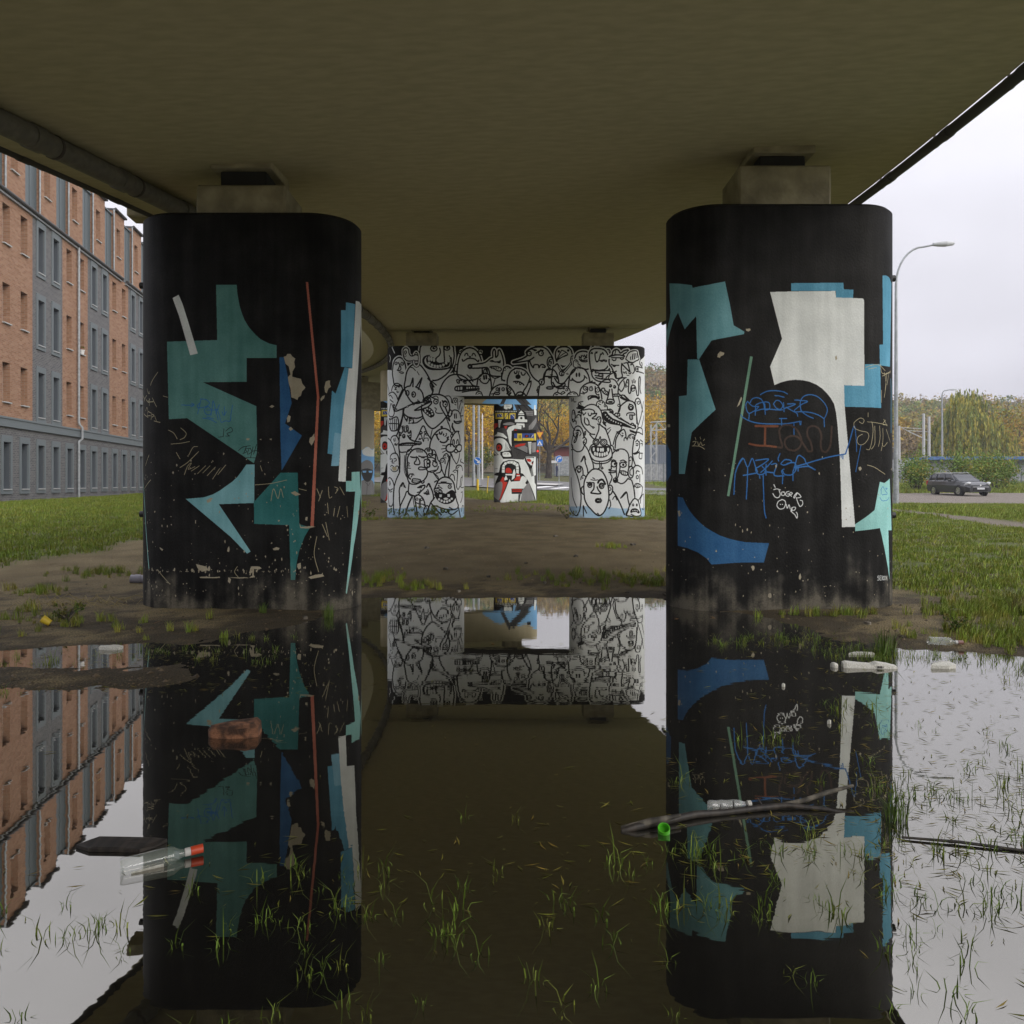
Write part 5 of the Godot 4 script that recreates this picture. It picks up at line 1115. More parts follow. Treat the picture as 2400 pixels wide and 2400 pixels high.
func scatter(n: int, x0: float, x1: float, d0: float, d1: float, pick: Callable, scale: Vector2, xf: Array, cols: Array, d_power := 1.0) -> void:
	for k in n:
		var d := lerpf(d0, d1, pow(rng.randf(), d_power)); var x := rng.randf_range(x0, x1)
		if not pick.call(x, d): continue
		var s := rng.randf_range(scale.x, scale.y); var t := Basis(Vector3.UP, rng.randf() * TAU).scaled(Vector3(s, s * rng.randf_range(0.7, 1.2), s))
		xf.append(Transform3D(t, X(x, maxf(elev(x, d), -0.015), d))); cols.append(grass_color())
func plants() -> void:
	rng.seed = 500
	var lawn := blade_clump(1, 22, 0.16, 0.035, 0.1, 0.004, 0.7); var tuft := blade_clump(2, 34, 0.07, 0.08, 0.22, 0.0035, 0.8); var reed := blade_clump(3, 7, 0.05, 0.06, 0.2, 0.004, 1.0)
	var xf := []; var cols := []
	scatter(26000, -24.0, -6.2, 9.0, 47.0, func(x: float, d: float) -> bool: return bare(x, d) < 0.35 and x > -15.8 - 0.1567 * d + 0.2, Vector2(0.9, 1.7), xf, cols, 1.25)
	stuff("lawn_grass", "mown green lawn between the apartments and the bare soil", "grass", lawn, blade, xf, cols)
	xf = []; cols = []
	scatter(42000, 3.9, 24.0, 6.6, 45.0, func(x: float, d: float) -> bool: return bare(x, d) < 0.4 and nz.get_noise_2d(x * 5.0 + 90.0, d * 5.0) + rng.randf() * 0.5 > -0.14, Vector2(0.6, 1.45), xf, cols, 1.5)
	scatter(9000, -9.0, 17.0, 22.0, 60.0, func(x: float, d: float) -> bool: return bare(x, d) < 0.4, Vector2(1.5, 3.2), xf, cols)
	scatter(5000, 14.0, 60.0, 56.0, 80.0, func(_x: float, _d: float) -> bool: return true, Vector2(3.0, 6.0), xf, cols)
	stuff("rough_grass", "rough green grass beyond the white flag pillar and along the road", "grass", lawn, blade, xf, cols)
	# sparse weeds on the trodden soil: where the photograph has patches
	xf = []; cols = []
	for p in [[1.15, 9.7, 1.0, 0.7, 110], [1.7, 9.2, 0.35, 0.3, 30], [-1.65, 9.6, 0.35, 0.5, 40], [-1.05, 9.1, 0.35, 0.35, 25], [1.75, 13.6, 0.25, 0.3, 30], [-2.6, 22.3, 1.4, 0.35, 90], [3.4, 22.3, 1.2, 0.4, 70], [4.1, 22.5, 0.6, 0.8, 60], [-4.3, 21.8, 0.9, 0.5, 50], [-4.1, 6.85, 0.5, 0.25, 60], [-3.5, 6.7, 0.6, 0.35, 60], [-4.5, 7.3, 0.5, 0.4, 40], [-5.3, 8.6, 0.4, 0.3, 30], [-4.2, 6.2, 0.4, 0.3, 40], [-3.0, 6.45, 0.5, 0.2, 30], [-2.3, 6.3, 0.5, 0.25, 25], [4.4, 7.1, 0.5, 0.5, 160], [4.9, 7.5, 0.7, 0.5, 200], [3.8, 6.2, 0.7, 0.5, 90], [4.3, 5.9, 0.6, 0.5, 90], [2.6, 7.2, 0.4, 0.1, 30], [3.1, 7.15, 0.5, 0.12, 25], [-5.4, 10.2, 0.7, 0.5, 50], [-5.0, 7.0, 0.5, 0.5, 40], [1.0, 30.0, 5.0, 4.0, 200]]:
		for k in int(p[4] * (1.0 if p[1] > 8.3 or p[0] > 3.0 else 0.22)):
			var x: float = p[0] + rng.randfn() * p[2] * 0.5; var d: float = p[1] + rng.randfn() * p[3] * 0.5; var s := rng.randf_range(0.25, 0.75)
			xf.append(Transform3D(Basis(Vector3.UP, rng.randf() * TAU).scaled(Vector3(s, s, s)), X(x, elev(x, d), d))); cols.append(grass_color())
	stuff("soil_weeds", "patches of short grass and weeds on the trodden soil", "grass", tuft, blade, xf, cols)
	# grass standing in the shallows
	xf = []; cols = []
	var add := func(x: float, d: float, s: float) -> void:
		xf.append(Transform3D(Basis(Vector3.UP, rng.randf() * TAU).scaled(Vector3(s, s * rng.randf_range(0.75, 1.3), s)), X(x, -0.01, d))); var gc2 := grass_color(); cols.append(Color(gc2.r * 0.6, gc2.g * 0.7, gc2.b * 0.6))
	for p in [[2.2, 6.15, 0.35, 0.25, 60], [2.6, 5.6, 0.35, 0.2, 90], [3.0, 5.45, 0.5, 0.15, 90], [1.7, 6.0, 0.25, 0.15, 30], [3.5, 5.2, 0.5, 0.3, 70], [3.4, 4.6, 0.5, 0.5, 40], [2.15, 3.75, 0.45, 0.25, 22], [1.95, 3.1, 0.45, 0.15, 50], [1.5, 2.5, 0.6, 0.3, 130], [2.0, 2.6, 0.5, 0.3, 110], [1.75, 3.05, 0.35, 0.1, 70], [2.2, 3.3, 0.6, 0.3, 70], [0.9, 2.62, 0.25, 0.1, 35], [0.62, 2.6, 0.12, 0.08, 30], [0.35, 2.55, 0.2, 0.15, 22], [-0.1, 2.75, 0.5, 0.12, 10], [-0.3, 2.4, 0.7, 0.12, 34], [-0.6, 2.45, 0.3, 0.08, 18], [0.3, 2.25, 1.0, 0.12, 60], [0.9, 2.3, 0.6, 0.15, 60], [-0.9, 2.2, 0.6, 0.12, 50], [0.75, 3.2, 0.14, 0.08, 12], [1.35, 3.75, 0.25, 0.08, 14], [1.9, 4.3, 0.2, 0.1, 14], [-2.6, 5.6, 0.6, 0.2, 30], [-3.4, 5.35, 0.4, 0.15, 26], [-1.9, 5.6, 0.5, 0.3, 14], [-2.0, 6.2, 0.5, 0.2, 16], [-3.2, 4.6, 0.4, 0.1, 16], [1.3, 3.2, 0.3, 0.06, 10]]:
		for k in int(p[4] * (0.26 if p[1] < 3.4 else 0.6)): add.call(p[0] + rng.randfn() * p[2] * 0.5, p[1] + rng.randfn() * p[3] * 0.5, rng.randf_range(0.3, 0.65))
	for k in 90:
		var d := rng.randf_range(1.45, 2.3); add.call(rng.randf_range(-0.75, 0.75) * d, d, rng.randf_range(0.3, 0.6))
	stuff("shallows_grass", "thin grass blades standing in the shallow water", "grass", reed, blade, xf, cols)
	# limp blades and scraps floating flat on the water
	var fb := MB.new(); fb.use_c = true; fb.col = Color(1, 1, 1)
	fb.tri(Vector3(-0.5, 0, 0), Vector3(0.05, 0.03, 0.05), Vector3(0.5, 0.01, 0.12), Vector3.UP, Vector3.UP, Vector3.UP); fb.tri(Vector3(-0.5, 0, 0), Vector3(0.5, 0.01, 0.12), Vector3(0.02, 0.0, -0.03), Vector3.UP, Vector3.UP, Vector3.UP)
	var flat := fb.done(); xf = []; cols = []
	var scraps := func(n: int, x: float, d: float, rx: float, rd: float) -> void:
		for k in n:
			var s := rng.randf_range(0.015, 0.07); var px := x + rng.randfn() * rx * 0.5; var pd := d + rng.randfn() * rd * 0.5
			xf.append(Transform3D(Basis.from_euler(Vector3(rng.randfn() * 0.12, rng.randf() * TAU, rng.randfn() * 0.12)).scaled(Vector3(s, s, s * 0.8)), X(px, 0.004, pd))); var c := grass_color(); cols.append(Color(c.r * 0.8, c.g * 0.6, c.b * 0.7))
	scraps.call(700, 2.6, 4.2, 1.3, 1.6); scraps.call(1200, 1.8, 2.8, 1.0, 0.9); scraps.call(160, 0.7, 2.6, 1.0, 0.4); scraps.call(120, -0.4, 2.4, 1.4, 0.3); scraps.call(260, -2.6, 5.5, 1.0, 0.5); scraps.call(160, -2.2, 4.75, 1.4, 0.25); scraps.call(160, 2.4, 6.0, 0.9, 0.5); scraps.call(60, 0.0, 4.5, 3.0, 3.0)
	stuff("floating_scraps", "limp grass scraps floating on the puddle", "grass", flat, blade, xf, cols)
	# fallen leaves
	xf = []; cols = []
	for k in 420:
		var d := 5.5 + 16.0 * pow(rng.randf(), 1.3); var x := rng.randf_range(-7.0, 6.0); var s := rng.randf_range(0.03, 0.06)
		if water_dist(x, d) < 0.08 and rng.randf() < 0.8: continue
		xf.append(Transform3D(Basis.from_euler(Vector3(rng.randfn() * 0.2, rng.randf() * TAU, rng.randfn() * 0.2)).scaled(Vector3(s, s, s * 4.0)), X(x, maxf(0.004, elev(x, d) + 0.008), d))); var f := rng.randf_range(0.6, 1.2); cols.append(Color(0.34 * f, 0.17 * f, 0.04 * f) if rng.randf() < 0.6 else Color(0.16 * f, 0.1 * f, 0.05 * f))
	stuff("fallen_leaves", "orange and brown fallen leaves scattered over the soil", "leaves", flat, blade, xf, cols)
	# crumbs of earth and grit
	var cl := MB.new(); cl.use_c = true; cl.col = Color(1, 1, 1)
	for k in 6:
		var a := TAU * k / 6.0; var b := TAU * (k + 1) / 6.0; var pa := Vector3(cos(a) * (0.8 + 0.3 * (k % 2)), 0, sin(a)); var pb := Vector3(cos(b) * (0.8 + 0.3 * ((k + 1) % 2)), 0, sin(b)); var tp := Vector3(0.15, 0.75, -0.1)
		var nn := (pb - tp).cross(pa - tp).normalized()
		if nn.y < 0.0: nn = -nn
		cl.tri(tp, pa, pb, nn, nn, nn)
	var clod := cl.done(); xf = []; cols = []
	for k in 15000:
		var d := 4.6 + 13.0 * pow(rng.randf(), 1.4); var x := rng.randf_range(-0.7, 0.7) * d; var y := elev(x, d)
		if y < -0.006 or bare(x, d) < 0.5: continue
		var s := rng.randf_range(0.004, 0.012) * (2.2 if rng.randf() < 0.06 else 1.0); var f := rng.randf_range(0.5, 1.5) * (0.45 if y < 0.05 else 1.0)
		xf.append(Transform3D(Basis(Vector3.UP, rng.randf() * TAU).scaled(Vector3(s, s * rng.randf_range(0.5, 1.1), s)), X(x, y - 0.001, d))); cols.append(Color(0.22 * f, 0.165 * f, 0.10 * f))
	stuff("soil_crumbs", "crumbs of earth and grit strewn over the bare soil", "soil", clod, blade, xf, cols)
	# bigger tufts one can pick out
	var big := blade_clump(6, 90, 0.09, 0.14, 0.3, 0.0035, 0.75)
	for t in [[2.72, 5.62, 0.85, "tall dense grass tuft in the water behind the floating carton"], [-1.72, 7.2, 0.62, "bright grass tuft at the foot of the teal pillar's wet corner"], [-2.36, 7.28, 0.42, "small grass tuft at the middle of the teal pillar's foot"], [4.75, 7.2, 0.9, "drooping pale grass tussock beside the white flag pillar's foot"], [1.42, 2.85, 0.5, "dark grass tuft on the bright water near the stick"]]:
		rng.seed = int(t[0] * 100 + 1000)
		var m := MeshInstance3D.new(); m.name = numbered("grass_tuft"); m.mesh = big; var bmt: StandardMaterial3D = blade.duplicate(); bmt.albedo_color = lin(0.10, 0.17, 0.03) if t[0] < 4.5 else lin(0.17, 0.17, 0.06); m.material_override = bmt; add_child(m)
		m.position = X(t[0], maxf(-0.01, elev(t[0], t[1]) - 0.005), t[1]); m.scale = Vector3.ONE * t[2]; m.rotation.y = rng.randf() * TAU; m.set_meta("label", t[3]); m.set_meta("category", "grass tuft")
	# heap of dry weed stems left of the teal pillar
	var tw := MB.new(); rng.seed = 9
	for k in 46:
		var x := -4.35 + rng.randfn() * 0.3; var d := 7.75 + rng.randfn() * 0.2; var y := elev(x, d); var a := rng.randf() * TAU; var l := rng.randf_range(0.1, 0.28)
		tw.tube([X(x, y + 0.01, d), X(x + cos(a) * l * 0.5, y + rng.randf_range(0.02, 0.09), d + sin(a) * l * 0.5), X(x + cos(a) * l, y + 0.015, d + sin(a) * l)], [0.003, 0.003, 0.002], 4, false)
	solo("dry_stems", "tangle of dry yellowish weed stems left of the teal pillar", "dead weeds", tw.done(), mat(0.26, 0.21, 0.09, 0.9))
	# leafy weeds along the mural pier and the bank
	for t in [[-3.3, 22.4, 0.32], [-2.55, 22.3, 0.42], [-2.1, 22.35, 0.4], [-4.2, 22.2, 0.3], [1.6, 22.5, 0.3], [-3.9, 6.75, 0.12], [-4.05, 7.0, 0.13], [3.65, 6.35, 0.14], [3.95, 5.6, 0.16]]:
		rng.seed = int(t[0] * 100 + 2000)
		var o := thing("leafy_weed", "leafy weed growing at the foot of the white mural pier" if t[1] > 20.0 else "low broad-leaved weed on the muddy bank by the puddle", "weed", X(t[0], elev(t[0], t[1]), t[1]), "weeds at the mural pier" if t[1] > 20.0 else "weeds on the muddy bank")
		var s1 := MB.new(); var s2 := MB.new(); s2.use_c = true
		for k in 12:
			var a := rng.randf() * TAU; var tip: Vector3 = Vector3(cos(a), rng.randf_range(0.4, 1.1), sin(a)) * t[2] * rng.randf_range(0.5, 1.0); s1.tube([Vector3(0, -0.01, 0), tip * 0.5 + Vector3.UP * t[2] * 0.1, tip], [0.004, 0.003, 0.002], 4, false)
			leaf_crown(s2, tip, Vector3.ONE * t[2] * 0.25, 2, 8, t[2] * 0.09, [Color(0.07, 0.12, 0.025), Color(0.10, 0.14, 0.03), Color(0.13, 0.12, 0.03)])
		part(o, "stems", s1.done(), bark); part(o, "foliage", s2.done(), leaf)

const PILLAR_LEFT := [
	[0,2,0,3,[-222,3191,-21,3191,-14,3108,7,2987,31,2909,55,2849,90,2789,124,2746,167,2699,211,2659,297,2616,368,2599,368,2475,76,2475,76,2243,-350,2238,171,2004,180,1559,147,1447,-505,1887,-684,1877,-702,2634,-210,2651]],
	[0,1,0,3,[-647,3060,-587,3092,-549,3004,-497,2840,-400,2518,-474,2502,-523,2676,-583,2884]],
	[0,3,0,3,[73,1435,154,1435,150,1059,-195,1047,116,585,81,564,-83,731,-518,1099,-342,1114,-255,1142,-186,1180,-65,1266,-14,1314,29,1370]],
	[0,4,0,3,[409,1356,575,1356,590,852,697,821,642,731,590,593,564,472,550,308,507,308,490,843,150,855,147,1068]],
	[0,5,0,3,[397,2482,440,2482,478,2297,516,2034,452,1835,616,1718,418,1373,406,1697]],
	[0,6,0,3,[438,2487,462,2494,473,2514,504,2516,521,2490,552,2469,540,2435,550,2387,525,2345,521,2293,566,2280,607,2271,618,2228,651,2185,618,2150,607,2107,580,2090,573,2064,542,2080,513,2090,504,2176,487,2228,478,2288,504,2314,487,2392,456,2418]],
	[0,6,0,3,[845,2251,871,2264,888,2262,885,2230,897,2202,871,2183,854,2135,838,2146,831,2194]],
	[0,6,0,3,[693,1697,713,1706,735,1741,740,1681,724,1646,710,1620,685,1654]],
	[0,6,0,3,[797,2054,794,2079,811,2106,836,2116,828,2084]],
	[0,6,0,3,[469,1887,483,1918,507,1904,497,1853,473,1844]],
	[0,6,0,3,[487,1784,507,1804,530,1780,504,1763]],
	[0,6,0,3,[507,1159,547,1175,573,1159,604,1142,556,1128,530,1142]],
	[0,7,0,3,[654,3217,676,3217,782,2106,760,2095]],
	[0,7,0,3,[760,2108,784,2105,730,826,698,826]],
	[0,8,0,3,[1065,3060,1205,3071,1153,2412,1001,2411,1005,2972,1060,2981]],
	[0,8,0,3,[1047,2411,1105,2406,1032,1985,1007,1740,908,1536,862,1544,906,2167,943,2138]],
	[0,9,0,3,[934,1751,1005,1744,981,1424,897,1423]],
	[0,1,0,3,[1216,3107,1303,3118,1359,3110,1359,2908,1303,2624,1223,2107,1189,1607,1076,1588,1060,1266,973,1272,1001,1705,1036,2006,1100,2405,1153,2412]],
	[0,20,0,3,[1144,1365,1315,1372,1359,1157,1182,622,1076,144,1060,154,1205,1168,1065,1169,1065,1275,1144,1275]],
	[12,-1,20,0,[-1157,1356,-1065,1143,-1006,827,-936,411]],
	[9,-1,19,0,[-556,2017,-494,2014,-435,2018]],
	[9,-1,19,0,[-459,2034,-433,2018,-465,1999]],
	[9,-1,19,0,[-400,1928,-382,2008,-364,2077]],
	[9,-1,19,0,[-370,2074,-317,2068,-284,2038,-311,2003,-388,1987,-402,2008,-382,2032]],
	[9,-1,19,0,[-317,1991,-335,1961,-311,1923,-275,1926,-267,1967,-293,1999,-317,1991]],
	[9,-1,19,0,[-270,1914,-258,1985,-248,2056,-222,1961,-199,1872]],
	[9,-1,19,0,[-311,1967,-246,1967,-199,1973]],
	[9,-1,19,0,[-222,1937,-187,2020]],
	[9,-1,19,0,[-204,1961,-187,1914,-169,1849,-128,1861,-83,1861,-74,1926,-59,2014]],
	[9,-1,19,0,[-139,1999,-139,1920]],
	[9,-1,19,0,[-161,1949,-142,1914,-118,1955]],
	[9,-1,19,0,[-350,1888,-281,1876,-216,1845]],
	[9,-1,19,0,[-311,1900,-246,1881]],
	[3,-1,0,0,[-3,1571,44,1606,115,1618]],
	[3,-1,0,0,[73,1606,50,1547]],
	[3,-1,0,0,[115,1594,62,1583,79,1559,38,1541]],
	[3,-1,0,0,[97,1583,85,1535,127,1559,109,1594]],
	[3,-1,0,0,[139,1606,115,1500]],
	[3,-1,0,0,[174,1630,144,1535]],
	[3,-1,0,0,[178,1594,178,1523]],
	[3,-1,0,0,[133,1565,180,1571]],
	[3,-1,0,0,[73,1502,178,1500]],
	[3,-1,0,0,[-199,1701,-151,1707]],
	[3,-1,0,0,[-145,1784,-151,1707]],
	[3,-1,0,0,[-128,1760,-80,1796,-63,1760,-116,1736,-92,1713,-128,1713]],
	[7,-1,17,0,[-1157,2150,-1047,2097,-1056,2068]],
	[7,-1,17,0,[-984,2122,-1047,2085]],
	[7,-1,17,0,[-973,2188,-952,2150,-929,2136,-934,2161]],
	[7,-1,17,0,[-993,2081,-952,2060,-918,2082]],
	[7,-1,17,0,[-929,2089,-929,2017]],
	[7,-1,17,0,[-879,2092,-820,2002]],
	[7,-1,17,0,[-952,2052,-861,2055]],
	[7,-1,17,0,[-1008,1968,-978,2002,-947,1958]],
	[7,-1,17,0,[-1072,1948,-952,1904]],
	[7,-1,17,0,[-898,1944,-952,1958,-965,1923,-908,1920]],
	[7,-1,17,0,[-888,1943,-898,1878]],
	[7,-1,17,0,[-885,1931,-853,1918,-885,1901]],
	[7,-1,17,0,[-844,1911,-820,1863]],
	[7,-1,17,0,[-853,1864,-776,1847]],
	[4,-1,17,0,[-687,1770,-635,1741,-600,1684]],
	[4,-1,17,0,[-661,1634,-566,1642,-480,1658]],
	[4,-1,17,0,[-566,1792,-514,1741,-531,1697,-574,1677]],
	[4,-1,17,0,[-488,1525,-445,1602,-402,1608]],
	[4,-1,17,0,[-574,1404,-497,1456,-393,1559]],
	[4,-1,17,0,[-531,1335,-497,1421,-462,1447,-493,1387,-428,1413]],
	[4,-1,17,0,[-462,1370,-385,1421]],
	[4,-1,17,0,[-402,1344,-324,1421]],
	[4,-1,17,0,[-350,1352,-281,1421]],
	[4,-1,17,0,[-307,1326,-229,1408]],
	[4,-1,17,0,[-255,1292,-186,1395]],
	[4,-1,17,0,[-204,1335,-126,1430]],
	[4,-1,17,0,[-609,1551,-574,1490]],
	[4,-1,17,0,[-805,2339,-891,2249,-905,2215]],
	[4,-1,17,0,[-743,2104,-696,2091]],
	[4,-1,17,0,[159,1235,314,1249,469,1283]],
	[4,-1,17,0,[314,1076,340,1197,383,1102,409,1197,435,1111]],
	[4,-1,17,0,[760,1197,794,1110]],
	[4,-1,17,0,[811,1180,777,1076]],
	[4,-1,17,0,[871,1214,880,1110,906,1118]],
	[4,-1,17,0,[934,1214,971,1196,943,1153]],
	[4,-1,17,0,[991,1214,1043,1134]],
	[4,-1,17,0,[862,1058,871,953]],
	[4,-1,17,0,[934,1004,924,926]],
	[4,-1,17,0,[991,1021,962,916]],
	[4,-1,17,0,[1076,1019,1088,912]],
	[4,-1,17,0,[590,1197,659,1180]],
	[4,-1,17,0,[811,850,862,728]],
	[4,-1,17,0,[760,730,735,558,777,384]],
	[4,-1,17,0,[845,867,880,693]],
	[4,-1,17,0,[211,1421,228,1370]],
	[4,-1,17,0,[-1044,1196,-905,1284]],
	[4,-1,17,0,[-1016,1425,-936,1528]],
	[4,-1,17,0,[-805,400,-670,265]],
	[4,-1,17,0,[-14,438,-40,386,-5,334]],
	[0,6,0,3,[98,326,133,352,128,403,116,438,150,441,202,438,224,421,197,410,150,414,145,360,159,334]],
	[0,6,0,3,[331,614,366,628,400,619,387,600,340,597]],
	[0,6,0,3,[573,464,604,476,607,421,583,410,569,438]],
	[0,6,0,3,[676,334,744,357,811,362,831,339,777,329,702,317]],
	[0,6,0,3,[651,921,673,924,668,886,649,890]],
	[0,6,0,3,[-419,464,-376,452,-316,438,-298,403,-359,386,-402,421]],
	[0,6,0,3,[-385,338,-324,341,-255,334,-186,340,-183,327,-290,324,-376,326]],
	[0,6,0,3,[-100,331,55,334,107,327,4,321]],
	[0,6,0,3,[73,1689,107,1690,100,1673,76,1673]],
	[0,6,0,3,[297,1999,323,2017,349,2004,323,1987]],
	[0,6,0,3,[202,1680,219,1687,221,1671]],
	[0,6,0,3,[297,1684,321,1689,318,1670]],
	[0,6,0,3,[-784,626,-743,606,-753,589,-779,609]],
	[0,6,0,3,[-715,291,-661,269,-705,279]],
	[0,6,0,3,[590,869,607,826,710,834,747,826,676,809,599,814]],
	[0,6,0,3,[-316,1085,-281,1107,-259,1107,-281,1068,-307,1059]],
	[0,6,0,3,[452,843,478,847,469,826]],
]
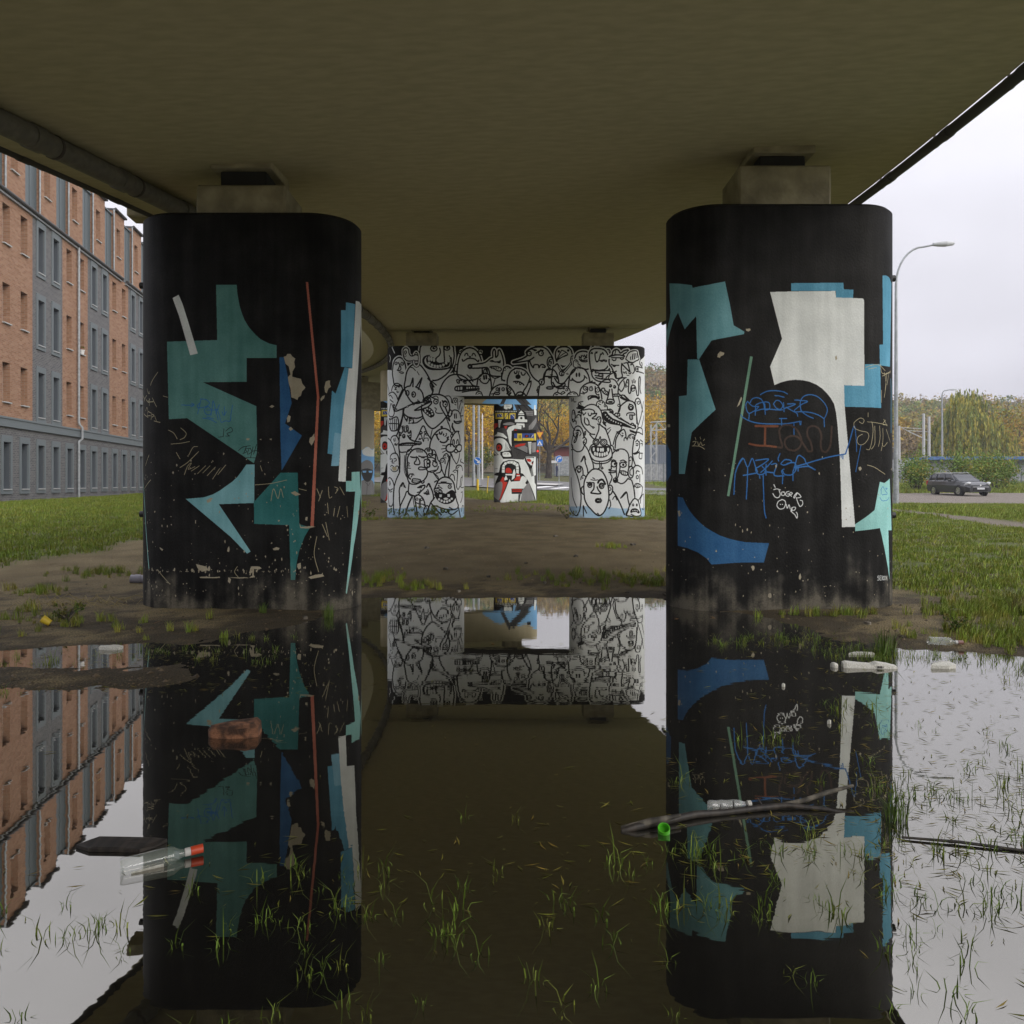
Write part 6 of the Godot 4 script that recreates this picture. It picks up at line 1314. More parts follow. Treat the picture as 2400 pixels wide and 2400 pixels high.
const PILLAR_RIGHT := [
	[0,23,0,3,[-1313,3298,-1122,3249,-988,3210,-979,3182,-822,3195,-665,3222,-618,3004,-580,2794,-475,2732,-480,2708,-794,2648,-916,2470,-934,2480,-943,2898,-1067,2784,-1154,2966,-1230,2892,-1295,2797,-1390,2651,-1399,2835,-1313,2927,-1287,2993]],
	[0,23,0,3,[-1033,2481,-913,2469,-822,2183,-755,1972,-988,1755,-1033,1529,-1067,1346,-1142,1346,-1142,2126,-1043,2126,-1037,2332]],
	[0,21,0,3,[-420,2492,-394,2487,-622,1123,-646,1128]],
	[0,8,0,3,[-18,3206,491,3211,496,3146,589,3142,586,3061,420,3065,417,3129,-18,3129]],
	[0,1,0,3,[-225,3120,89,3127,413,3129,420,3065,589,3061,684,3056,693,3039,696,2202,498,2209,506,1973,555,1421,607,826,477,823,465,1266,455,1525,434,1818,420,1939,400,2025,365,2086,331,2129,279,2180,227,2215,158,2244,89,2258,20,2262,-49,2255,-118,2237,-182,2210,-225,2392,-108,2663]],
	[0,8,0,3,[701,2414,874,2420,886,1990,881,1989,503,1999,498,2208,696,2203]],
	[0,8,0,3,[906,3294,963,3302,1025,3295,1096,3247,1049,2409,869,2406,864,2610,914,2617]],
	[12,-1,8,0,[1076,2292,1089,2179,1089,1972,1089,1760]],
	[0,20,0,3,[869,1266,933,1254,1039,1298,1104,781,1009,785,1039,289,869,812,607,783,607,852,710,921,804,990,846,1180]],
	[0,5,0,3,[-1159,1116,-1089,1108,-1057,1047,-1017,986,-964,923,-907,867,-853,821,-789,782,-718,743,-636,714,-549,692,-463,676,-234,666,-285,478,-549,476,-796,457,-839,513,-925,571,-1037,608,-1159,624]],
	[0,5,0,3,[-1399,1669,-1283,1573,-1275,1339,-1390,1267]],
	[11,-1,19,0,[-317,2117,-254,2149,-176,2156,-99,2146,-53,2124]],
	[11,-1,19,0,[-176,2108,-131,2104,-86,2091]],
	[11,-1,19,0,[-417,2039,-397,2075,-352,2088,-306,2068,-287,2026]],
	[11,-1,19,0,[-442,2052,-459,2020,-449,1961,-423,1935,-365,1968,-332,2000]],
	[11,-1,19,0,[-442,2052,-397,2007,-332,2000]],
	[11,-1,19,0,[-426,1933,-430,1877]],
	[11,-1,19,0,[-365,2013,-367,1916]],
	[11,-1,19,0,[-358,2020,-300,2042,-235,2039,-228,1981,-274,1974,-283,2039]],
	[11,-1,19,0,[-274,2026,-270,1925]],
	[11,-1,19,0,[-189,2026,-163,2059,-125,2052,-99,2007,-125,1974,-163,1987,-189,2026]],
	[11,-1,19,0,[-371,1955,-280,1977,-150,1968,-99,1968]],
	[11,-1,19,0,[-92,2039,-86,1951]],
	[11,-1,19,0,[-86,1981,25,2024,-53,2026]],
	[11,-1,19,0,[-66,1994,-8,1961,38,1935,47,1907]],
	[11,-1,19,0,[18,2065,142,2052,83,2020,12,1955,83,1951]],
	[11,-1,19,0,[83,1948,70,2026,96,2091,161,2117,239,2098,304,2039,336,1974,323,1916,304,1883]],
	[11,-1,19,0,[70,2026,83,1961,135,1916,200,1886]],
	[11,-1,19,0,[83,1951,174,1942,252,1916,304,1883]],
	[11,-1,19,0,[304,1883,308,1803]],
	[11,-1,19,0,[-507,1922,-481,1890,-397,1851,-293,1834,-176,1832,-60,1834,44,1851,70,1857]],
	[11,-1,19,0,[-131,1883,-60,1883]],
	[11,-1,19,0,[-112,1883,-109,1812]],
	[11,-1,19,0,[9,1838,12,1712]],
	[11,-1,19,0,[66,1857,70,1825]],
	[11,-1,19,0,[81,1857,77,1825]],
	[12,-1,19,0,[-576,1144,-568,1286,-553,1384,-490,1497,-442,1410,-397,1494,-365,1410,-345,1364]],
	[12,-1,19,0,[-555,1371,-540,1416,-490,1494]],
	[12,-1,19,0,[-485,1328,-410,1341,-358,1351]],
	[12,-1,19,0,[-361,1475,-239,1488,-287,1442,-339,1410,-365,1390,-345,1345,-300,1338,-261,1371,-300,1416]],
	[12,-1,19,0,[-313,1358,-261,1403,-202,1468]],
	[12,-1,19,0,[-261,1436,-267,1371]],
	[12,-1,19,0,[-274,1364,-189,1354]],
	[12,-1,19,0,[-209,1436,-157,1436,-183,1332,-86,1325]],
	[12,-1,19,0,[-127,1540,-144,1494,-138,1468]],
	[12,-1,19,0,[-118,1442,-79,1481,-21,1475,-21,1455,-86,1429,-118,1442]],
	[12,-1,19,0,[-60,1442,5,1455,31,1429]],
	[12,-1,19,0,[-99,1371,-79,1338,-21,1332,18,1364,38,1403]],
	[12,-1,19,0,[-86,1390,-109,1371,-99,1338]],
	[12,-1,19,0,[5,1377,18,1416,51,1520,109,1494,129,1449,167,1410,219,1384]],
	[12,-1,19,0,[12,1410,122,1442,252,1481,382,1514,511,1536]],
	[12,-1,19,0,[31,1403,148,1416,213,1384]],
	[12,-1,19,0,[511,1536,550,1650,587,1780]],
	[12,-1,19,0,[-442,1410,-446,1261,-455,1098]],
	[12,-1,19,0,[-291,1338,-287,1196,-278,988,-261,913]],
	[12,-1,19,0,[-99,1325,-102,1248]],
	[12,-1,19,0,[1,1371,1,1280]],
	[12,-1,19,0,[-326,1325,-323,1302]],
	[12,-1,19,0,[-263,1351,-263,1332]],
	[12,-1,19,0,[25,1403,25,1377]],
	[12,-1,19,0,[51,1403,51,1371]],
	[12,-1,19,0,[470,1527,470,1507]],
	[12,-1,19,0,[488,1527,488,1492]],
	[8,-1,19,0,[517,1538,557,1682,598,1811,617,1690,622,1562]],
	[8,-1,19,0,[665,1626,638,1490,614,1365]],
	[23,-1,18,0,[-365,1812,-261,1808,-150,1808]],
	[23,-1,18,0,[-270,1806,-272,1702,-274,1621]],
	[20,-1,18,0,[-426,1637,-345,1621,-254,1617,-150,1604]],
	[20,-1,22,0,[-150,1604,-105,1608,-125,1702,-131,1773,-92,1816,-21,1816,44,1767,83,1676,70,1611,18,1572,-47,1585,-79,1637,-66,1689,-8,1715,57,1695,109,1624,148,1565]],
	[20,-1,22,0,[148,1565,187,1572,174,1650,142,1721,148,1786,193,1812,252,1786,278,1715,271,1637,284,1572,323,1559,362,1611,375,1715,379,1806]],
	[6,-1,10,0,[-187,1237,-174,1211]],
	[6,-1,10,0,[-187,1189,-157,1196,-122,1185]],
	[6,-1,10,0,[-138,1185,-125,1144,-144,1111,-176,1118,-196,1150]],
	[6,-1,10,0,[-86,1167,-109,1163,-112,1137,-92,1131,-79,1150,-96,1167]],
	[6,-1,10,0,[-40,1172,-66,1163,-70,1133,-44,1124,-36,1146,-53,1146]],
	[6,-1,10,0,[-36,1133,-8,1150,-21,1163,-34,1144,-14,1124]],
	[6,-1,10,0,[5,1111,18,1137,42,1157,77,1118,31,1107]],
	[6,-1,10,0,[42,1157,12,1105]],
	[6,-1,10,0,[31,1111,51,1053,70,1024,93,1046,90,1079,70,1085]],
	[6,-1,10,0,[-105,1092,-144,1072,-157,1033,-131,1001,-92,1007,-73,1046,-79,1079,-112,1094]],
	[6,-1,10,0,[-66,1046,-57,1007,-40,1040,-27,1001]],
	[6,-1,10,0,[-8,1001,-14,975]],
	[6,-1,10,0,[-21,981,-8,1014,25,1014,12,988,-21,981,18,943,38,910,42,949,31,969]],
	[6,-1,10,0,[-125,1046,-122,1042]],
	[6,-1,10,0,[-105,1046,-102,1042]],
	[4,-1,17,0,[646,1851,678,1835,694,1867,662,1888,622,1867,594,1835,606,1787,662,1762,726,1747,740,1699,702,1642,654,1626,626,1658,638,1706,678,1730]],
	[4,-1,17,0,[775,1851,787,1779,778,1683,752,1586,718,1583]],
	[4,-1,17,0,[806,1812,810,1715,806,1635,769,1583]],
	[4,-1,17,0,[866,1813,873,1701,851,1612]],
	[4,-1,17,0,[912,1790,912,1669,888,1572]],
	[4,-1,17,0,[952,1873,912,1831,988,1826]],
	[4,-1,17,0,[925,1880,982,1817]],
	[4,-1,17,0,[966,1784,1009,1721,1060,1658]],
	[4,-1,17,0,[988,1655,925,1613,900,1645]],
	[4,-1,17,0,[726,1429,796,1410,877,1370,946,1339]],
	[4,-1,17,0,[735,1899,735,1939]],
	[4,-1,17,0,[726,1851,815,1844,982,1825]],
	[5,-1,17,0,[710,2383,804,2411,869,2406,948,2359]],
	[5,-1,17,0,[881,2420,906,2330,1064,2352]],
	[5,-1,17,0,[933,2341,963,2238,933,2097]],
	[5,-1,17,0,[980,2344,948,2167]],
	[5,-1,17,0,[893,2164,893,2043]],
	[5,-1,17,0,[737,2366,825,2383]],
	[5,-1,17,0,[1017,2330,980,2222]],
	[5,-1,17,0,[906,2304,1076,2371]],
	[4,-1,17,0,[-979,1659,-943,1663,-970,1619]],
	[4,-1,17,0,[-928,1658,-916,1622,-899,1657]],
	[4,-1,17,0,[-890,1648,-882,1622,-860,1630]],
	[4,-1,17,0,[-983,1619,-907,1614,-860,1585]],
	[4,-1,17,0,[-952,1702,-946,1681]],
	[4,-1,17,0,[-904,1706,-897,1683]],
	[4,-1,17,0,[-860,1685,-870,1668]],
	[4,-1,19,0,[882,1185,912,1217,938,1185]],
	[4,-1,19,0,[888,1185,888,1145]],
	[4,-1,19,0,[952,1201,988,1201,952,1177,988,1152]],
	[4,-1,19,0,[900,1137,988,1144]],
	[4,-1,19,0,[873,1113,900,1080,982,1084,1024,1111]],
	[0,6,0,3,[638,1407,658,1416,670,1397,658,1375,642,1384]],
	[4,-1,1,4,[860,341,844,343,842,326,860,320,858,303,840,302]],
	[4,-1,1,4,[869,342,869,301]],
	[4,-1,1,4,[869,342,886,341]],
	[4,-1,1,4,[869,321,883,321]],
	[4,-1,1,4,[869,301,888,300]],
	[4,-1,1,4,[896,341,896,299]],
	[4,-1,1,4,[909,340,909,299]],
	[4,-1,1,4,[928,337,909,318,928,297]],
	[4,-1,1,4,[936,330,945,336,954,327,954,306,945,298,936,307,936,330]],
	[4,-1,1,4,[966,295,966,335,983,295,983,334]],
	[4,-1,1,4,[994,294,997,292]],
	[0,6,0,3,[-463,2759,-420,2763,-415,2746,-437,2733,-458,2742]],
	[0,6,0,3,[-735,2513,-713,2539,-670,2525,-679,2504,-708,2490,-713,2476,-739,2484]],
	[0,6,0,3,[-549,1994,-524,2060,-506,2098,-498,2077,-524,2017]],
	[0,6,0,3,[-1159,973,-1127,980,-1118,930,-1142,915]],
	[0,6,0,3,[638,1395,658,1411,670,1390,651,1370]],
	[0,6,0,3,[408,2487,425,2499,431,2469,417,2449]],
	[0,6,0,3,[-1367,1859,-1295,1853,-1295,1825,-1367,1830]],
]
const MURAL := [
	[0,0,0,3,[-3966,5432,178,5364,4208,5431,4208,5141,3624,4813,3317,4629,2296,4629,1276,4629,500,4507,113,4670,-255,4609,-908,4629,-1520,4629,-1929,4507,-3153,4711,-3358,4874,-3586,4639,-3966,4685]],
	[122,10,10,1,[-2684,5360,-2337,5368,-1806,5360,-1735,5201,-1724,4997,-1775,4752,-1929,4527,-2133,4374,-2296,4319,-2418,4343,-2500,4507,-2623,4711,-2725,4813,-2745,4976,-2745,5180]],
	[47,10,0,1,[-2684,5360,-2337,5368,-1806,5360,-1735,5201,-1724,4997,-1775,4752,-1929,4527,-2133,4374,-2296,4319,-2418,4343,-2500,4507,-2623,4711,-2725,4813,-2745,4976,-2745,5180]],
	[122,10,10,1,[-3487,4183,-3560,4392,-3586,4578,-3534,4861,-3442,4978,-3337,5007,-3235,4935,-3174,4772,-3153,4568,-3174,4343,-3184,4180]],
	[47,10,0,1,[-3487,4183,-3560,4392,-3586,4578,-3534,4861,-3442,4978,-3337,5007,-3235,4935,-3174,4772,-3153,4568,-3174,4343,-3184,4180]],
	[122,10,10,1,[-3194,4058,-3174,4343,-3133,4568,-3051,4711,-2949,4792,-2806,4813,-2684,4731,-2541,4527,-2439,4323,-2378,4139,-2357,3976,-2541,3731,-2949,3649]],
	[47,10,0,1,[-3194,4058,-3174,4343,-3133,4568,-3051,4711,-2949,4792,-2806,4813,-2684,4731,-2541,4527,-2439,4323,-2378,4139,-2357,3976,-2541,3731,-2949,3649]],
	[94,10,10,1,[-3245,5180,-3225,5262,-3153,5293,-3082,5242,-3062,5119,-2990,5048,-2868,5088,-2786,5048,-2786,4915,-2949,4905,-3113,4905,-3215,4997]],
	[36,10,0,1,[-3245,5180,-3225,5262,-3153,5293,-3082,5242,-3062,5119,-2990,5048,-2868,5088,-2786,5048,-2786,4915,-2949,4905,-3113,4905,-3215,4997]],
	[86,-1,0,0,[-2939,5099,-2888,5180,-2817,5180,-2766,5078,-2766,4874,-2806,4762,-2868,4752,-2919,4813,-2929,4895]],
	[43,-1,10,0,[-2939,5099,-2888,5180,-2817,5180,-2766,5078,-2766,4874,-2806,4762,-2868,4752,-2919,4813,-2929,4895]],
	[22,-1,0,2,[-3174,5160,33,45]],
	[14,-1,0,2,[-3184,5058,37,29]],
	[18,-1,0,0,[-3198,5180,-3194,5129]],
	[18,-1,0,0,[-3162,5184,-3157,5135]],
	[122,10,10,1,[-1633,4507,-1622,4711,-1582,4956,-1500,5160,-1357,5272,-1214,5293,-1071,5221,-969,5078,-908,4895,-883,4670,-887,4507,-1112,4343,-1479,4343]],
	[47,10,0,1,[-1633,4507,-1622,4711,-1582,4956,-1500,5160,-1357,5272,-1214,5293,-1071,5221,-969,5078,-908,4895,-883,4670,-887,4507,-1112,4343,-1479,4343]],
	[36,10,0,2,[-1510,5180,78,91]],
	[36,10,0,2,[-928,5170,74,82]],
	[32,-1,0,0,[-1551,5180,-1500,5211,-1463,5170]],
	[32,-1,0,0,[-959,5180,-918,5201,-898,5150]],
	[47,10,0,0,[-1633,4507,-1622,4711,-1582,4956,-1500,5160,-1357,5272,-1214,5293,-1071,5221,-969,5078,-908,4895,-883,4670]],
	[122,10,10,1,[-1265,4772,-1010,4813,-806,4854,-643,4976,-571,5013,-571,5160,-530,5252,-489,5180,-483,5017,-418,5078,-408,5201,-367,5231,-316,5139,-265,4976,-244,4813,-255,4711,-295,4527,-316,4445,-500,4445,-643,4486,-724,4690,-949,4690,-1214,4690]],
	[47,10,0,1,[-1265,4772,-1010,4813,-806,4854,-643,4976,-571,5013,-571,5160,-530,5252,-489,5180,-483,5017,-418,5078,-408,5201,-367,5231,-316,5139,-265,4976,-244,4813,-255,4711,-295,4527,-316,4445,-500,4445,-643,4486,-724,4690,-949,4690,-1214,4690]],
	[36,0,0,2,[-1251,4737,62,62]],
	[0,10,0,2,[-1259,4737,16,16]],
	[122,10,10,1,[-255,4629,-224,4701,-142,4741,-51,4701,11,4609,-10,4343,-295,4343]],
	[47,10,0,1,[-255,4629,-224,4701,-142,4741,-51,4701,11,4609,-10,4343,-295,4343]],
	[18,-1,0,2,[-214,4650,41,37]],
	[18,-1,0,0,[-132,4690,-122,4670]],
	[18,-1,0,0,[-91,4701,-79,4678]],
	[122,10,10,1,[-142,4221,-112,4425,-30,4588,92,4670,92,4680,255,4670,398,4609,500,4486,541,4405,459,4180,357,4017,296,3874,-91,3874]],
	[47,10,0,1,[-142,4221,-112,4425,-30,4588,92,4670,92,4680,255,4670,398,4609,500,4486,541,4405,459,4180,357,4017,296,3874,-91,3874]],
	[122,10,10,1,[51,4884,275,4956,439,5048,439,5180,561,5272,725,5313,908,5313,1051,5242,1153,5099,1225,4956,1214,4813,1133,4690,1031,4629,969,4425,949,4221,827,4262,663,4384,561,4527,510,4670,490,4854,490,4905,275,4874,51,4843]],
	[47,10,0,1,[51,4884,275,4956,439,5048,439,5180,561,5272,725,5313,908,5313,1051,5242,1153,5099,1225,4956,1214,4813,1133,4690,1031,4629,969,4425,949,4221,827,4262,663,4384,561,4527,510,4670,490,4854,490,4905,275,4874,51,4843]],
	[40,10,0,2,[1143,4854,93,165]],
	[40,-1,0,0,[1174,4946,1112,4915,1102,4792,1153,4752]],
	[40,-1,0,0,[1112,4874,1170,4874,1163,4813]],
	[50,-1,0,0,[51,4880,275,4952,439,5048,510,5099]],
	[43,-1,0,0,[51,4850,296,4874,520,4925,653,5007]],
	[40,10,0,2,[516,5123,62,66]],
	[0,0,0,2,[531,5119,19,19]],
	[40,10,0,2,[867,5129,70,74]],
	[0,0,0,2,[884,5135,21,21]],
	[40,-1,0,0,[418,5150,561,5252,725,5221,663,5211]],
	[40,-1,0,0,[725,5139,827,5201,929,5221]],
	[32,-1,0,0,[867,5252,827,5180]],
	[43,-1,0,0,[531,4925,551,4833,633,4701,663,4782,786,4782,806,4701,857,4782,929,4792,990,4741,980,4711,908,4721]],
	[122,10,10,1,[1306,4976,1300,5139,1357,5262,1459,5313,1602,5323,1725,5272,1786,5160,1796,5017,1766,4874,1684,4772,1561,4741,1439,4772,1357,4854]],
	[47,10,0,1,[1306,4976,1300,5139,1357,5262,1459,5313,1602,5323,1725,5272,1786,5160,1796,5017,1766,4874,1684,4772,1561,4741,1439,4772,1357,4854]],
	[94,10,10,1,[1755,4976,1776,5037,1827,5048,1868,4997,1847,4905,1786,4864,1749,4895]],
	[36,10,0,1,[1755,4976,1776,5037,1827,5048,1868,4997,1847,4905,1786,4864,1749,4895]],
	[29,-1,0,0,[1837,5007,1796,4976,1802,4925,1837,4935]],
	[0,0,0,2,[1392,5186,39,39]],
	[0,0,0,2,[1674,5215,39,39]],
	[32,-1,0,0,[1480,5221,1582,5180,1664,5088,1480,5007,1317,4905,1378,5027,1480,5221]],
	[25,-1,0,0,[1337,4935,1480,5078,1602,5150]],
	[18,-1,0,0,[1378,4966,1633,5088]],
	[22,-1,0,0,[1500,4741,1496,4670]],
	[22,-1,0,0,[1517,4727,1525,4674]],
	[122,10,10,1,[1214,4670,1276,4752,1357,4813,1439,4670,1521,4629,1643,4711,1745,4813,1827,4752,1888,4670,1847,4588,1725,4466,1480,4180,1194,4180]],
	[47,10,0,1,[1214,4670,1276,4752,1357,4813,1439,4670,1521,4629,1643,4711,1745,4813,1827,4752,1888,4670,1847,4588,1725,4466,1480,4180,1194,4180]],
	[72,-1,0,0,[1398,4731,1459,4609,1521,4558,1602,4629,1704,4752,1755,4833]],
	[25,-1,10,0,[1398,4731,1459,4609,1521,4558,1602,4629,1704,4752,1755,4833]],
	[36,10,0,2,[1484,4527,70,66]],
	[25,-1,0,0,[1510,4558,1470,4537,1504,4507,1470,4490]],
	[22,-1,0,0,[1613,4527,1653,4496]],
	[22,-1,0,0,[1653,4537,1684,4503]],
	[122,10,10,1,[1898,5058,1970,5150,2092,5191,2215,5180,2317,5119,2378,4997,2419,4935,2378,4813,2317,4690,2215,4650,2072,4690,1970,4711,1868,4874]],
	[47,10,0,1,[1898,5058,1970,5150,2092,5191,2215,5180,2317,5119,2378,4997,2419,4935,2378,4813,2317,4690,2215,4650,2072,4690,1970,4711,1868,4874]],
	[40,-1,0,0,[2011,5027,2021,4997,2062,5007,2072,5058]],
	[36,-1,0,0,[2113,5068,2133,5027]],
	[40,-1,0,0,[2164,5078,2184,5027,2225,5048,2235,5088]],
	[40,-1,0,0,[2011,4956,2072,4895,2174,4874,2276,4895,2429,4935]],
	[36,-1,0,0,[2062,4966,2092,4925,2215,4925,2307,4966,2296,5007,2215,4997,2153,4966]],
	[75,10,10,1,[1827,4833,1857,4915,1919,4935,1970,4874,1970,4813,2021,4792,2031,4731,1949,4701,1847,4731]],
	[29,10,0,1,[1827,4833,1857,4915,1919,4935,1970,4874,1970,4813,2021,4792,2031,4731,1949,4701,1847,4731]],
	[18,-1,0,0,[1898,4905,1904,4864]],
	[18,-1,0,0,[1925,4909,1929,4868]],
	[18,-1,0,0,[1939,4752,1980,4741,2000,4772]],
	[94,10,10,1,[2358,5262,2388,5313,2449,5313,2490,5252,2398,5221]],
	[36,10,0,1,[2358,5262,2388,5313,2449,5313,2490,5252,2398,5221]],
	[94,10,10,1,[2807,5160,2827,5231,2899,5242,2929,5170,2899,5119,2837,5109]],
	[36,10,0,1,[2807,5160,2827,5231,2899,5242,2929,5170,2899,5119,2837,5109]],
	[25,-1,0,0,[2888,5201,2848,5180,2878,5150,2909,5170]],
	[122,10,10,1,[2358,4629,2327,4813,2307,5017,2317,5160,2398,5252,2541,5272,2705,5252,2807,5180,2878,5037,2888,4874,2848,4731,2766,4650,2603,4619,2460,4629,2398,4588]],
	[47,10,0,1,[2358,4629,2327,4813,2307,5017,2317,5160,2398,5252,2541,5272,2705,5252,2807,5180,2878,5037,2888,4874,2848,4731,2766,4650,2603,4619,2460,4629,2398,4588]],
	[36,-1,0,0,[2358,5119,2382,5156,2403,5123]],
	[36,-1,0,0,[2674,5099,2705,5150,2729,5099]],
	[29,-1,0,0,[2501,5170,2552,5170]],
	[40,-1,0,0,[2531,5139,2480,5129,2480,5017,2511,4895,2572,4895,2613,4997,2643,5109]],
	[0,0,0,1,[2496,4899,2566,4899,2552,4858,2511,4858]],
	[32,-1,0,0,[2582,4935,2643,4915,2745,4935,2827,4915]],
	[32,-1,0,0,[2633,4905,2684,4884,2745,4905,2807,4878,2831,4911]],
	[122,10,10,1,[2909,4792,2899,4935,2950,5037,3113,5078,3276,5068,3378,4976,3460,4813,3501,4650,3501,4588,3317,4772,3276,4813,3266,4609,3286,4425,3113,4384,3052,4527,2970,4711]],
	[47,10,0,1,[2909,4792,2899,4935,2950,5037,3113,5078,3276,5068,3378,4976,3460,4813,3501,4650,3501,4588,3317,4772,3276,4813,3266,4609,3286,4425,3113,4384,3052,4527,2970,4711]],
	[122,10,10,1,[2899,5027,2990,5088,3011,5180,3093,5242,3174,5221,3235,5139,3337,5201,3460,5231,3440,5170,3317,5099,3358,5037,3235,5078,3072,5078]],
	[47,10,0,1,[2899,5027,2990,5088,3011,5180,3093,5242,3174,5221,3235,5139,3337,5201,3460,5231,3440,5170,3317,5099,3358,5037,3235,5078,3072,5078]],
	[29,-1,0,0,[3093,5201,3068,5109]],
	[36,-1,0,0,[2970,4997,3154,4997,3337,4997]],
	[36,-1,0,0,[2990,4946,3031,4915,3093,4931,3103,4986]],
	[36,-1,0,0,[3235,4966,3286,4946,3327,4976]],
	[36,-1,0,0,[2960,4803,3031,4772,3093,4772,3184,4772]],
	[32,-1,0,0,[3011,4752,3062,4731,3093,4762]],
	[94,10,10,1,[3399,4976,3480,5139,3603,5201,3733,5195,3768,5085,3805,4965,3688,4897,3603,4854,3501,4874,3419,4935]],
	[36,10,0,1,[3399,4976,3480,5139,3603,5201,3733,5195,3768,5085,3805,4965,3688,4897,3603,4854,3501,4874,3419,4935]],
	[0,0,0,3,[3521,4935,3521,5017,3603,5119,3733,5144,3756,5002,3645,4946]],
	[32,-1,10,0,[3562,4956,3574,5080]],
	[32,-1,10,0,[3628,4963,3640,5101]],
	[32,-1,10,0,[3697,4971,3710,5123]],
	[47,-1,0,0,[-2174,3915,-2133,4078,-2031,4282,-1888,4435,-1724,4496,-1561,4486,-1398,4415,-1255,4282,-1173,4180,-1092,4149,-990,4129,-1235,4149,-1602,4149,-1694,4098,-1673,4027,-1520,4017,-1235,4058,-979,4078]],
	[40,-1,0,0,[-979,4033,-1235,4013,-1479,3972]],
	[0,0,0,3,[-1479,4149,-1357,4149,-1357,4033,-1479,4033]],
	[32,-1,0,0,[-1626,4139,-1626,4033]],
	[32,-1,0,0,[-1551,4139,-1551,4033]],
	[32,-1,0,0,[-1306,4139,-1306,4033]],
	[32,-1,0,0,[-1235,4139,-1235,4033]],
	[32,-1,0,0,[-1163,4139,-1163,4033]],
	[32,-1,0,0,[-1092,4139,-1092,4033]],
	[36,-1,0,0,[-1653,4323,-1622,4343,-1500,4313]],
	[36,-1,0,0,[-1643,4303,-1622,4251,-1571,4241,-1561,4303]],
	[36,-1,0,0,[-1459,4282,-1326,4323]],
	[36,-1,0,0,[-1439,4282,-1418,4237,-1367,4241,-1373,4292]],
	[0,0,0,2,[-1598,4286,16,16]],
	[0,0,0,2,[-1408,4278,16,16]],
	[47,-1,0,0,[-1041,4180,-1020,4323,-969,4445,-887,4507,-785,4527,-683,4486,-632,4343,-612,4160,-612,4058]],
	[58,-1,0,0,[-836,4456,-826,4364]],
	[58,-1,0,0,[-769,4466,-761,4374]],
	[40,-1,0,0,[-959,4354,-918,4282,-826,4231,-734,4251,-673,4354]],
	[32,-1,0,0,[-973,4339,-939,4374]],
	[32,-1,0,0,[-694,4374,-653,4323]],
	[47,-1,0,0,[-663,3874,-622,3996,-520,4119,-377,4190,-214,4200,-71,4139,31,4017,103,3874]],
	[32,-1,0,2,[-434,4058,41,45]],
	[0,0,0,2,[-434,4058,14,14]],
	[32,-1,0,2,[-261,4058,41,45]],
	[0,0,0,2,[-261,4058,14,14]],
	[32,-1,0,2,[-75,4047,45,54]],
	[0,0,0,2,[-75,4047,16,16]],
	[40,-1,0,0,[-367,4098,-377,3996,-438,3955,-500,3976,-500,3915,-398,3904,-367,3945]],
	[40,-1,0,0,[-163,4098,-142,3996,-71,3945,-30,3955,-71,3904,-153,3925]],
	[32,-1,0,0,[-612,3915,-520,3935]],
	[36,-1,0,0,[-540,3915,-561,3874]],
	[36,-1,0,0,[-1071,3915,-1030,3976,-928,3976,-877,3874]],
	[22,-1,0,0,[-1020,3904,-979,3935,-928,3915]],
	[36,-1,0,0,[-887,4527,-877,4680,-755,4680,-724,4527]],
	[29,-1,0,0,[-836,4547,-826,4650,-765,4650,-775,4558]],
	[32,-1,0,0,[-663,4721,-581,4741,-418,4731,-316,4670,-336,4609,-418,4609,-540,4670,-663,4721]],
	[22,-1,0,0,[-602,4731,-612,4670]],
	[22,-1,0,0,[-551,4731,-561,4670]],
	[22,-1,0,0,[-500,4731,-510,4670]],
	[22,-1,0,0,[-449,4731,-459,4670]],
	[22,-1,0,0,[-398,4731,-408,4670]],
	[36,-1,0,0,[-653,4895,-581,4915,-520,4874,-377,4884,-347,4915,-357,4854,-418,4854]],
	[29,-1,0,0,[-612,4874,-561,4874]],
	[32,-1,0,0,[-643,4466,-500,4384,-316,4456]],
	[29,-1,0,0,[-500,4374,-561,4160,-581,4078]],
	[29,-1,0,0,[-316,4547,-306,4323]],
	[36,-1,0,0,[-1408,5058,-1388,5109,-1337,5129,-1306,5058]],
	[36,-1,0,0,[-1190,5058,-1163,5119,-1112,5109,-1081,5048]],
	[0,0,0,2,[-1255,5029,33,25]],
	[43,-1,0,0,[-1479,4946,-1449,4895,-1337,4966,-1235,4980,-1112,4960,-1010,4884,-985,4925]],
	[40,10,0,2,[-2327,5272,95,78]],
	[0,0,0,2,[-2327,5286,49,45]],
	[0,10,0,2,[-2312,5299,16,16]],
	[40,10,0,2,[-1935,5286,82,62]],
	[0,0,0,2,[-1929,5293,37,37]],
	[43,-1,0,0,[-2153,5282,-2133,5160,-2174,5058,-2255,4986,-2265,4895,-2194,4837,-2071,4837,-2010,4874,-2020,5078,-2035,5360]],
	[86,-1,0,0,[-2541,5017,-2623,4956,-2623,4854,-2541,4731,-2378,4670,-2133,4670,-1929,4701,-1837,4752,-1826,4956]],
	[58,-1,10,0,[-2541,4997,-2582,4915,-2541,4813,-2398,4731,-2174,4707,-1929,4731,-1867,4792,-1857,4935]],
	[0,0,0,1,[-2541,5013,-2459,5037,-2265,4976,-2265,4895,-2194,4833,-2010,4854,-2000,4925,-1847,4946,-1878,4762,-1990,4711,-2174,4694,-2378,4731,-2521,4833,-2561,4935]],
	[0,10,0,1,[-2508,4874,-2439,4870,-2447,4801,-2496,4805]],
	[0,10,0,1,[-2423,4817,-2354,4813,-2362,4744,-2411,4748]],
	[0,10,0,1,[-2338,4783,-2269,4779,-2277,4710,-2326,4714]],
	[0,10,0,1,[-2253,4772,-2184,4768,-2192,4699,-2241,4703]],
	[0,10,0,1,[-2168,4783,-2099,4779,-2107,4710,-2156,4714]],
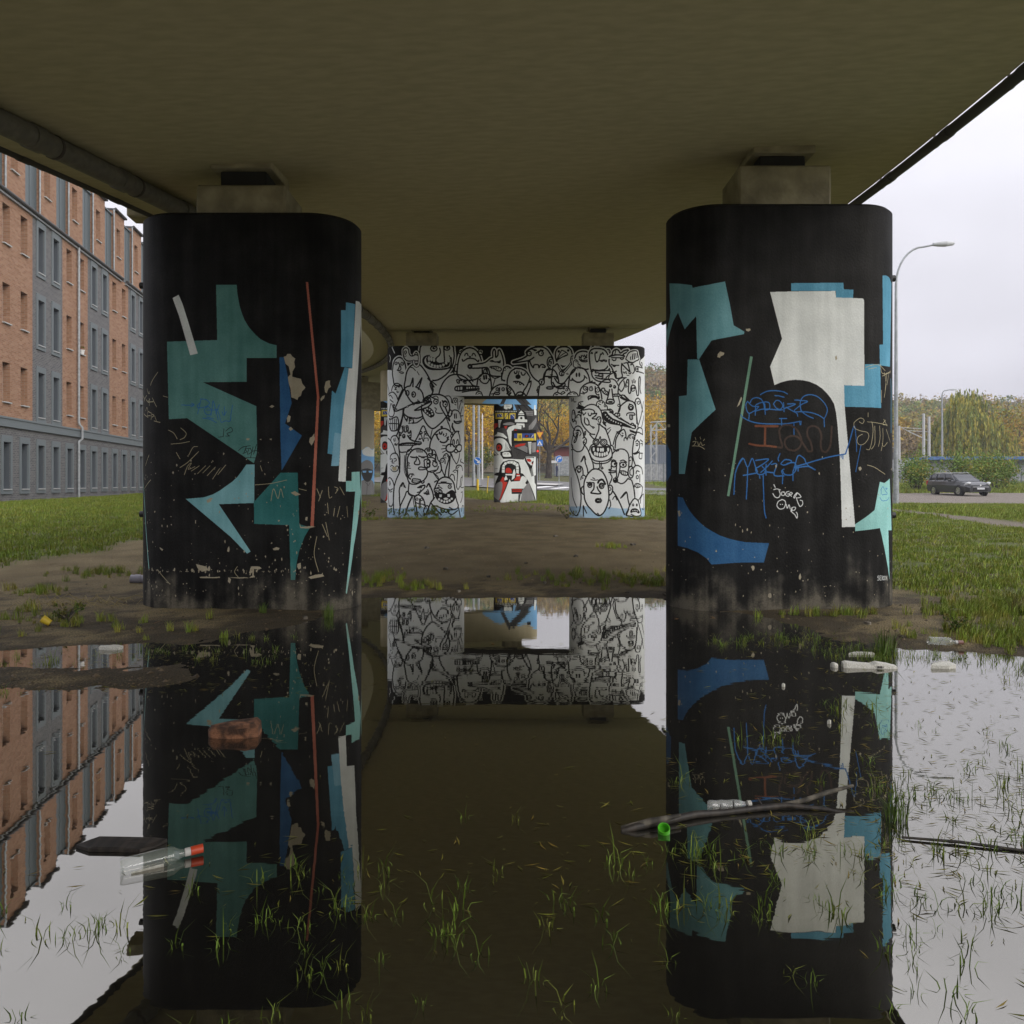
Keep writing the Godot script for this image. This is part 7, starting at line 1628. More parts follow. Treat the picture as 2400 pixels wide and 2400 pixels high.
	[0,10,0,1,[-2083,4817,-2014,4813,-2022,4744,-2071,4748]],
	[0,10,0,1,[-1998,4874,-1929,4870,-1937,4801,-1986,4805]],
	[0,10,0,1,[-2506,5017,-2447,5017,-2447,4915,-2502,4915]],
	[0,10,0,1,[-2433,5009,-2374,5009,-2374,4907,-2429,4907]],
	[0,10,0,1,[-2355,4988,-2296,4988,-2296,4886,-2351,4886]],
	[0,10,0,1,[-1990,4962,-1931,4962,-1931,4860,-1986,4860]],
	[0,10,0,1,[-1922,4972,-1863,4972,-1863,4870,-1918,4870]],
	[32,-1,0,0,[-1867,5058,-1837,5007,-1806,4997]],
	[32,-1,0,0,[-2643,4874,-2633,4997,-2541,5058,-2459,5068]],
	[32,-1,0,0,[-2010,4650,-1929,4680,-1847,4721]],
	[36,-1,0,0,[-3389,4854,-3347,4772,-3399,4630,-3378,4670]],
	[36,-1,0,0,[-3347,4792,-3306,4670,-3358,4609,-3421,4630]],
	[29,-1,0,2,[-3460,4832,37,41]],
	[0,0,0,2,[-3460,4832,12,12]],
	[29,-1,0,2,[-3270,4817,41,45]],
	[0,0,0,2,[-3264,4817,14,14]],
	[29,-1,0,0,[-3358,4558,-3306,4578,-3235,4558,-3255,4527,-3317,4537]],
	[32,-1,0,0,[-3031,4721,-2949,4690,-2878,4619]],
	[25,-1,0,0,[-2827,4588,-2766,4486]],
	[50,-1,0,0,[-2500,4384,-2418,4282,-2357,4180,-2327,4129]],
	[40,-1,0,0,[-2418,4282,-2439,4180,-2357,3976]],
	[36,-1,0,0,[-2398,4303,-2255,4180]],
	[36,-1,0,0,[-1337,4486,-1245,4405,-1163,4292]],
	[29,-1,0,0,[-1235,4456,-1183,4394]],
	[40,-1,0,0,[-1755,4711,-1724,4507]],
	[36,-1,0,0,[-1755,4701,-1684,4588,-1622,4578]],
	[29,-1,0,0,[-1724,4752,-1622,4813]],
	[40,-1,0,0,[71,4578,92,4527,143,4547,153,4599]],
	[32,-1,0,0,[214,4599,194,4507]],
	[40,-1,0,0,[275,4558,306,4486,367,4486,398,4537]],
	[0,0,0,2,[177,4431,78,70]],
	[43,-1,0,0,[51,4282,173,4292,296,4241,357,4180]],
	[29,-1,0,0,[102,4278,122,4237,163,4251,173,4282]],
	[29,-1,0,0,[218,4262,235,4200,275,4211,280,4251]],
	[40,-1,0,0,[541,4405,459,4180,357,4017,296,3874]],
	[40,-1,0,0,[520,4262,571,4303,561,4180,520,4058,439,3874]],
	[47,-1,0,0,[51,3996,92,3874]],
	[47,-1,0,0,[112,3874,173,3955,275,3976,357,3935,408,3874]],
	[36,-1,0,0,[173,3874,204,3894,245,3874,275,3894,316,3874]],
	[47,-1,0,0,[786,3874,806,4058,847,4221,929,4384,969,4527,1051,4629,1174,4650,1276,4609,1357,4466,1398,4282]],
	[40,10,0,2,[888,4272,78,86]],
	[32,-1,0,0,[908,4303,867,4282,898,4251,867,4231]],
	[47,-1,0,0,[1000,4441,1194,4435,1357,4435]],
	[29,-1,0,0,[1143,4486,1214,4486]],
	[0,0,0,1,[1072,4425,1174,4425,1163,4380,1092,4380]],
	[0,0,0,1,[1296,4425,1378,4425,1378,4343,1327,4364]],
	[47,-1,0,0,[1276,4384,1357,4262,1459,4221,1561,4241,1582,4180,1521,4098,1419,4078,1317,4119,1255,4200,1225,4262]],
	[36,-1,0,2,[1129,4098,103,37]],
	[25,-1,0,0,[1072,4129,1072,4064]],
	[25,-1,0,0,[1112,4129,1112,4064]],
	[25,-1,0,0,[1153,4129,1153,4064]],
	[25,-1,0,0,[1190,4129,1190,4064]],
	[36,-1,0,0,[1378,4078,1398,4119,1521,4149,1623,4139,1704,4078,1745,3976]],
	[32,-1,0,0,[1521,4078,1551,4068,1572,4088]],
	[32,-1,0,0,[1623,4078,1653,4058,1674,4082]],
	[29,-1,0,0,[1592,4037,1633,4007,1674,4033]],
	[32,-1,0,0,[1357,3976,1378,4058]],
	[36,-1,0,0,[1235,3874,1276,3935,1357,3966,1419,3935,1483,3905]],
	[32,-1,0,0,[1459,3935,1521,3986,1582,3955,1483,3905]],
	[40,-1,0,0,[1643,3874,1704,3945,1827,3976,1929,3935,1976,3859]],
	[25,-1,0,0,[1296,3915,1357,3894]],
	[22,-1,0,0,[1317,3884,1378,3925]],
	[29,-1,0,0,[1704,3915,1766,3915]],
	[29,-1,0,0,[1827,3925,1888,3915]],
	[32,-1,0,0,[786,4139,735,4017]],
	[29,-1,0,0,[765,4058,755,3955]],
	[47,-1,0,0,[1684,4139,1704,4323,1745,4507,1847,4650,1990,4701,2153,4660,2276,4486,2327,4262]],
	[0,0,0,2,[1923,4486,29,66]],
	[0,0,0,2,[2004,4492,29,70]],
	[47,-1,0,0,[1755,4323,1827,4333,1929,4272,2031,4272,2133,4333,2174,4435]],
	[36,-1,0,0,[1796,4384,1847,4323]],
	[36,-1,0,0,[2153,4466,2235,4384]],
	[36,-1,0,0,[1704,4262,1684,4221,1694,4139]],
	[40,-1,0,0,[2358,4588,2378,4629,2429,4650,2480,4588,2501,4547,2582,4547,2582,4466,2480,4466]],
	[43,-1,0,0,[2378,4609,2388,4466,2460,4364,2562,4303,2745,4272,2909,4262,2919,4323,2807,4364,2664,4364,2501,4405]],
	[40,-1,0,0,[2511,4599,2745,4609,2909,4609,2939,4568,2888,4527,2603,4537]],
	[36,-1,0,0,[2603,4517,2705,4507,2705,4445,2603,4456]],
	[36,-1,0,0,[2684,4466,2715,4415,2664,4374]],
	[36,-1,0,0,[2490,4466,2664,4435]],
	[40,-1,0,0,[2807,4405,2909,4486,3113,4599]],
	[36,-1,0,0,[2909,4466,2868,4364]],
	[40,-1,0,0,[2990,4588,3093,4527,3113,4384]],
	[36,-1,0,0,[2562,4160,2623,4241,2705,4282]],
	[36,-1,0,0,[2398,4303,2337,4262,2480,4262]],
	[47,-1,0,0,[2021,3874,2051,4058,2153,4180,2296,4251,2439,4241,2562,4160,2643,3996,2684,3772]],
	[32,-1,0,2,[2184,4088,54,54]],
	[0,0,0,2,[2184,4088,19,19]],
	[32,-1,0,2,[2358,4068,54,54]],
	[0,0,0,2,[2358,4068,19,19]],
	[32,-1,0,2,[2552,4037,58,66]],
	[0,0,0,2,[2552,4037,19,19]],
	[40,-1,0,0,[2256,4119,2245,3996,2174,3945,2113,3976]],
	[40,-1,0,0,[2480,4139,2490,3976,2541,3894,2592,3904]],
	[29,-1,0,0,[2327,4129,2388,4139]],
	[43,-1,0,0,[2286,3751,2276,3833,2378,3864,2501,3853,2603,3792,2592,3853]],
	[58,-1,0,0,[2327,3782,2398,3823,2501,3823,2582,3772]],
	[29,-1,0,0,[2062,3935,2153,3915]],
	[40,-1,0,0,[2664,4037,2684,4078,2745,4088,2786,4017,2868,3966,2848,3874]],
	[40,-1,0,0,[2674,4027,2745,3935,2848,3884]],
	[25,-1,0,0,[2725,3966,2756,4011]],
	[25,-1,0,0,[2766,3931,2797,3976]],
	[25,-1,0,0,[2807,3904,2837,3949]],
	[0,0,0,2,[2935,4160,49,54]],
	[0,0,0,2,[3056,4129,49,54]],
	[0,10,0,2,[2919,4170,12,12]],
	[0,10,0,2,[3041,4139,12,12]],
	[43,-1,0,0,[2909,4047,2878,3894,2827,3711,2807,3649,2909,3619,3011,3629,3052,3690,3011,3813,2980,4058]],
	[43,10,0,2,[2933,3690,119,70]],
	[0,0,0,2,[2933,3680,74,33]],
	[40,-1,0,0,[3011,3904,3195,3915,3205,3853,3021,3853]],
	[22,-1,0,0,[3062,3904,3062,3853]],
	[22,-1,0,0,[3107,3904,3107,3853]],
	[22,-1,0,0,[3154,3904,3154,3853]],
	[40,-1,0,0,[3174,3915,3164,3996,3195,4180,3276,4303,3358,4384,3399,4405,3235,4384,3154,4303]],
	[40,-1,0,0,[3195,4058,3256,3996,3317,4058,3358,4180,3337,4303]],
	[40,-1,0,0,[2603,4180,2705,4303,2827,4343,2990,4364,3093,4303,3164,4180]],
	[36,-1,0,0,[3174,3833,3205,3690,3235,3527,3195,3384]],
	[25,-1,0,2,[3184,3578,29,37]],
	[40,-1,0,0,[3399,4119,3399,4221,3440,4343,3480,4323,3480,4180,3470,4017,3501,3935,3542,3976,3552,4119,3603,4180,3677,4141,3710,4019,3744,3877,3793,3921,3793,4186,3805,4392,3846,4436,3860,4355,3846,4067,3890,3947]],
	[25,0,0,2,[3576,4078,21,25]],
	[25,0,0,2,[3645,4089,21,25]],
	[29,-1,0,0,[3562,4027,3603,3996,3655,4028]],
	[29,-1,0,0,[3582,4323,3599,4241]],
	[29,-1,0,0,[3638,4354,3638,4262]],
	[29,-1,0,0,[3688,4315,3670,4243]],
	[22,-1,0,0,[3429,4282,3450,4241]],
	[22,-1,0,0,[3419,4160,3450,4139]],
	[36,-1,0,0,[3337,4833,3521,4854,3624,4772,3655,4610,3603,4527]],
	[32,-1,0,0,[3317,4578,3348,4537,3378,4578]],
	[32,-1,0,0,[3480,4547,3521,4517,3552,4558]],
	[25,-1,0,0,[3409,4588,3399,4527,3429,4537]],
	[25,-1,0,0,[3429,4476,3491,4466]],
	[36,10,0,2,[3733,4664,45,78]],
	[32,-1,0,0,[3733,4741,3958,4713]],
	[32,-1,0,0,[3744,4589,4051,4559]],
	[22,-1,0,0,[3726,4684,3726,4649]],
	[22,-1,0,0,[3747,4685,3747,4650]],
	[29,-1,0,2,[3922,4822,37,54]],
	[29,-1,0,0,[3860,4970,3832,4824,3958,4734]],
	[43,-1,0,0,[3174,3384,3235,3547,3399,3690,3521,3711,3645,3650,3710,3447,3733,3039]],
	[43,-1,0,0,[3235,3813,3297,3772,3419,3731,3256,3853,3337,3874,3480,3711]],
	[36,-1,0,0,[3358,3874,3501,3731]],
	[40,10,0,2,[3546,3517,74,82]],
	[32,-1,0,2,[3546,3506,41,41]],
	[36,-1,0,0,[3501,3619,3582,3588]],
	[36,-1,0,0,[3419,3282,3450,3343,3624,3354,3666,3293,3521,3292]],
	[36,-1,0,0,[3511,3292,3521,3170,3593,3170,3593,3292]],
	[25,-1,0,0,[3554,3292,3554,3170]],
	[40,-1,0,0,[3666,3630,3699,3753,3780,3797,3860,3720,3922,3539,3978,3399]],
	[29,-1,0,0,[3733,3693,3768,3674,3793,3706]],
	[29,-1,0,0,[3819,3697,3846,3668]],
	[29,-1,0,0,[3733,3652,3780,3613,3846,3647]],
	[32,-1,0,0,[3756,2937,3890,3271,4023,3712]],
	[32,-1,0,0,[3922,2944,4051,3281]],
	[32,-1,0,0,[3688,3630,3733,3243,3780,2877]],
	[36,-1,0,0,[2521,3588,2541,3670,2643,3731,2745,3670,2786,3588,2837,3547,2848,3466]],
	[0,0,0,2,[2623,3680,21,25]],
	[0,0,0,2,[2694,3655,21,25]],
	[29,-1,0,0,[2582,3629,2643,3598]],
	[25,-1,0,2,[2776,3568,29,33]],
	[29,-1,0,0,[2582,3568,2603,3486]],
	[32,-1,0,0,[1965,3614,2009,3673,2113,3691]],
	[25,-1,0,0,[2041,3642,2062,3610]],
	[29,-1,0,0,[1687,3820,1725,3713,1759,3772]],
	[29,-1,0,0,[1789,3811,1818,3706,1896,3690]],
	[47,-1,0,0,[-3510,3448,-3358,3772,-3235,4017,-3153,4119,-3031,4160]],
	[47,-1,0,0,[-2868,4129,-2745,4058,-2663,3935,-2623,3751]],
	[47,-1,0,0,[-3031,4160,-2990,4262,-2949,4384,-2949,4139]],
	[47,-1,0,0,[-2847,4129,-2766,4262,-2684,4394,-2745,4180,-2786,4058]],
	[47,-1,0,0,[-3510,3448,-3464,3406,-3255,3476,-2990,3608,-2766,3700]],
	[32,-1,0,0,[-2806,3741,-2786,3690,-2745,3680]],
	[0,0,0,2,[-3123,3533,37,25]],
	[0,10,0,2,[-3123,3537,19,12]],
	[29,-1,0,2,[-2933,3617,33,25]],
	[40,-1,0,2,[-3117,3945,49,74]],
	[0,0,0,2,[-3137,3945,21,29]],
	[40,-1,0,2,[-2929,3904,54,78]],
	[0,0,0,2,[-2945,3904,23,31]],
	[0,0,0,2,[-3453,3467,33,21]],
	[47,-1,0,0,[-3215,3476,-3225,3343,-3113,3241,-2949,3200,-2786,3200,-2663,3251]],
	[40,-1,0,0,[-3245,3466,-3266,3241,-3399,2815]],
	[40,-1,0,0,[-3225,3282,-3153,3139,-3113,3200]],
	[40,-1,0,0,[-3113,3200,-3133,3108]],
	[40,-1,0,0,[-2949,3159,-2929,3078,-2980,3047,-2827,3067,-2663,3190]],
	[32,-1,0,0,[-3062,3190,-3055,3078]],
	[32,-1,0,0,[-3062,3190,-2994,3170]],
	[32,-1,0,0,[-3059,3139,-3010,3129]],
	[29,-1,0,0,[-3082,3047,-3021,3037]],
	[47,-1,0,0,[-2653,3731,-2541,3833,-2378,3894,-2194,3904,-2031,3853,-1908,3731,-1857,3547,-1878,3364,-1969,3221,-2092,3078,-2255,2935,-2357,2884,-2459,2935,-2561,3057,-2653,3241,-2694,3445,-2684,3588]],
	[47,-1,0,0,[-2898,3435,-2745,3527,-2500,3649,-2398,3690,-2418,3608,-2541,3506,-2745,3445,-2888,3429]],
	[47,-1,0,0,[-2133,3670,-2133,3568,-2031,3363,-1888,3159,-1857,3129,-1908,3323,-1990,3527,-2071,3711]],
	[36,-1,0,0,[-2623,3731,-2500,3813,-2418,3751,-2521,3670,-2623,3649]],
	[32,-1,0,2,[-2537,3735,49,45]],
	[0,0,0,2,[-2537,3735,19,19]],
	[36,10,0,2,[-2265,3690,66,70]],
	[0,0,0,2,[-2259,3690,25,25]],
	[40,-1,0,0,[-2439,3853,-2337,3792,-2194,3741]],
	[29,-1,0,0,[-2357,3823,-2255,3853,-2194,3792]],
	[36,10,0,2,[-1990,3608,66,78]],
	[0,0,0,2,[-1982,3608,25,25]],
	[36,-1,0,0,[-2051,3690,-1990,3711,-1929,3670]],
	[50,0,0,1,[-2653,3466,-2541,3506,-2439,3476,-2357,3384,-2357,3282,-2439,3251,-2541,3323,-2623,3404]],
	[0,10,0,2,[-2592,3445,27,27]],
	[0,10,0,2,[-2531,3476,27,27]],
	[0,10,0,2,[-2459,3449,27,27]],
	[0,10,0,2,[-2398,3394,27,27]],
	[0,10,0,2,[-2378,3323,27,27]],
	[0,10,0,2,[-2521,3343,27,27]],
	[0,10,0,2,[-2459,3292,27,27]],
	[0,10,0,2,[-2582,3394,27,27]],
	[32,-1,0,0,[-2296,3506,-2255,3466,-2276,3384,-2214,3343,-2071,3343]],
	[32,-1,0,0,[-2418,3221,-2337,3261,-2316,3323]],
	[40,-1,0,0,[-1888,3364,-1857,3445,-1796,3406,-1786,3324,-1847,3241,-1888,3282]],
	[40,-1,0,0,[-1806,3324,-1754,3427,-1656,3441,-1557,3396,-1485,3277,-1434,3096]],
	[40,-1,0,0,[-1711,3316,-1701,3204]],
	[40,-1,0,0,[-1656,3329,-1644,3206]],
	[40,-1,0,0,[-1722,3121,-1656,3093,-1485,3123,-1515,3070,-1632,3043,-1711,3081,-1722,3121]],
	[22,-1,0,0,[-1678,3092,-1669,3048]],
	[22,-1,0,0,[-1632,3094,-1623,3050]],
	[22,-1,0,0,[-1583,3097,-1573,3052]],
	[22,-1,0,0,[-1529,3100,-1518,3055]],
	[43,-1,0,0,[-1765,3039,-1775,2957,-1701,2817]],
	[32,-1,0,0,[-1969,3853,-1867,3854,-1806,3773,-1796,3671,-1744,3652]],
	[32,-1,0,0,[-1775,3651,-1744,3775,-1678,3798,-1608,3762,-1596,3496]],
	[29,-1,0,2,[-1678,3706,33,45]],
	[25,-1,0,0,[-1701,3613,-1656,3595]],
	[32,-1,0,0,[-1557,3457,-1500,3626,-1394,3780]],
	[29,-1,0,0,[-1515,3707,-1434,3755,-1346,3681]],
	[32,-1,0,0,[-1394,3553,-1500,3297,-1346,3298]],
	[40,-1,0,0,[-3628,4028,-3586,4128,-3510,4215,-3421,4232,-3317,4180,-3255,4058,-3276,4017,-3399,3752]],
	[29,-1,0,0,[-3510,4144,-3464,4101,-3431,4141]],
	[29,-1,0,0,[-3399,4140,-3368,4119,-3347,4149]],
	[29,-1,0,0,[-3476,4081,-3499,4051,-3442,4059]],
	[29,-1,0,0,[-3431,4008,-3421,3967,-3378,3976]],
	[36,-1,0,0,[-3799,3920,-3643,3978,-3534,3961,-3442,3855,-3389,3711]],
	[32,-1,0,0,[-3750,3874,-3658,3887,-3586,3800]],
	[32,-1,0,0,[-3692,3766,-3560,3676]],
	[36,-1,0,0,[-3658,3641,-3710,3480,-3773,3341,-3710,3264,-3586,3247,-3534,3306,-3522,3388,-3572,3533,-3613,3627]],
	[43,-1,0,0,[-3750,3195,-3643,3178,-3510,3224,-3421,3221,-3378,3078,-3389,2935,-3442,2834,-3643,2840,-3773,3052,-3750,3154]],
	[32,-1,0,0,[-3658,3179,-3658,2871]],
	[32,-1,0,0,[-3586,3175,-3586,2868]],
	[32,-1,0,0,[-3515,3173,-3515,2866]],
	[32,-1,0,0,[-3453,3171,-3453,2865]],
	[32,-1,0,0,[-3750,3051,-3389,3027]],
	[36,-1,0,0,[-3522,3592,-3539,3531,-3487,3478]],
	[29,-1,0,2,[-3530,3582,21,29]],
	[36,-1,0,0,[-3799,5260,-3675,5263,-3599,5153,-3599,4886,-3628,4643]],
	[29,-1,10,0,[-3729,5106,-3675,5017,-3710,4898]],
	[32,-1,10,0,[-3599,5316,-3510,5145]],
	[32,-1,0,0,[-3966,4311,-3799,4126,-3750,3956]],
	[46,-1,0,0,[-3245,3300,-3319,2968,-3442,2674]],
	[39,-1,0,0,[-3356,2784,-3365,2525,-3375,2378,-3337,2193,-3208,2184,-3079,2212,-2950,2378]],
	[42,-1,0,0,[-3360,2784,-3300,2747,-3264,2783,-3245,2802,-3264,2913,-3273,2949,-3217,2949,-3212,2876,-3190,2783,-3134,2820,-3153,2949,-3107,2959,-3088,2876,-3098,2783,-3061,2747,-3015,2820,-3005,2673,-3024,2581]],
	[0,0,0,2,[-3241,2935,32,32]],
	[0,0,0,2,[-3131,2935,32,32]],
	[0,10,0,2,[-3241,2938,13,13]],
	[0,10,0,2,[-3131,2938,13,13]],
	[0,0,0,2,[-3319,2691,26,37]],
	[36,10,0,2,[-3223,2658,37,52]],
	[0,0,0,2,[-3223,2651,19,26]],
	[29,10,0,2,[-3039,2654,30,37]],
	[46,-1,0,0,[-3107,2673,-3024,2562,-2895,2507,-2766,2488]],
	[0,0,0,2,[-2733,2452,48,52]],
	[0,10,0,2,[-2747,2461,13,13]],
	[59,-1,0,0,[-3356,2396,-3264,2433,-3079,2452,-2913,2442,-2766,2415]],
	[33,-1,0,0,[-3356,2378,-3171,2387,-2950,2387,-2784,2415]],
	[20,-1,0,0,[-3282,2433,-3282,2387]],
	[20,-1,0,0,[-3230,2433,-3230,2387]],
	[20,-1,0,0,[-3179,2433,-3179,2387]],
	[20,-1,0,0,[-3127,2433,-3127,2387]],
	[20,-1,0,0,[-3075,2433,-3075,2387]],
	[20,-1,0,0,[-3024,2433,-3024,2387]],
	[20,-1,0,0,[-2972,2433,-2972,2387]],
	[20,-1,0,0,[-2921,2433,-2921,2387]],
	[20,-1,0,0,[-2869,2433,-2869,2387]],
	[42,-1,0,0,[-2895,2488,-2784,2691,-2646,2968,-2526,2747,-2406,2553]],
	[36,-1,0,0,[-2747,2783,-2710,2802,-2674,2756,-2710,2728,-2747,2756]],
	[36,-1,0,0,[-2618,2783,-2563,2802,-2544,2747,-2600,2747]],
	[29,-1,0,0,[-2803,2691,-2710,2701,-2637,2498,-2609,2701,-2526,2682]],
	[29,-1,0,0,[-2775,2553,-2710,2590,-2674,2599]],
	[29,-1,0,0,[-2600,2599,-2508,2599,-2498,2525]],
	[29,-1,0,0,[-2766,2599,-2729,2553]],
	[46,-1,0,0,[-2452,2323,-2425,2488,-2342,2673,-2213,2820,-2065,2885,-1918,2857,-1807,2766,-1751,2674]],
	[49,-1,0,0,[-2249,2710,-2213,2599,-2120,2488,-2010,2470,-1936,2525,-1899,2636]],
	[33,-1,0,0,[-2277,2701,-2231,2691,-2203,2728]],
	[33,-1,0,0,[-1936,2618,-1881,2553]],
	[46,-1,0,0,[-2157,2774,-2148,2728,-2102,2728,-2083,2783]],
	[46,-1,0,0,[-2037,2719,-2028,2673,-1973,2673,-1954,2728]],
	[33,-1,0,0,[-2379,2839,-2415,2673,-2425,2599]],
	[33,-1,10,0,[-2249,2433,-1973,2710]],
	[42,-1,0,0,[-1826,2360,-1816,2526,-1770,2656,-1672,2787,-1608,2808,-1550,2718,-1512,2571,-1525,2404]],
	[36,-1,0,0,[-1760,2434,-1760,2527,-1731,2555,-1712,2509,-1712,2426]],
	[36,-1,0,0,[-1641,2446,-1630,2530,-1586,2559,-1574,2439]],
	[0,0,0,2,[-1666,2353,56,45]],
	[0,10,0,2,[-1682,2366,15,11]],
	[46,-1,0,0,[-1722,2343,-1770,2407,-1881,2415,-1954,2341,-1954,2249,-1881,2184,-1770,2194,-1692,2260,-1672,2288,-1630,2252,-1550,2199,-1455,2258,-1439,2370,-1525,2413,-1608,2392]],
	[39,-1,0,0,[-1672,2288,-1672,2335]],
	[39,-1,0,0,[-1712,2232,-1692,2177,-1630,2169,-1608,2216]],
	[29,-1,0,0,[-1954,2369,-2065,2378]],
	[29,-1,0,0,[-1973,2295,-2102,2276]],
	[29,-1,0,0,[-1954,2230,-2065,2175]],
	[33,-1,0,0,[-1844,2157,-1807,2083,-1672,1863,-1630,1845,-1562,1976,-1525,2144]],
	[33,-1,0,0,[-1751,2785,-1826,2673,-1807,2618]],
	[0,0,0,2,[-1574,2806,41,26]],
	[42,-1,0,0,[-3660,2532,-3632,2623,-3535,2676,-3432,2655,-3375,2544]],
	[29,-1,0,0,[-3547,2584,-3524,2509]],
	[29,-1,0,0,[-3492,2601,-3492,2518]],
	[0,0,0,2,[-3488,2416,37,37]],
	[0,10,0,2,[-3497,2422,11,11]],
	[29,-1,0,0,[-3442,2379,-3413,2434]],
	[39,-1,0,0,[-3375,2341,-3356,2175,-3337,1991,-3347,1677,-3356,1567,-3452,1364,-3514,1179]],
	[36,-1,0,0,[-3839,2614,-3690,2551,-3558,2381,-3472,2157]],
	[39,-1,0,0,[-3690,1976,-3675,2069,-3582,2141,-3472,2148,-3403,2083,-3365,1935,-3356,1751,-3356,1585]],
	[29,-1,0,0,[-3660,1976,-3606,1984,-3582,1937,-3646,1911]],
	[29,-1,0,0,[-3535,1983,-3472,1991,-3452,1936,-3514,1909]],
	[29,-1,0,0,[-3570,1919,-3606,1864,-3524,1863]],
	[29,-1,0,0,[-3675,1754,-3606,1790,-3514,1733,-3432,1770,-3384,1733,-3432,1622,-3558,1604,-3660,1679]],
	[0,17,0,3,[-3632,1735,-3452,1751,-3442,1641,-3558,1623]],
	[39,-1,0,0,[-3809,1402,-3690,1420,-3582,1327,-3524,1161,-3535,976,-3558,680,-3632,568,-3762,584]],
	[26,-1,0,2,[-3707,1253,33,56]],
	[0,0,0,2,[-3707,1253,13,17]],
	[33,-1,0,0,[-3809,1086,-3690,1049,-3582,1087]],
	[29,-1,0,0,[-3742,1049,-3690,993,-3606,1013]],
	[39,-1,0,0,[-3839,1123,-3784,751,-3742,566]],
	[46,-1,0,0,[-3524,1161,-3547,939,-3547,569,-3524,330]],
	[42,-1,0,0,[-3347,829,-3356,1050,-3319,1179,-3245,1272,-3208,1143]],
	[33,-1,0,0,[-3282,1161,-3245,1253,-3171,1124]],
	[42,-1,0,0,[-3356,829,-3337,589]],
	[42,-1,0,0,[-3328,571,-3264,718,-3190,866,-3144,995,-3098,1004,-3079,940]],
	[46,-1,0,0,[-3328,571,-3365,313]],
	[49,-1,0,0,[-3171,331,-3134,479,-3061,682,-2978,847]],
	[42,-1,0,0,[-3079,940,-3005,884,-2913,884]],
	[46,-1,0,0,[-2913,866,-2876,682,-2839,460,-2821,294]],
	[26,-1,0,0,[-2950,811,-2913,571,-2876,294]],
	[46,-1,0,0,[-3107,1862,-3116,1991,-3061,2120,-2950,2249,-2803,2286,-2655,2249,-2544,2138,-2508,2009]],
	[46,-1,0,0,[-3116,1862,-3125,1714,-3116,1585,-3079,1438,-3024,1382]],
	[46,-1,0,0,[-2508,1585,-2544,1456,-2637,1327]],
	[39,-1,0,0,[-3024,2046,-2913,2028,-2839,2037]],
	[0,0,0,3,[-3024,2037,-2895,2037,-2904,2000,-2996,2009]],
	[39,-1,0,0,[-2775,2064,-2674,2037,-2544,2046]],
	[0,0,0,3,[-2729,2037,-2581,2037,-2618,1991,-2710,2009]],
	[39,-1,0,0,[-2849,2046,-2858,1935,-2904,1880,-2895,1825,-2803,1806,-2747,1843,-2756,1917,-2812,2028]],
	[39,-1,0,0,[-2526,1696,-2637,1659,-2756,1659,-2784,1705,-2729,1742,-2618,1723,-2544,1714]],
	[20,-1,0,0,[-2858,2258,-2825,2175]],
	[20,-1,0,0,[-2825,2269,-2792,2175]],
	[20,-1,0,0,[-2792,2258,-2758,2175]],
	[20,-1,0,0,[-2758,2269,-2725,2175]],
	[20,-1,0,0,[-2725,2258,-2692,2175]],
	[20,-1,0,0,[-2692,2269,-2659,2175]],
	[29,-1,0,0,[-3116,1862,-3061,1862,-3079,1806]],
	[29,-1,0,0,[-3125,1769,-3042,1769]],
	[29,-1,0,0,[-3107,1714,-3024,1696]],
	[39,-1,0,0,[-3153,2101,-3171,1935,-3171,1677,-3134,1474,-3079,1290]],
	[23,-1,0,0,[-3199,2083,-3208,1862,-3208,1622,-3153,1456]],
	[36,-1,0,0,[-3144,2120,-3107,2230,-3024,2267,-2950,2230]],
	[23,-1,0,0,[-3042,2221,-3024,2203]],
	[23,-1,0,0,[-2996,2230,-2983,2208]],
	[29,-1,0,0,[-3125,2120,-3079,2129]],
	[36,-1,0,0,[-2609,2212,-2563,2286,-2489,2304,-2415,2276,-2379,2193,-2397,2138]],
	[52,-1,0,0,[-2526,2249,-2508,2249]],
	[52,-1,0,0,[-2471,2249,-2452,2249]],
	[26,-1,0,0,[-2517,2208,-2452,2208]],
	[36,-1,0,0,[-2489,2101,-2471,2138,-2379,2120,-2360,2193,-2379,2249,-2305,2230,-2249,2101,-2194,1935,-2157,1917]],
	[39,-1,0,0,[-2480,2101,-2415,2064,-2342,2101,-2286,2101,-2268,1862]],
	[36,-1,0,0,[-2360,1825,-2342,1898,-2249,1889,-2231,1788,-2305,1751,-2360,1806]],
	[39,-1,0,0,[-2157,1917,-2120,1825,-2102,1696,-2139,1585,-2249,1557]],
	[42,-1,0,0,[-2618,1898,-2600,1954,-2489,1972,-2434,1898,-2452,1843,-2489,1843]],
	[29,-1,0,2,[-2498,1898,41,45]],
	[42,-1,0,0,[-2609,1862,-2600,1751,-2526,1723,-2452,1751,-2452,1825,-2526,1843]],
	[29,-1,0,2,[-2498,1788,37,41]],
	[39,-1,0,0,[-2544,1659,-2489,1603,-2360,1585,-2231,1659,-2194,1751]],
	[29,-1,0,0,[-2452,1613,-2249,1650]],
	[36,-1,0,0,[-2489,2028,-2342,2009,-2286,1954]],
	[29,-1,0,0,[-2360,1935,-2305,1935]],
	[42,-1,0,0,[-3061,1290,-3079,1124,-3079,977,-2987,903,-2839,884,-2710,1013,-2618,1106,-2591,1179,-2637,1198,-2710,1143]],
	[39,-1,0,0,[-3079,1290,-3005,1235,-2858,1225,-2710,1290,-2674,1253,-2618,1290,-2637,1327,-2710,1308]],
	[39,-1,0,0,[-2978,1327,-2950,1382,-2839,1382,-2729,1355,-2747,1290,-2858,1262,-2969,1290,-2978,1327]],
	[29,-1,0,0,[-2959,1327,-2738,1318]],
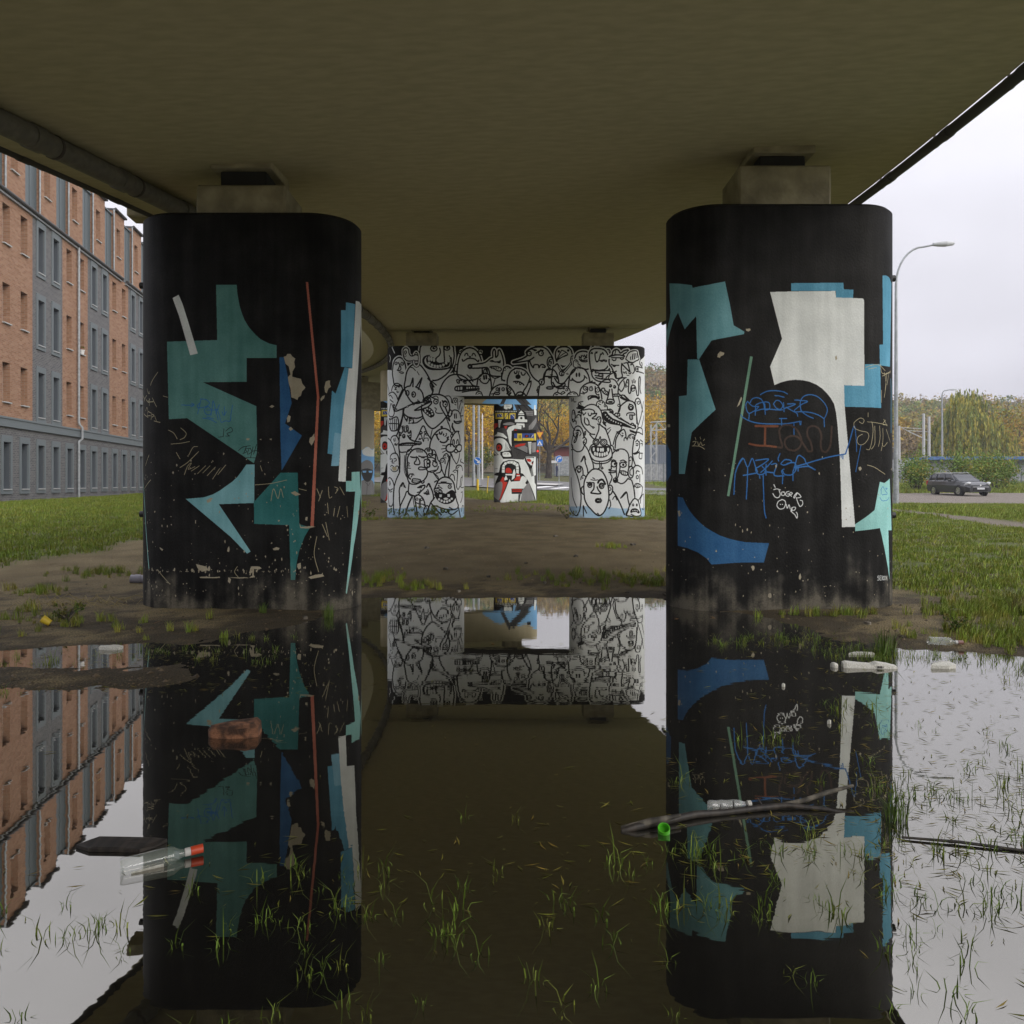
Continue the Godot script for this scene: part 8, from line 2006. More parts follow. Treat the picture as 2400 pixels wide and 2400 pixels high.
	[36,-1,0,0,[-2812,1124,-2710,1179,-2618,1189]],
	[36,-1,0,0,[-2793,1124,-2692,1124]],
	[36,-1,0,0,[-2729,1050,-2710,1013,-2821,977]],
	[36,-1,0,0,[-3061,1474,-3042,1530,-2969,1511,-3005,1438]],
	[29,-1,0,0,[-3024,1530,-2950,1539,-2922,1493]],
	[46,-1,0,0,[-2544,1143,-2480,1244,-2415,1124,-2351,940,-2342,792,-2415,682,-2508,460,-2563,331]],
	[29,-1,0,0,[-2526,1161,-2480,1225,-2452,1152]],
	[39,-1,0,0,[-2618,958,-2591,940]],
	[39,-1,0,0,[-2581,977,-2544,921]],
	[39,-1,0,0,[-2544,1013,-2508,921]],
	[39,-1,0,0,[-2508,1060,-2471,930]],
	[42,-1,0,0,[-2895,829,-2839,903,-2729,884,-2637,774,-2581,589]],
	[29,-1,0,2,[-2830,783,30,37]],
	[29,-1,0,2,[-2692,774,30,37]],
	[29,-1,0,0,[-2756,792,-2766,571,-2747,516,-2729,608,-2729,774]],
	[33,-1,0,0,[-2858,682,-2784,645,-2637,626,-2618,589]],
	[36,-1,0,0,[-2637,405,-2600,534,-2526,589,-2489,534,-2526,442]],
	[23,-1,0,0,[-2591,534,-2585,488]],
	[23,-1,0,0,[-2554,543,-2548,497]],
	[42,-1,0,0,[-2305,1290,-2231,1327,-2213,1253]],
	[36,-1,0,0,[-2342,1567,-2249,1438,-2194,1364]],
	[29,-1,0,0,[-2305,1548,-2213,1456,-2185,1382]],
	[46,-1,0,0,[-2314,1069,-2268,1179,-2194,1327,-2083,1419,-1954,1438,-1826,1382,-1731,1253,-1692,1068,-1672,976]],
	[36,-1,0,0,[-2176,1253,-2010,1262,-1798,1235]],
	[33,-1,0,0,[-2111,1290,-1954,1290]],
	[33,10,0,2,[-1853,1152,48,52]],
	[0,0,0,2,[-1853,1148,19,19]],
	[0,0,0,2,[-2185,1189,24,24]],
	[33,-1,0,0,[-2249,1106,-2157,1143,-2083,1096]],
	[39,10,0,1,[-2314,1069,-2249,1106,-2139,1069,-2083,995,-2120,958,-2249,958,-2305,995]],
	[26,-1,0,2,[-2249,1023,26,30]],
	[26,-1,0,2,[-2166,1013,26,30]],
	[46,0,0,1,[-2286,940,-2102,958,-1973,921,-1899,977,-1788,1032,-1712,976,-1682,865,-1751,736,-1881,663,-2028,663,-2176,737,-2259,847]],
	[0,10,0,3,[-2166,921,-2093,921,-2096,840,-2163,840]],
	[0,10,0,3,[-1927,930,-1853,930,-1857,849,-1923,849]],
	[0,10,0,2,[-2176,774,35,37]],
	[0,10,0,2,[-2102,733,35,37]],
	[0,10,0,2,[-2019,706,35,37]],
	[0,10,0,2,[-1936,709,35,37]],
	[0,10,0,2,[-1862,741,35,37]],
	[0,10,0,2,[-1798,792,35,37]],
	[0,10,0,1,[-2047,792,-1973,829,-1899,792,-1973,755]],
	[39,-1,0,0,[-2305,829,-2342,774,-2415,682]],
	[42,-1,0,0,[-2415,663,-2342,589,-2249,571,-2102,516,-1954,479,-1788,460,-1630,495,-1574,586]],
	[39,-1,0,0,[-1672,865,-1630,717,-1574,586]],
	[39,-1,0,0,[-1862,534,-1770,478]],
	[42,-1,0,0,[-2397,645,-2305,534,-2194,405,-2102,313]],
	[39,-1,0,0,[-2120,488,-2102,405,-2047,387,-2019,460]],
	[39,-1,0,0,[-2019,488,-2001,405,-1945,387,-1918,460]],
	[39,-1,0,0,[-1899,460,-1881,368,-1770,330,-1608,439]],
	[46,-1,0,0,[-1586,568,-1538,400,-1498,250]],
	[39,-1,0,0,[-2001,1438,-1973,1640,-1899,1898,-1844,2065,-1862,1825,-1890,1456]],
	[36,-1,0,0,[-2056,1991,-2028,2083,-1954,2138,-1890,2083,-1890,2009]],
	[0,0,0,2,[-1991,2074,17,20]],
	[0,0,0,2,[-1927,2064,17,20]],
	[26,-1,0,0,[-2010,2018,-1954,2009]],
	[36,-1,0,0,[-2148,1843,-2130,1954,-2065,2000,-2001,1954,-1991,1843]],
	[0,0,0,2,[-2093,1935,13,17]],
	[0,0,0,2,[-2047,1926,13,17]],
	[26,-1,0,0,[-2102,1889,-2065,1880,-2037,1895]],
	[36,-1,0,0,[-2139,1898,-2093,1677,-2001,1456]],
	[39,-1,0,0,[-1662,1697,-1630,1771,-1538,1800,-1422,1756,-1384,1645]],
	[29,-1,0,0,[-1619,1697,-1550,1754]],
	[33,-1,0,0,[-1597,1661,-1608,1494,-1641,1142]],
	[33,-1,0,0,[-1751,1604,-1692,1650,-1619,1623,-1608,1512]],
	[33,-1,0,0,[-1853,1438,-1807,1511,-1731,1493,-1702,1346]],
	[23,-1,0,0,[-1712,1576,-1672,1586]],
	[29,-1,0,0,[-1512,1160,-1470,1402,-1404,1421,-1455,1179]],
	[29,-1,0,0,[-1641,1142,-1586,1068,-1512,1160,-1422,1123,-1279,1141]],
	[33,-1,0,0,[-1455,1979,-1484,1904,-1279,1853]],
	[29,-1,0,0,[-1807,2139,-1770,2047]],
	[33,-1,0,0,[-1404,1495,-1384,1440]],
	[29,-1,0,0,[-1455,974,-1384,992,-1404,824,-1484,677]],
	[29,-1,0,0,[-1439,415,-1384,582,-1279,523,-1313,336]],
	[36,-1,0,0,[-1770,3006,-1788,2932,-1712,2805,-1651,2788]],
	[33,-1,0,0,[-1954,3189,-1881,3023,-1826,2839]],
	[29,-1,0,0,[-1918,3078,-1862,2968]],
	[0,0,0,2,[-2098,2931,41,37]],
	[42,-1,0,0,[2117,3466,2227,3558,2356,3604,2485,3586,2596,3503,2670,3374,2707,3189,2799,2968]],
	[39,-1,0,0,[2117,3466,1965,3563,2117,3512,1924,3510,2098,3448,1965,3379,2098,3356]],
	[36,-1,0,0,[1985,3599,2154,3521]],
	[42,-1,0,0,[2089,3430,2061,3283,2071,3098,2135,2950,2246,2820,2356,2728,2467,2710]],
	[39,-1,0,0,[2135,3438,2301,3466,2430,3429,2467,3355,2393,3318,2522,3337,2485,3263,2393,3189,2504,3171]],
	[39,-1,0,0,[2522,3152,2559,3226,2633,3226,2651,3134,2615,3023,2559,3023]],
	[29,-1,0,0,[2615,3180,2568,3134,2596,3069]],
	[42,-1,0,0,[2596,2986,2587,2839,2522,2673,2485,2581]],
	[36,-1,0,0,[2117,3337,2135,3291,2200,3355]],
	[36,-1,0,0,[2273,3337,2292,3281,2347,3272,2375,3337]],
	[39,-1,0,0,[2172,3208,2163,3079,2227,2996,2292,3005,2292,3097,2237,3189]],
	[33,-1,0,0,[2320,2996,2375,2949,2449,2931]],
	[29,-1,0,0,[2393,2931,2421,2894,2458,2913]],
	[36,-1,0,0,[2633,3005,2707,2931,2799,2894]],
	[39,-1,0,0,[2707,3078,2799,3060,2725,3042,2799,2968]],
	[42,-1,0,0,[2633,2996,2780,2876,2854,2710,2928,2488,2946,2378]],
	[39,-1,0,0,[2320,2710,2412,2599,2449,2581]],
	[42,-1,0,0,[2651,3429,2780,3438,2910,3429,3020,3318,3168,3208,3370,3097,3536,3005,3648,2968,3687,2914]],
	[39,-1,0,0,[2854,3438,2928,3466,3011,3401,3002,3346,2910,3374]],
	[0,0,0,2,[2974,3383,22,22]],
	[39,-1,0,0,[3057,3309,3112,3346,3205,3327,3205,3263,3131,3263]],
	[0,0,0,2,[3149,3309,19,17]],
	[52,0,0,1,[2725,3355,2799,3374,2873,3281,3002,3171,3186,3097,3370,3014,3536,2922,3278,3005,3002,3060,2817,3152,2725,3263]],
	[0,10,0,3,[2766,3327,2814,3302,2773,3265]],
	[0,10,0,3,[2817,3263,2865,3237,2825,3200]],
	[0,10,0,3,[2873,3211,2921,3185,2880,3149]],
	[0,10,0,3,[2937,3167,2985,3141,2945,3104]],
	[0,10,0,3,[3002,3134,3050,3108,3009,3071]],
	[0,10,0,3,[3075,3106,3123,3080,3083,3043]],
	[0,10,0,3,[3149,3073,3197,3047,3157,3010]],
	[0,10,0,3,[3223,3045,3271,3019,3230,2983]],
	[39,-1,0,0,[2725,3244,2780,3134,2928,3042,3186,2996,3481,2931,3648,2885,3697,2932,3677,2987,3629,2987]],
	[36,-1,0,0,[3536,2996,3573,3042,3629,3023,3620,2977]],
	[33,-1,0,0,[3241,3208,3334,3134,3481,3051]],
	[36,-1,0,0,[3241,2949,3297,2968,3481,2949]],
	[36,-1,0,0,[3278,2931,3241,2839,3131,2747,3075,2618,3020,2415]],
	[29,-1,0,0,[2817,2839,2928,2913]],
	[29,-1,0,0,[2854,2728,2946,2857]],
	[29,-1,0,0,[3112,2783,3168,2793,3158,2747]],
	[39,-1,0,2,[1795,3277,74,177]],
	[0,0,0,2,[1774,3167,26,33]],
	[26,-1,0,0,[1782,3389,1776,3325]],
	[26,-1,0,0,[1828,3386,1828,3321]],
	[36,-1,0,0,[1902,3215,1934,3288,2004,3303,2052,3246]],
	[26,-1,0,0,[1955,3240,1961,3216]],
	[36,-1,0,0,[1857,3125,1902,3104,1902,3030]],
	[36,-1,0,0,[1649,3083,1754,2945,1857,2847]],
	[39,-1,0,0,[1795,2683,1795,2813,1880,2939,1985,2962,2071,2895,2117,2784,2144,2636]],
	[0,0,0,2,[1955,2834,63,30]],
	[33,-1,0,0,[1808,2757,1833,2663,1902,2641]],
	[39,-1,0,0,[1902,2752,1965,2769,1944,2658,1891,2512,1845,2477,1821,2505,1880,2605,1924,2715]],
	[33,-1,0,0,[2023,2822,2061,2748,2023,2675]],
	[39,-1,0,0,[1782,2684,1723,2519,1723,2352,1857,2235,1985,2195,2098,2249,2154,2378]],
	[39,-1,0,0,[2117,2599,2163,2618,2218,2562,2209,2452,2154,2406,2126,2489]],
	[29,-1,0,0,[2181,2562,2144,2516,2176,2461]],
	[33,-1,0,0,[2163,2618,2163,2765,2200,2802,2190,2691]],
	[39,-1,0,0,[2163,2396,2264,2249,2338,2046,2412,1862,2439,1677]],
	[39,-1,0,0,[1688,2428,1754,2397,1768,2294,1688,2260]],
	[39,-1,0,0,[1754,2257,1768,1959,1833,1698,1944,1457,2023,1161,2061,829,2023,478,1944,310]],
	[39,-1,0,0,[1525,615,1688,414,1880,290,1965,311]],
	[33,-1,0,0,[1688,1421,1723,1123,1782,826,1924,532]],
	[42,-1,0,0,[2061,1899,2154,2064,2190,1862,2246,1696,2264,1567]],
	[33,-1,0,0,[2089,1917,2163,2046,2200,1954]],
	[39,-1,0,0,[1880,1624,1902,1716,1985,1770,2080,1733,2117,1622,2117,1493]],
	[29,-1,0,2,[1994,1669,63,97]],
	[29,-1,0,0,[1975,1706,1981,1669]],
	[29,-1,0,0,[2020,1715,2023,1669]],
	[29,-1,0,0,[1955,1632,2004,1595,2061,1631]],
	[36,-1,0,0,[2052,1364,2080,1456,2154,1493,2209,1419]],
	[0,0,0,2,[2108,1410,19,26]],
	[42,10,0,2,[2509,2479,89,93]],
	[33,-1,0,2,[2509,2479,48,52]],
	[0,0,0,2,[2509,2479,17,17]],
	[42,10,0,2,[2734,2470,100,97]],
	[33,-1,0,2,[2729,2470,52,52]],
	[0,0,0,2,[2729,2470,17,17]],
	[36,-1,0,0,[2596,2562,2633,2645,2651,2553]],
	[42,-1,0,0,[2320,2249,2338,2341,2412,2415,2485,2433]],
	[42,-1,0,0,[2836,2415,2928,2341,2983,2193,2974,2046,2854,1945,2670,1908,2485,1926,2375,2009,2320,2138]],
	[46,0,0,1,[2375,2304,2430,2350,2633,2332,2836,2350,2910,2295,2891,2175,2799,2064,2633,2037,2467,2083,2384,2193]],
	[0,10,0,1,[2410,2313,2461,2313,2460,2221,2414,2221]],
	[0,10,0,1,[2535,2304,2587,2304,2585,2212,2539,2212]],
	[0,10,0,1,[2622,2295,2674,2295,2672,2203,2626,2203]],
	[0,10,0,1,[2683,2299,2734,2299,2733,2206,2686,2206]],
	[0,10,0,1,[2839,2304,2891,2304,2889,2212,2843,2212]],
	[0,10,0,1,[2447,2184,2498,2184,2497,2092,2450,2092]],
	[0,10,0,1,[2513,2166,2565,2166,2563,2074,2517,2074]],
	[0,10,0,1,[2591,2151,2642,2151,2640,2059,2594,2059]],
	[0,10,0,1,[2664,2151,2716,2151,2714,2059,2668,2059]],
	[0,10,0,1,[2734,2166,2786,2166,2784,2074,2738,2074]],
	[0,10,0,1,[2803,2193,2854,2193,2852,2101,2806,2101]],
	[36,-1,0,0,[2393,1898,2504,1843,2707,1843,2854,1880,2965,1972]],
	[36,-1,0,0,[2615,1880,2615,1714,2578,1696]],
	[36,-1,0,0,[2670,1862,2661,1696,2716,1696,2697,1733]],
	[29,-1,0,0,[2301,2157,2292,2230]],
	[42,-1,0,0,[2983,2009,3002,2138,3094,2230,3223,2276,3370,2249,3463,2138,3490,1972,3481,1714]],
	[33,-1,0,0,[3112,2203,3186,2230]],
	[42,10,0,2,[3042,1825,82,86]],
	[0,0,0,2,[3066,1834,33,41]],
	[42,10,0,2,[3311,1806,97,78]],
	[0,0,0,2,[3315,1806,37,41]],
	[39,-1,0,0,[2965,1908,3020,1954,3094,1917]],
	[39,-1,0,0,[3232,1917,3315,1945,3417,1880]],
	[42,-1,0,0,[3131,1862,3112,1677,3122,1493,3094,1419]],
	[42,-1,0,0,[3214,1862,3223,1714,3186,1530,3149,1419]],
	[0,0,0,2,[3085,1345,82,86]],
	[0,10,0,2,[3061,1379,15,15]],
	[39,-1,0,0,[2956,1751,2956,1677,2891,1659,2928,1631,3094,1622]],
	[39,-1,0,0,[3094,1585,2983,1567,2891,1576,2946,1585]],
	[39,-1,0,0,[3223,1622,3334,1622,3444,1567,3426,1493,3297,1511,3223,1585]],
	[26,-1,0,0,[3269,1613,3276,1520]],
	[26,-1,0,0,[3315,1613,3323,1520]],
	[26,-1,0,0,[3370,1613,3378,1520]],
	[39,-1,0,0,[2937,1530,2983,1419,2910,1235]],
	[42,-1,0,0,[3149,1290,3260,1244,3370,1290,3463,1401]],
	[42,10,0,2,[3546,1585,82,177]],
	[33,-1,0,0,[3573,1696,3518,1622,3527,1511,3573,1493]],
	[39,-1,0,0,[3481,1382,3573,1327,3648,1032,3667,810]],
	[39,-1,0,0,[3241,811,3407,995,3463,755,3500,608]],
	[29,-1,0,0,[3278,829,3417,977]],
	[39,-1,0,0,[3075,2304,3094,2525,3149,2673,3241,2802,3334,2857,3389,2747,3398,2599]],
	[29,-1,0,0,[3195,2737,3241,2710]],
	[29,-1,0,0,[3278,2756,3315,2737]],
	[29,-1,0,0,[3251,2673,3315,2682,3278,2636]],
	[33,-1,0,0,[3343,2525,3352,2599,3407,2618,3435,2544]],
	[36,-1,0,0,[3444,2581,3481,2673,3573,2719,3658,2673,3667,2563]],
	[29,-1,0,0,[3490,2618,3536,2599]],
	[26,-1,0,2,[3610,2618,22,26]],
	[26,-1,0,0,[3500,2654,3555,2673]],
	[36,-1,0,0,[2928,2341,2965,2387,3020,2341,3029,2267]],
	[29,-1,0,0,[3039,2230,3057,2267,3094,2249]],
	[39,-1,0,0,[3518,2839,3667,2784,3717,2785,3707,2748,3536,2802]],
	[39,-1,0,0,[3728,2785,3749,2878,3840,2918,3954,2868,3972,2720]],
	[36,-1,0,0,[3717,2785,3816,2769,3972,2711]],
	[39,-1,0,0,[3717,2748,3648,2599,3610,2378,3592,2138,3629,1935,3687,1788]],
	[36,-1,0,0,[3697,2489,3749,2546,3781,2491]],
	[36,-1,0,0,[3866,2549,3972,2497]],
	[33,-1,0,0,[3707,2434,3770,2435,3759,2380,3707,2388]],
	[33,-1,0,0,[3879,2438,3972,2442,3938,2375]],
	[39,-1,0,0,[3816,2510,3828,2344,3749,2195,3629,2138,3707,2130,3816,2196]],
	[33,-1,0,0,[3804,2159,3972,2154]],
	[33,-1,0,0,[3828,2150,3816,2011,3922,1995,3938,2143]],
	[39,-1,0,0,[3629,1714,3687,1779,3792,1780,3922,1698,3972,1532]],
	[36,-1,0,0,[3707,1548,3728,1622,3816,1604]],
	[33,-1,0,2,[3749,1438,37,48]],
	[33,-1,0,0,[3840,1512,3840,1290]],
	[36,-1,0,0,[3648,1142,3687,1235,3816,1235,3954,1142]],
	[33,-1,0,0,[3677,1179,3728,1124,3866,1151]],
	[29,-1,0,0,[3728,1216,3749,1152]],
	[29,-1,0,0,[3804,1225,3804,1151]],
	[36,-1,0,0,[3639,1050,3667,829]],
	[36,-1,0,0,[3972,1142,3922,919,3792,754]],
	[33,-1,0,0,[3481,1991,3555,2046,3592,1935,3573,1788]],
	[29,-1,0,0,[3490,1917,3536,1935]],
	[33,-1,0,0,[3866,661,3893,827,4035,918,4035,490,3954,492]],
	[46,10,0,1,[2154,940,2144,1161,2172,1345,2264,1530,2393,1659,2541,1677,2688,1603,2799,1419,2863,1198,2891,940,2882,755,2817,534,2725,368,2615,294,2504,331,2356,479,2246,608,2172,774]],
	[42,-1,0,0,[2135,1161,2080,1124,2071,1032,2108,940,2154,921]],
	[42,-1,0,0,[2882,1179,2946,1198,3002,1124,2983,977,2910,903]],
	[29,-1,0,0,[2910,1143,2956,1087,2919,1032]],
	[0,0,0,3,[2209,1299,2301,1286,2449,1290,2458,1257,2320,1249,2213,1262]],
	[65,-1,0,0,[2568,1272,2615,1345,2707,1355,2780,1235]],
	[29,-1,0,0,[2356,1364,2449,1345,2559,1355]],
	[42,10,0,2,[2323,1207,63,74]],
	[33,-1,0,2,[2323,1216,30,33]],
	[0,0,0,2,[2323,1216,15,15]],
	[42,10,0,2,[2674,1179,71,82]],
	[33,-1,0,2,[2670,1183,37,41]],
	[0,0,0,2,[2674,1183,17,17]],
	[46,-1,0,0,[2449,1253,2439,1087,2356,977,2393,958,2485,949,2559,940,2651,958,2578,1050,2541,1143]],
	[42,-1,0,2,[2568,737,78,63]],
	[36,0,0,2,[2563,737,41,30]],
	[0,10,0,2,[2563,741,19,9]],
	[26,-1,0,0,[2633,811,2679,737,2633,672]],
	[36,-1,0,0,[2919,755,2946,608,2891,497]],
	[46,-1,0,0,[3002,1032,3112,866,3241,608,3352,331]],
	[33,-1,0,0,[3002,774,3075,866,3131,755]],
	[36,-1,0,0,[2135,276,2126,571,2163,497,2227,368]],
	[33,-1,0,0,[2532,331,2559,359,2587,322]],
	[33,-1,0,0,[2412,1419,2467,1382]],
	[42,10,0,1,[3426,294,3463,460,3536,645,3648,792,3770,736,3840,532,3866,291]],
	[0,0,0,2,[3610,608,33,45]],
	[0,0,0,2,[3728,607,30,45]],
	[0,10,0,2,[3607,615,11,13]],
	[36,0,0,1,[3546,423,3592,479,3707,487,3816,403,3792,366,3707,414,3592,405,3555,387]],
	[0,10,0,2,[3601,436,15,15]],
	[0,10,0,2,[3648,445,15,15]],
	[0,10,0,2,[3697,445,15,15]],
	[0,10,0,2,[3749,426,15,15]],
	[39,-1,0,0,[3407,294,3481,479]],
	[33,-1,0,0,[3555,331,3707,257]],
]
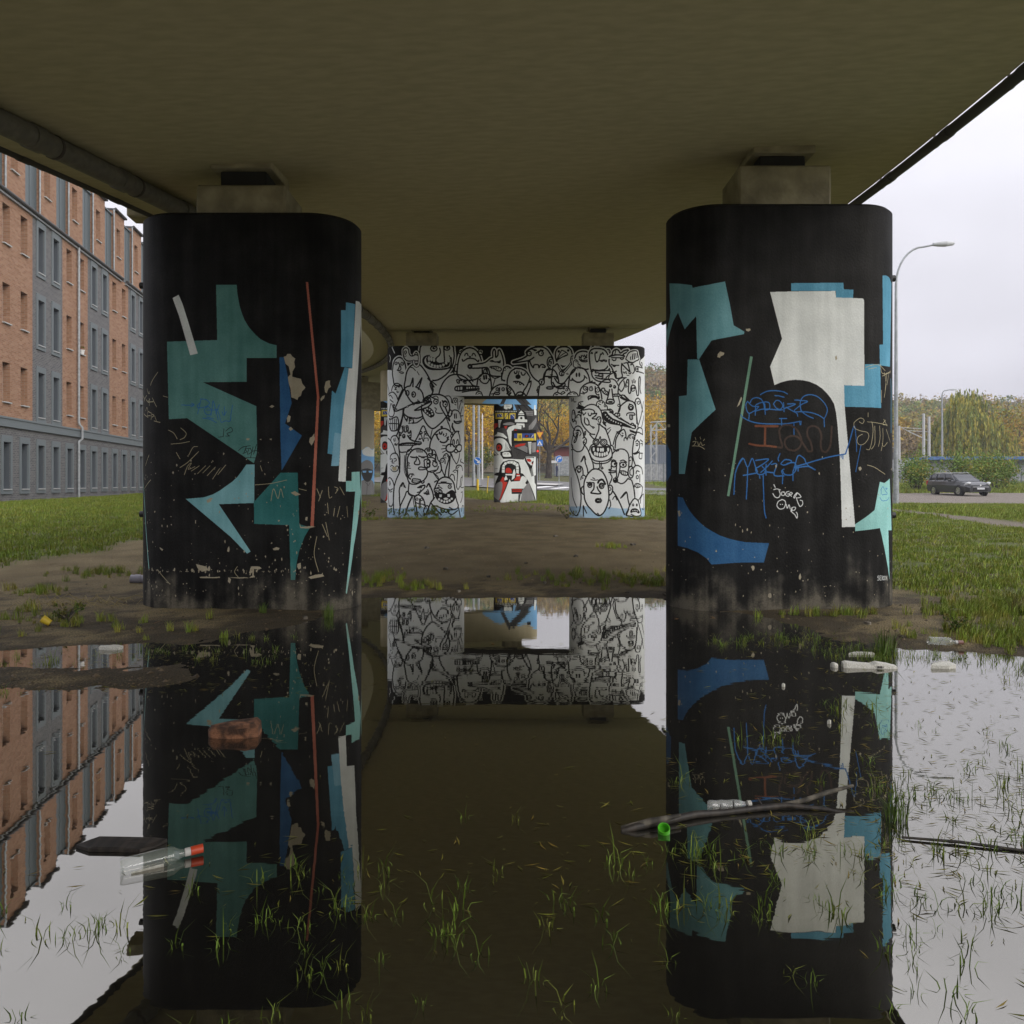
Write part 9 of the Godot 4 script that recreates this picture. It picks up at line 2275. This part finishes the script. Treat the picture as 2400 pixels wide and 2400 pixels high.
const TOWER := [
	[0,13,0,3,[-1407,5653,1275,5705,1275,203,-1407,216]],
	[0,16,0,3,[-1407,5726,1275,5778,1275,5114,355,5065,-250,5013,-699,5256,-1407,5033]],
	[0,1,0,1,[392,5467,658,5547,909,5522,735,5440,430,5395]],
	[0,0,0,3,[-1407,5471,-773,5146,-773,4820,-1407,4850]],
	[0,13,0,3,[-325,5628,90,5640,775,5076,775,4930,355,4992,90,5095,-24,4910]],
	[0,0,0,3,[-268,5612,-174,5615,203,5061,127,5023]],
	[0,0,0,3,[52,5621,146,5624,775,5094,735,5038]],
	[29,-1,0,0,[-24,5164,355,5283,582,4997,165,5424]],
	[0,0,0,3,[-736,5382,-287,5412,-231,5159,-250,5013,-773,5001]],
	[0,1,0,3,[-729,5291,-306,5302,-306,5175,-400,5082,-625,5040,-736,5092]],
	[18,-1,0,0,[-625,5214,-437,5208]],
	[0,0,0,2,[-520,5086,29,29]],
	[0,0,0,3,[-1299,5060,-24,5001,-61,4182,-1299,4040]],
	[0,1,0,3,[-1230,4981,-1163,4977,-1168,4912,-1224,4915]],
	[0,1,0,3,[-1114,4974,-1061,4971,-1065,4906,-1110,4908]],
	[0,1,0,3,[-1019,4969,-972,4967,-976,4902,-1015,4903]],
	[0,1,0,3,[-934,4966,-889,4965,-893,4900,-930,4901]],
	[0,1,0,3,[-853,4965,-809,4965,-813,4899,-849,4900]],
	[0,1,0,3,[-773,4965,-729,4965,-733,4900,-769,4900]],
	[0,1,0,3,[-692,4966,-647,4967,-651,4902,-688,4901]],
	[0,1,0,3,[-610,4968,-565,4969,-568,4904,-606,4903]],
	[0,1,0,3,[-527,4970,-482,4971,-486,4906,-524,4905]],
	[0,1,0,3,[-445,4972,-400,4973,-404,4908,-441,4907]],
	[0,1,0,3,[-362,4974,-317,4975,-321,4910,-358,4909]],
	[0,1,0,3,[-280,4976,-234,4977,-238,4912,-276,4911]],
	[0,1,0,3,[-197,4978,-152,4979,-155,4914,-193,4913]],
	[0,1,0,3,[-114,4980,-69,4982,-73,4916,-110,4915]],
	[0,12,0,3,[-1230,4872,-773,4856,-755,4549,-1230,4563]],
	[0,15,0,3,[-1100,4810,-845,4802,-809,4657,-1124,4648]],
	[0,12,0,3,[-699,4857,-512,4862,-512,4554,-699,4550]],
	[0,12,0,3,[-437,4864,-118,4871,-137,4562,-475,4555,-456,4718]],
	[0,15,0,3,[-400,4756,-174,4815,-174,4561,-400,4556]],
	[22,-1,1,0,[-1036,4788,-956,4677]],
	[22,-1,1,0,[-919,4803,-827,4693]],
	[29,-1,1,0,[-325,4812,-174,4652]],
	[36,-1,15,0,[-681,4568,-531,4825]],
	[0,14,0,3,[355,4992,816,4986,816,4748,355,4773]],
	[0,13,0,3,[373,4737,735,4745,735,4051,506,4047,544,4340]],
	[18,-1,0,0,[373,4919,816,4913]],
	[18,-1,0,0,[373,4828,816,4822]],
	[0,0,0,3,[-24,4910,203,5025,430,4921,582,4340,-174,4325]],
	[0,1,0,3,[184,5006,317,4882,355,4780,14,4773,52,4875]],
	[29,-1,0,0,[33,4838,336,4846]],
	[0,1,0,3,[52,4712,336,4718,373,4555,506,4539,506,4412,-155,4398,-155,4543,-5,4547]],
	[0,0,0,2,[188,4613,62,62]],
	[0,1,0,3,[-61,4346,355,4336,373,4154,279,4134,279,4243,-99,4254]],
	[0,1,0,3,[909,5486,992,5492,1024,5091,1106,5025,1106,4804,909,4790,909,4936,884,5045]],
	[0,14,0,3,[1062,4690,1167,4514,909,4204,775,4052,582,4012,582,4194,775,4418]],
	[0,11,0,3,[-1407,4339,-1078,4337,-1078,4174,-1299,4040,-1407,4047]],
	[0,11,0,3,[-736,4169,-550,4209,-625,4026]],
	[0,1,0,3,[-1036,4498,-845,4494,-919,4314,-937,4115,-1015,4117]],
	[15,-1,0,0,[-1015,4443,-882,4440]],
	[15,-1,0,0,[-1015,4385,-882,4382]],
	[15,-1,0,0,[-1015,4327,-882,4324]],
	[15,-1,0,0,[-1015,4270,-882,4267]],
	[15,-1,0,0,[-1015,4212,-882,4209]],
	[15,-1,0,0,[-1015,4154,-882,4151]],
	[0,14,0,1,[-773,4313,-400,4393,-174,4325,-250,4251,-699,4242]],
	[0,1,0,3,[203,4223,184,4041,-174,4071,-325,3887,-343,3523,-325,3088,-437,3268,-531,3738,-587,3954,-475,4138,-250,4233,-24,4255]],
	[0,11,0,3,[-137,4035,-24,4001,-99,3927,-212,3961]],
	[0,1,0,3,[-1078,3884,-773,3807,-550,3593,-625,3537,-919,3663,-1402,3682,-1124,3777]],
	[0,0,0,3,[-325,3959,1106,4032,1106,3223,-325,3161]],
	[0,15,0,3,[-193,3816,1024,3843,1024,3476,-193,3453]],
	[0,12,0,3,[-24,3819,222,3823,222,3441,-24,3437]],
	[0,12,0,3,[260,3587,861,3598,861,3470,260,3460]],
	[0,12,0,3,[-193,3562,-42,3564,-42,3455,-193,3453]],
	[0,12,0,3,[884,3837,1062,3845,1062,3478,909,3471]],
	[0,0,0,3,[52,3729,90,3730,90,3566,52,3566]],
	[0,0,0,3,[120,3730,158,3731,158,3567,120,3567]],
	[0,0,0,3,[373,3753,582,3756,582,3628,373,3625]],
	[0,11,0,3,[430,3717,525,3726,506,3646,423,3652]],
	[29,-1,1,0,[735,3631,838,3762]],
	[0,0,0,3,[677,3776,735,3777,735,3631,677,3630]],
	[0,1,0,1,[-1407,3244,-1402,3463,-995,3574,-736,3518,-550,3339,-437,3087,-362,2870,-699,2866,-919,2722,-1299,2766,-1407,2989]],
	[51,-1,0,0,[-1407,3463,-1174,3616,-845,3608,-587,3484,-325,3088]],
	[0,0,0,2,[-995,3103,189,225]],
	[0,11,0,2,[-1003,3085,138,153]],
	[0,0,0,2,[-1011,3078,44,51]],
	[22,-1,0,0,[-699,2866,-625,3338]],
	[22,-1,0,0,[-647,2882,-565,3259]],
	[22,-1,0,0,[-595,2897,-505,3180]],
	[22,-1,0,0,[-542,2912,-445,3101]],
	[22,-1,0,0,[-490,2927,-385,3022]],
	[22,-1,0,0,[-437,2942,-325,2943]],
	[29,-1,0,0,[-1407,2989,-995,2686,-976,2613]],
	[0,13,0,3,[-212,3307,544,3354,582,3099,355,2659,-174,2654]],
	[0,11,0,3,[-155,3199,127,3294,430,3316,355,3206,-24,3128,-155,3108]],
	[0,14,0,3,[-61,3091,392,3206,525,3098,506,2825,165,2985]],
	[44,-1,0,0,[-174,3054,165,2948,582,2771]],
	[0,0,0,2,[-80,2819,18,18]],
	[0,0,0,2,[52,2784,18,18]],
	[0,0,0,2,[165,2821,18,18]],
	[0,0,0,2,[279,2768,18,18]],
	[0,0,0,2,[-24,2710,18,18]],
	[0,0,0,2,[816,3176,18,18]],
	[0,0,0,2,[861,3031,18,18]],
	[0,1,0,3,[544,3391,735,3393,715,2772,620,2771]],
	[15,-1,0,0,[563,3318,723,3320]],
	[15,-1,0,0,[563,3260,723,3262]],
	[15,-1,0,0,[563,3201,723,3203]],
	[15,-1,0,0,[563,3143,723,3145]],
	[15,-1,0,0,[563,3084,723,3086]],
	[15,-1,0,0,[563,3026,723,3028]],
	[15,-1,0,0,[563,2968,723,2969]],
	[15,-1,0,0,[563,2909,723,2911]],
	[15,-1,0,0,[563,2851,723,2852]],
	[15,-1,0,0,[563,2792,723,2794]],
	[0,14,0,3,[755,3357,1062,3386,1024,2889,775,2846]],
	[0,0,0,3,[-919,2866,-325,2943,-250,2581,-809,2504,-919,2685]],
	[0,1,0,1,[-773,2830,-475,2851,-362,2689,-400,2623,-736,2620,-809,2721]],
	[22,-1,0,0,[-736,2758,-625,2766]],
	[22,-1,0,0,[-568,2759,-475,2767]],
	[0,1,0,3,[-1402,2660,-919,2722,-773,2504,-325,2508,317,2476,430,2623,1024,2632,1062,356,582,398,-1402,216]],
	[0,0,0,3,[-995,1817,-919,2179,-773,2359,-475,2452,-174,2436,52,2329,165,2002,165,1784,279,1747,582,1347,1024,393,909,322,582,1091,279,1383,-325,1346,-919,369,-1407,216,-1407,982,-1036,1636,-1402,1675,-1299,1747]],
	[0,1,0,3,[-845,1798,-827,2142,-699,2323,-437,2405,-174,2382,33,2256,59,2001,52,1747,-80,1783,-99,2146,-325,2272,-550,2270,-699,2142,-699,1799]],
	[18,-1,0,0,[-809,2106,-707,2088]],
	[18,-1,0,0,[-773,2269,-662,2179]],
	[18,-1,0,0,[-625,2367,-550,2270]],
	[18,-1,0,0,[-419,2416,-411,2282]],
	[18,-1,0,0,[-212,2392,-268,2272]],
	[18,-1,0,0,[-24,2292,-137,2182]],
	[18,-1,0,0,[52,2129,-80,2092]],
	[18,-1,0,0,[-827,1961,-707,1954]],
	[18,-1,0,0,[-80,1964,52,1958]],
	[0,11,0,1,[-625,1998,-512,2053,-381,1999,-325,1800,-625,1799]],
	[0,1,0,3,[-655,1737,-287,1738,-287,1655,-655,1672]],
	[0,11,0,3,[-809,1599,-699,1527,-736,1346,-550,1310,-919,405,-976,405,-827,1093,-919,1382]],
	[0,14,0,1,[-1402,982,-919,1346,-809,1093,-995,404,-1402,216]],
	[0,1,0,3,[-625,1672,-531,1455,-699,1400,-718,1491]],
	[0,1,0,3,[-174,2000,-118,1783,-174,1528,-325,1419,-287,1709,-231,1927]],
	[0,1,0,3,[-437,1473,-325,1274,-400,693,-287,403,-919,333,-625,984]],
	[0,11,0,3,[-61,1746,90,1747,165,1492,241,1401,-212,1401,-61,1601]],
	[0,1,0,3,[-61,1674,109,1674,109,1630,-69,1623]],
	[0,1,0,1,[203,1602,355,1602,487,1438,355,1201,279,982,-268,983,-174,1201,90,1347]],
	[0,0,0,3,[-343,983,317,982,241,709,-325,711]],
	[0,11,0,3,[-306,947,222,946,211,891,-306,893]],
	[0,11,0,3,[-287,856,203,855,195,808,-287,809]],
	[0,1,0,3,[-325,693,33,692,14,310,-587,314]],
	[0,13,0,3,[33,692,165,710,90,310,14,292]],
	[0,14,0,3,[241,910,582,1310,962,358,127,309]],
	[0,0,0,3,[373,2586,909,2611,861,2372,775,2078,861,1640,735,1603,582,2077,373,2440]],
	[0,1,0,3,[430,2550,775,2572,884,2555,861,2408,735,2370,816,2188,696,2187,544,2332]],
	[0,11,0,3,[468,2514,658,2516,735,2425,677,2351,525,2387]],
	[0,11,0,3,[735,2315,795,2316,775,2188]],
	[18,-1,1,0,[696,2005,825,1991]],
	[18,-1,1,0,[696,1953,825,1940]],
	[18,-1,1,0,[696,1902,825,1888]],
	[18,-1,1,0,[696,1851,825,1837]],
	[18,-1,1,0,[696,1800,825,1786]],
	[18,-1,1,0,[696,1749,825,1735]],
	[18,-1,1,0,[696,1698,825,1684]],
	[18,-1,1,0,[696,1647,825,1632]],
	[0,13,0,3,[909,1640,1106,1715,1106,1127,934,1274]],
	[18,-1,0,0,[-1299,2002,-1078,2017]],
	[18,-1,0,0,[-1299,1783,-1078,1799]],
	[0,1,0,3,[-1407,1821,-1407,1821,-1407,581,-1407,581]],
	[0,13,0,3,[-1407,581,-1402,581,-919,333,-919,188,-1407,179]],
]
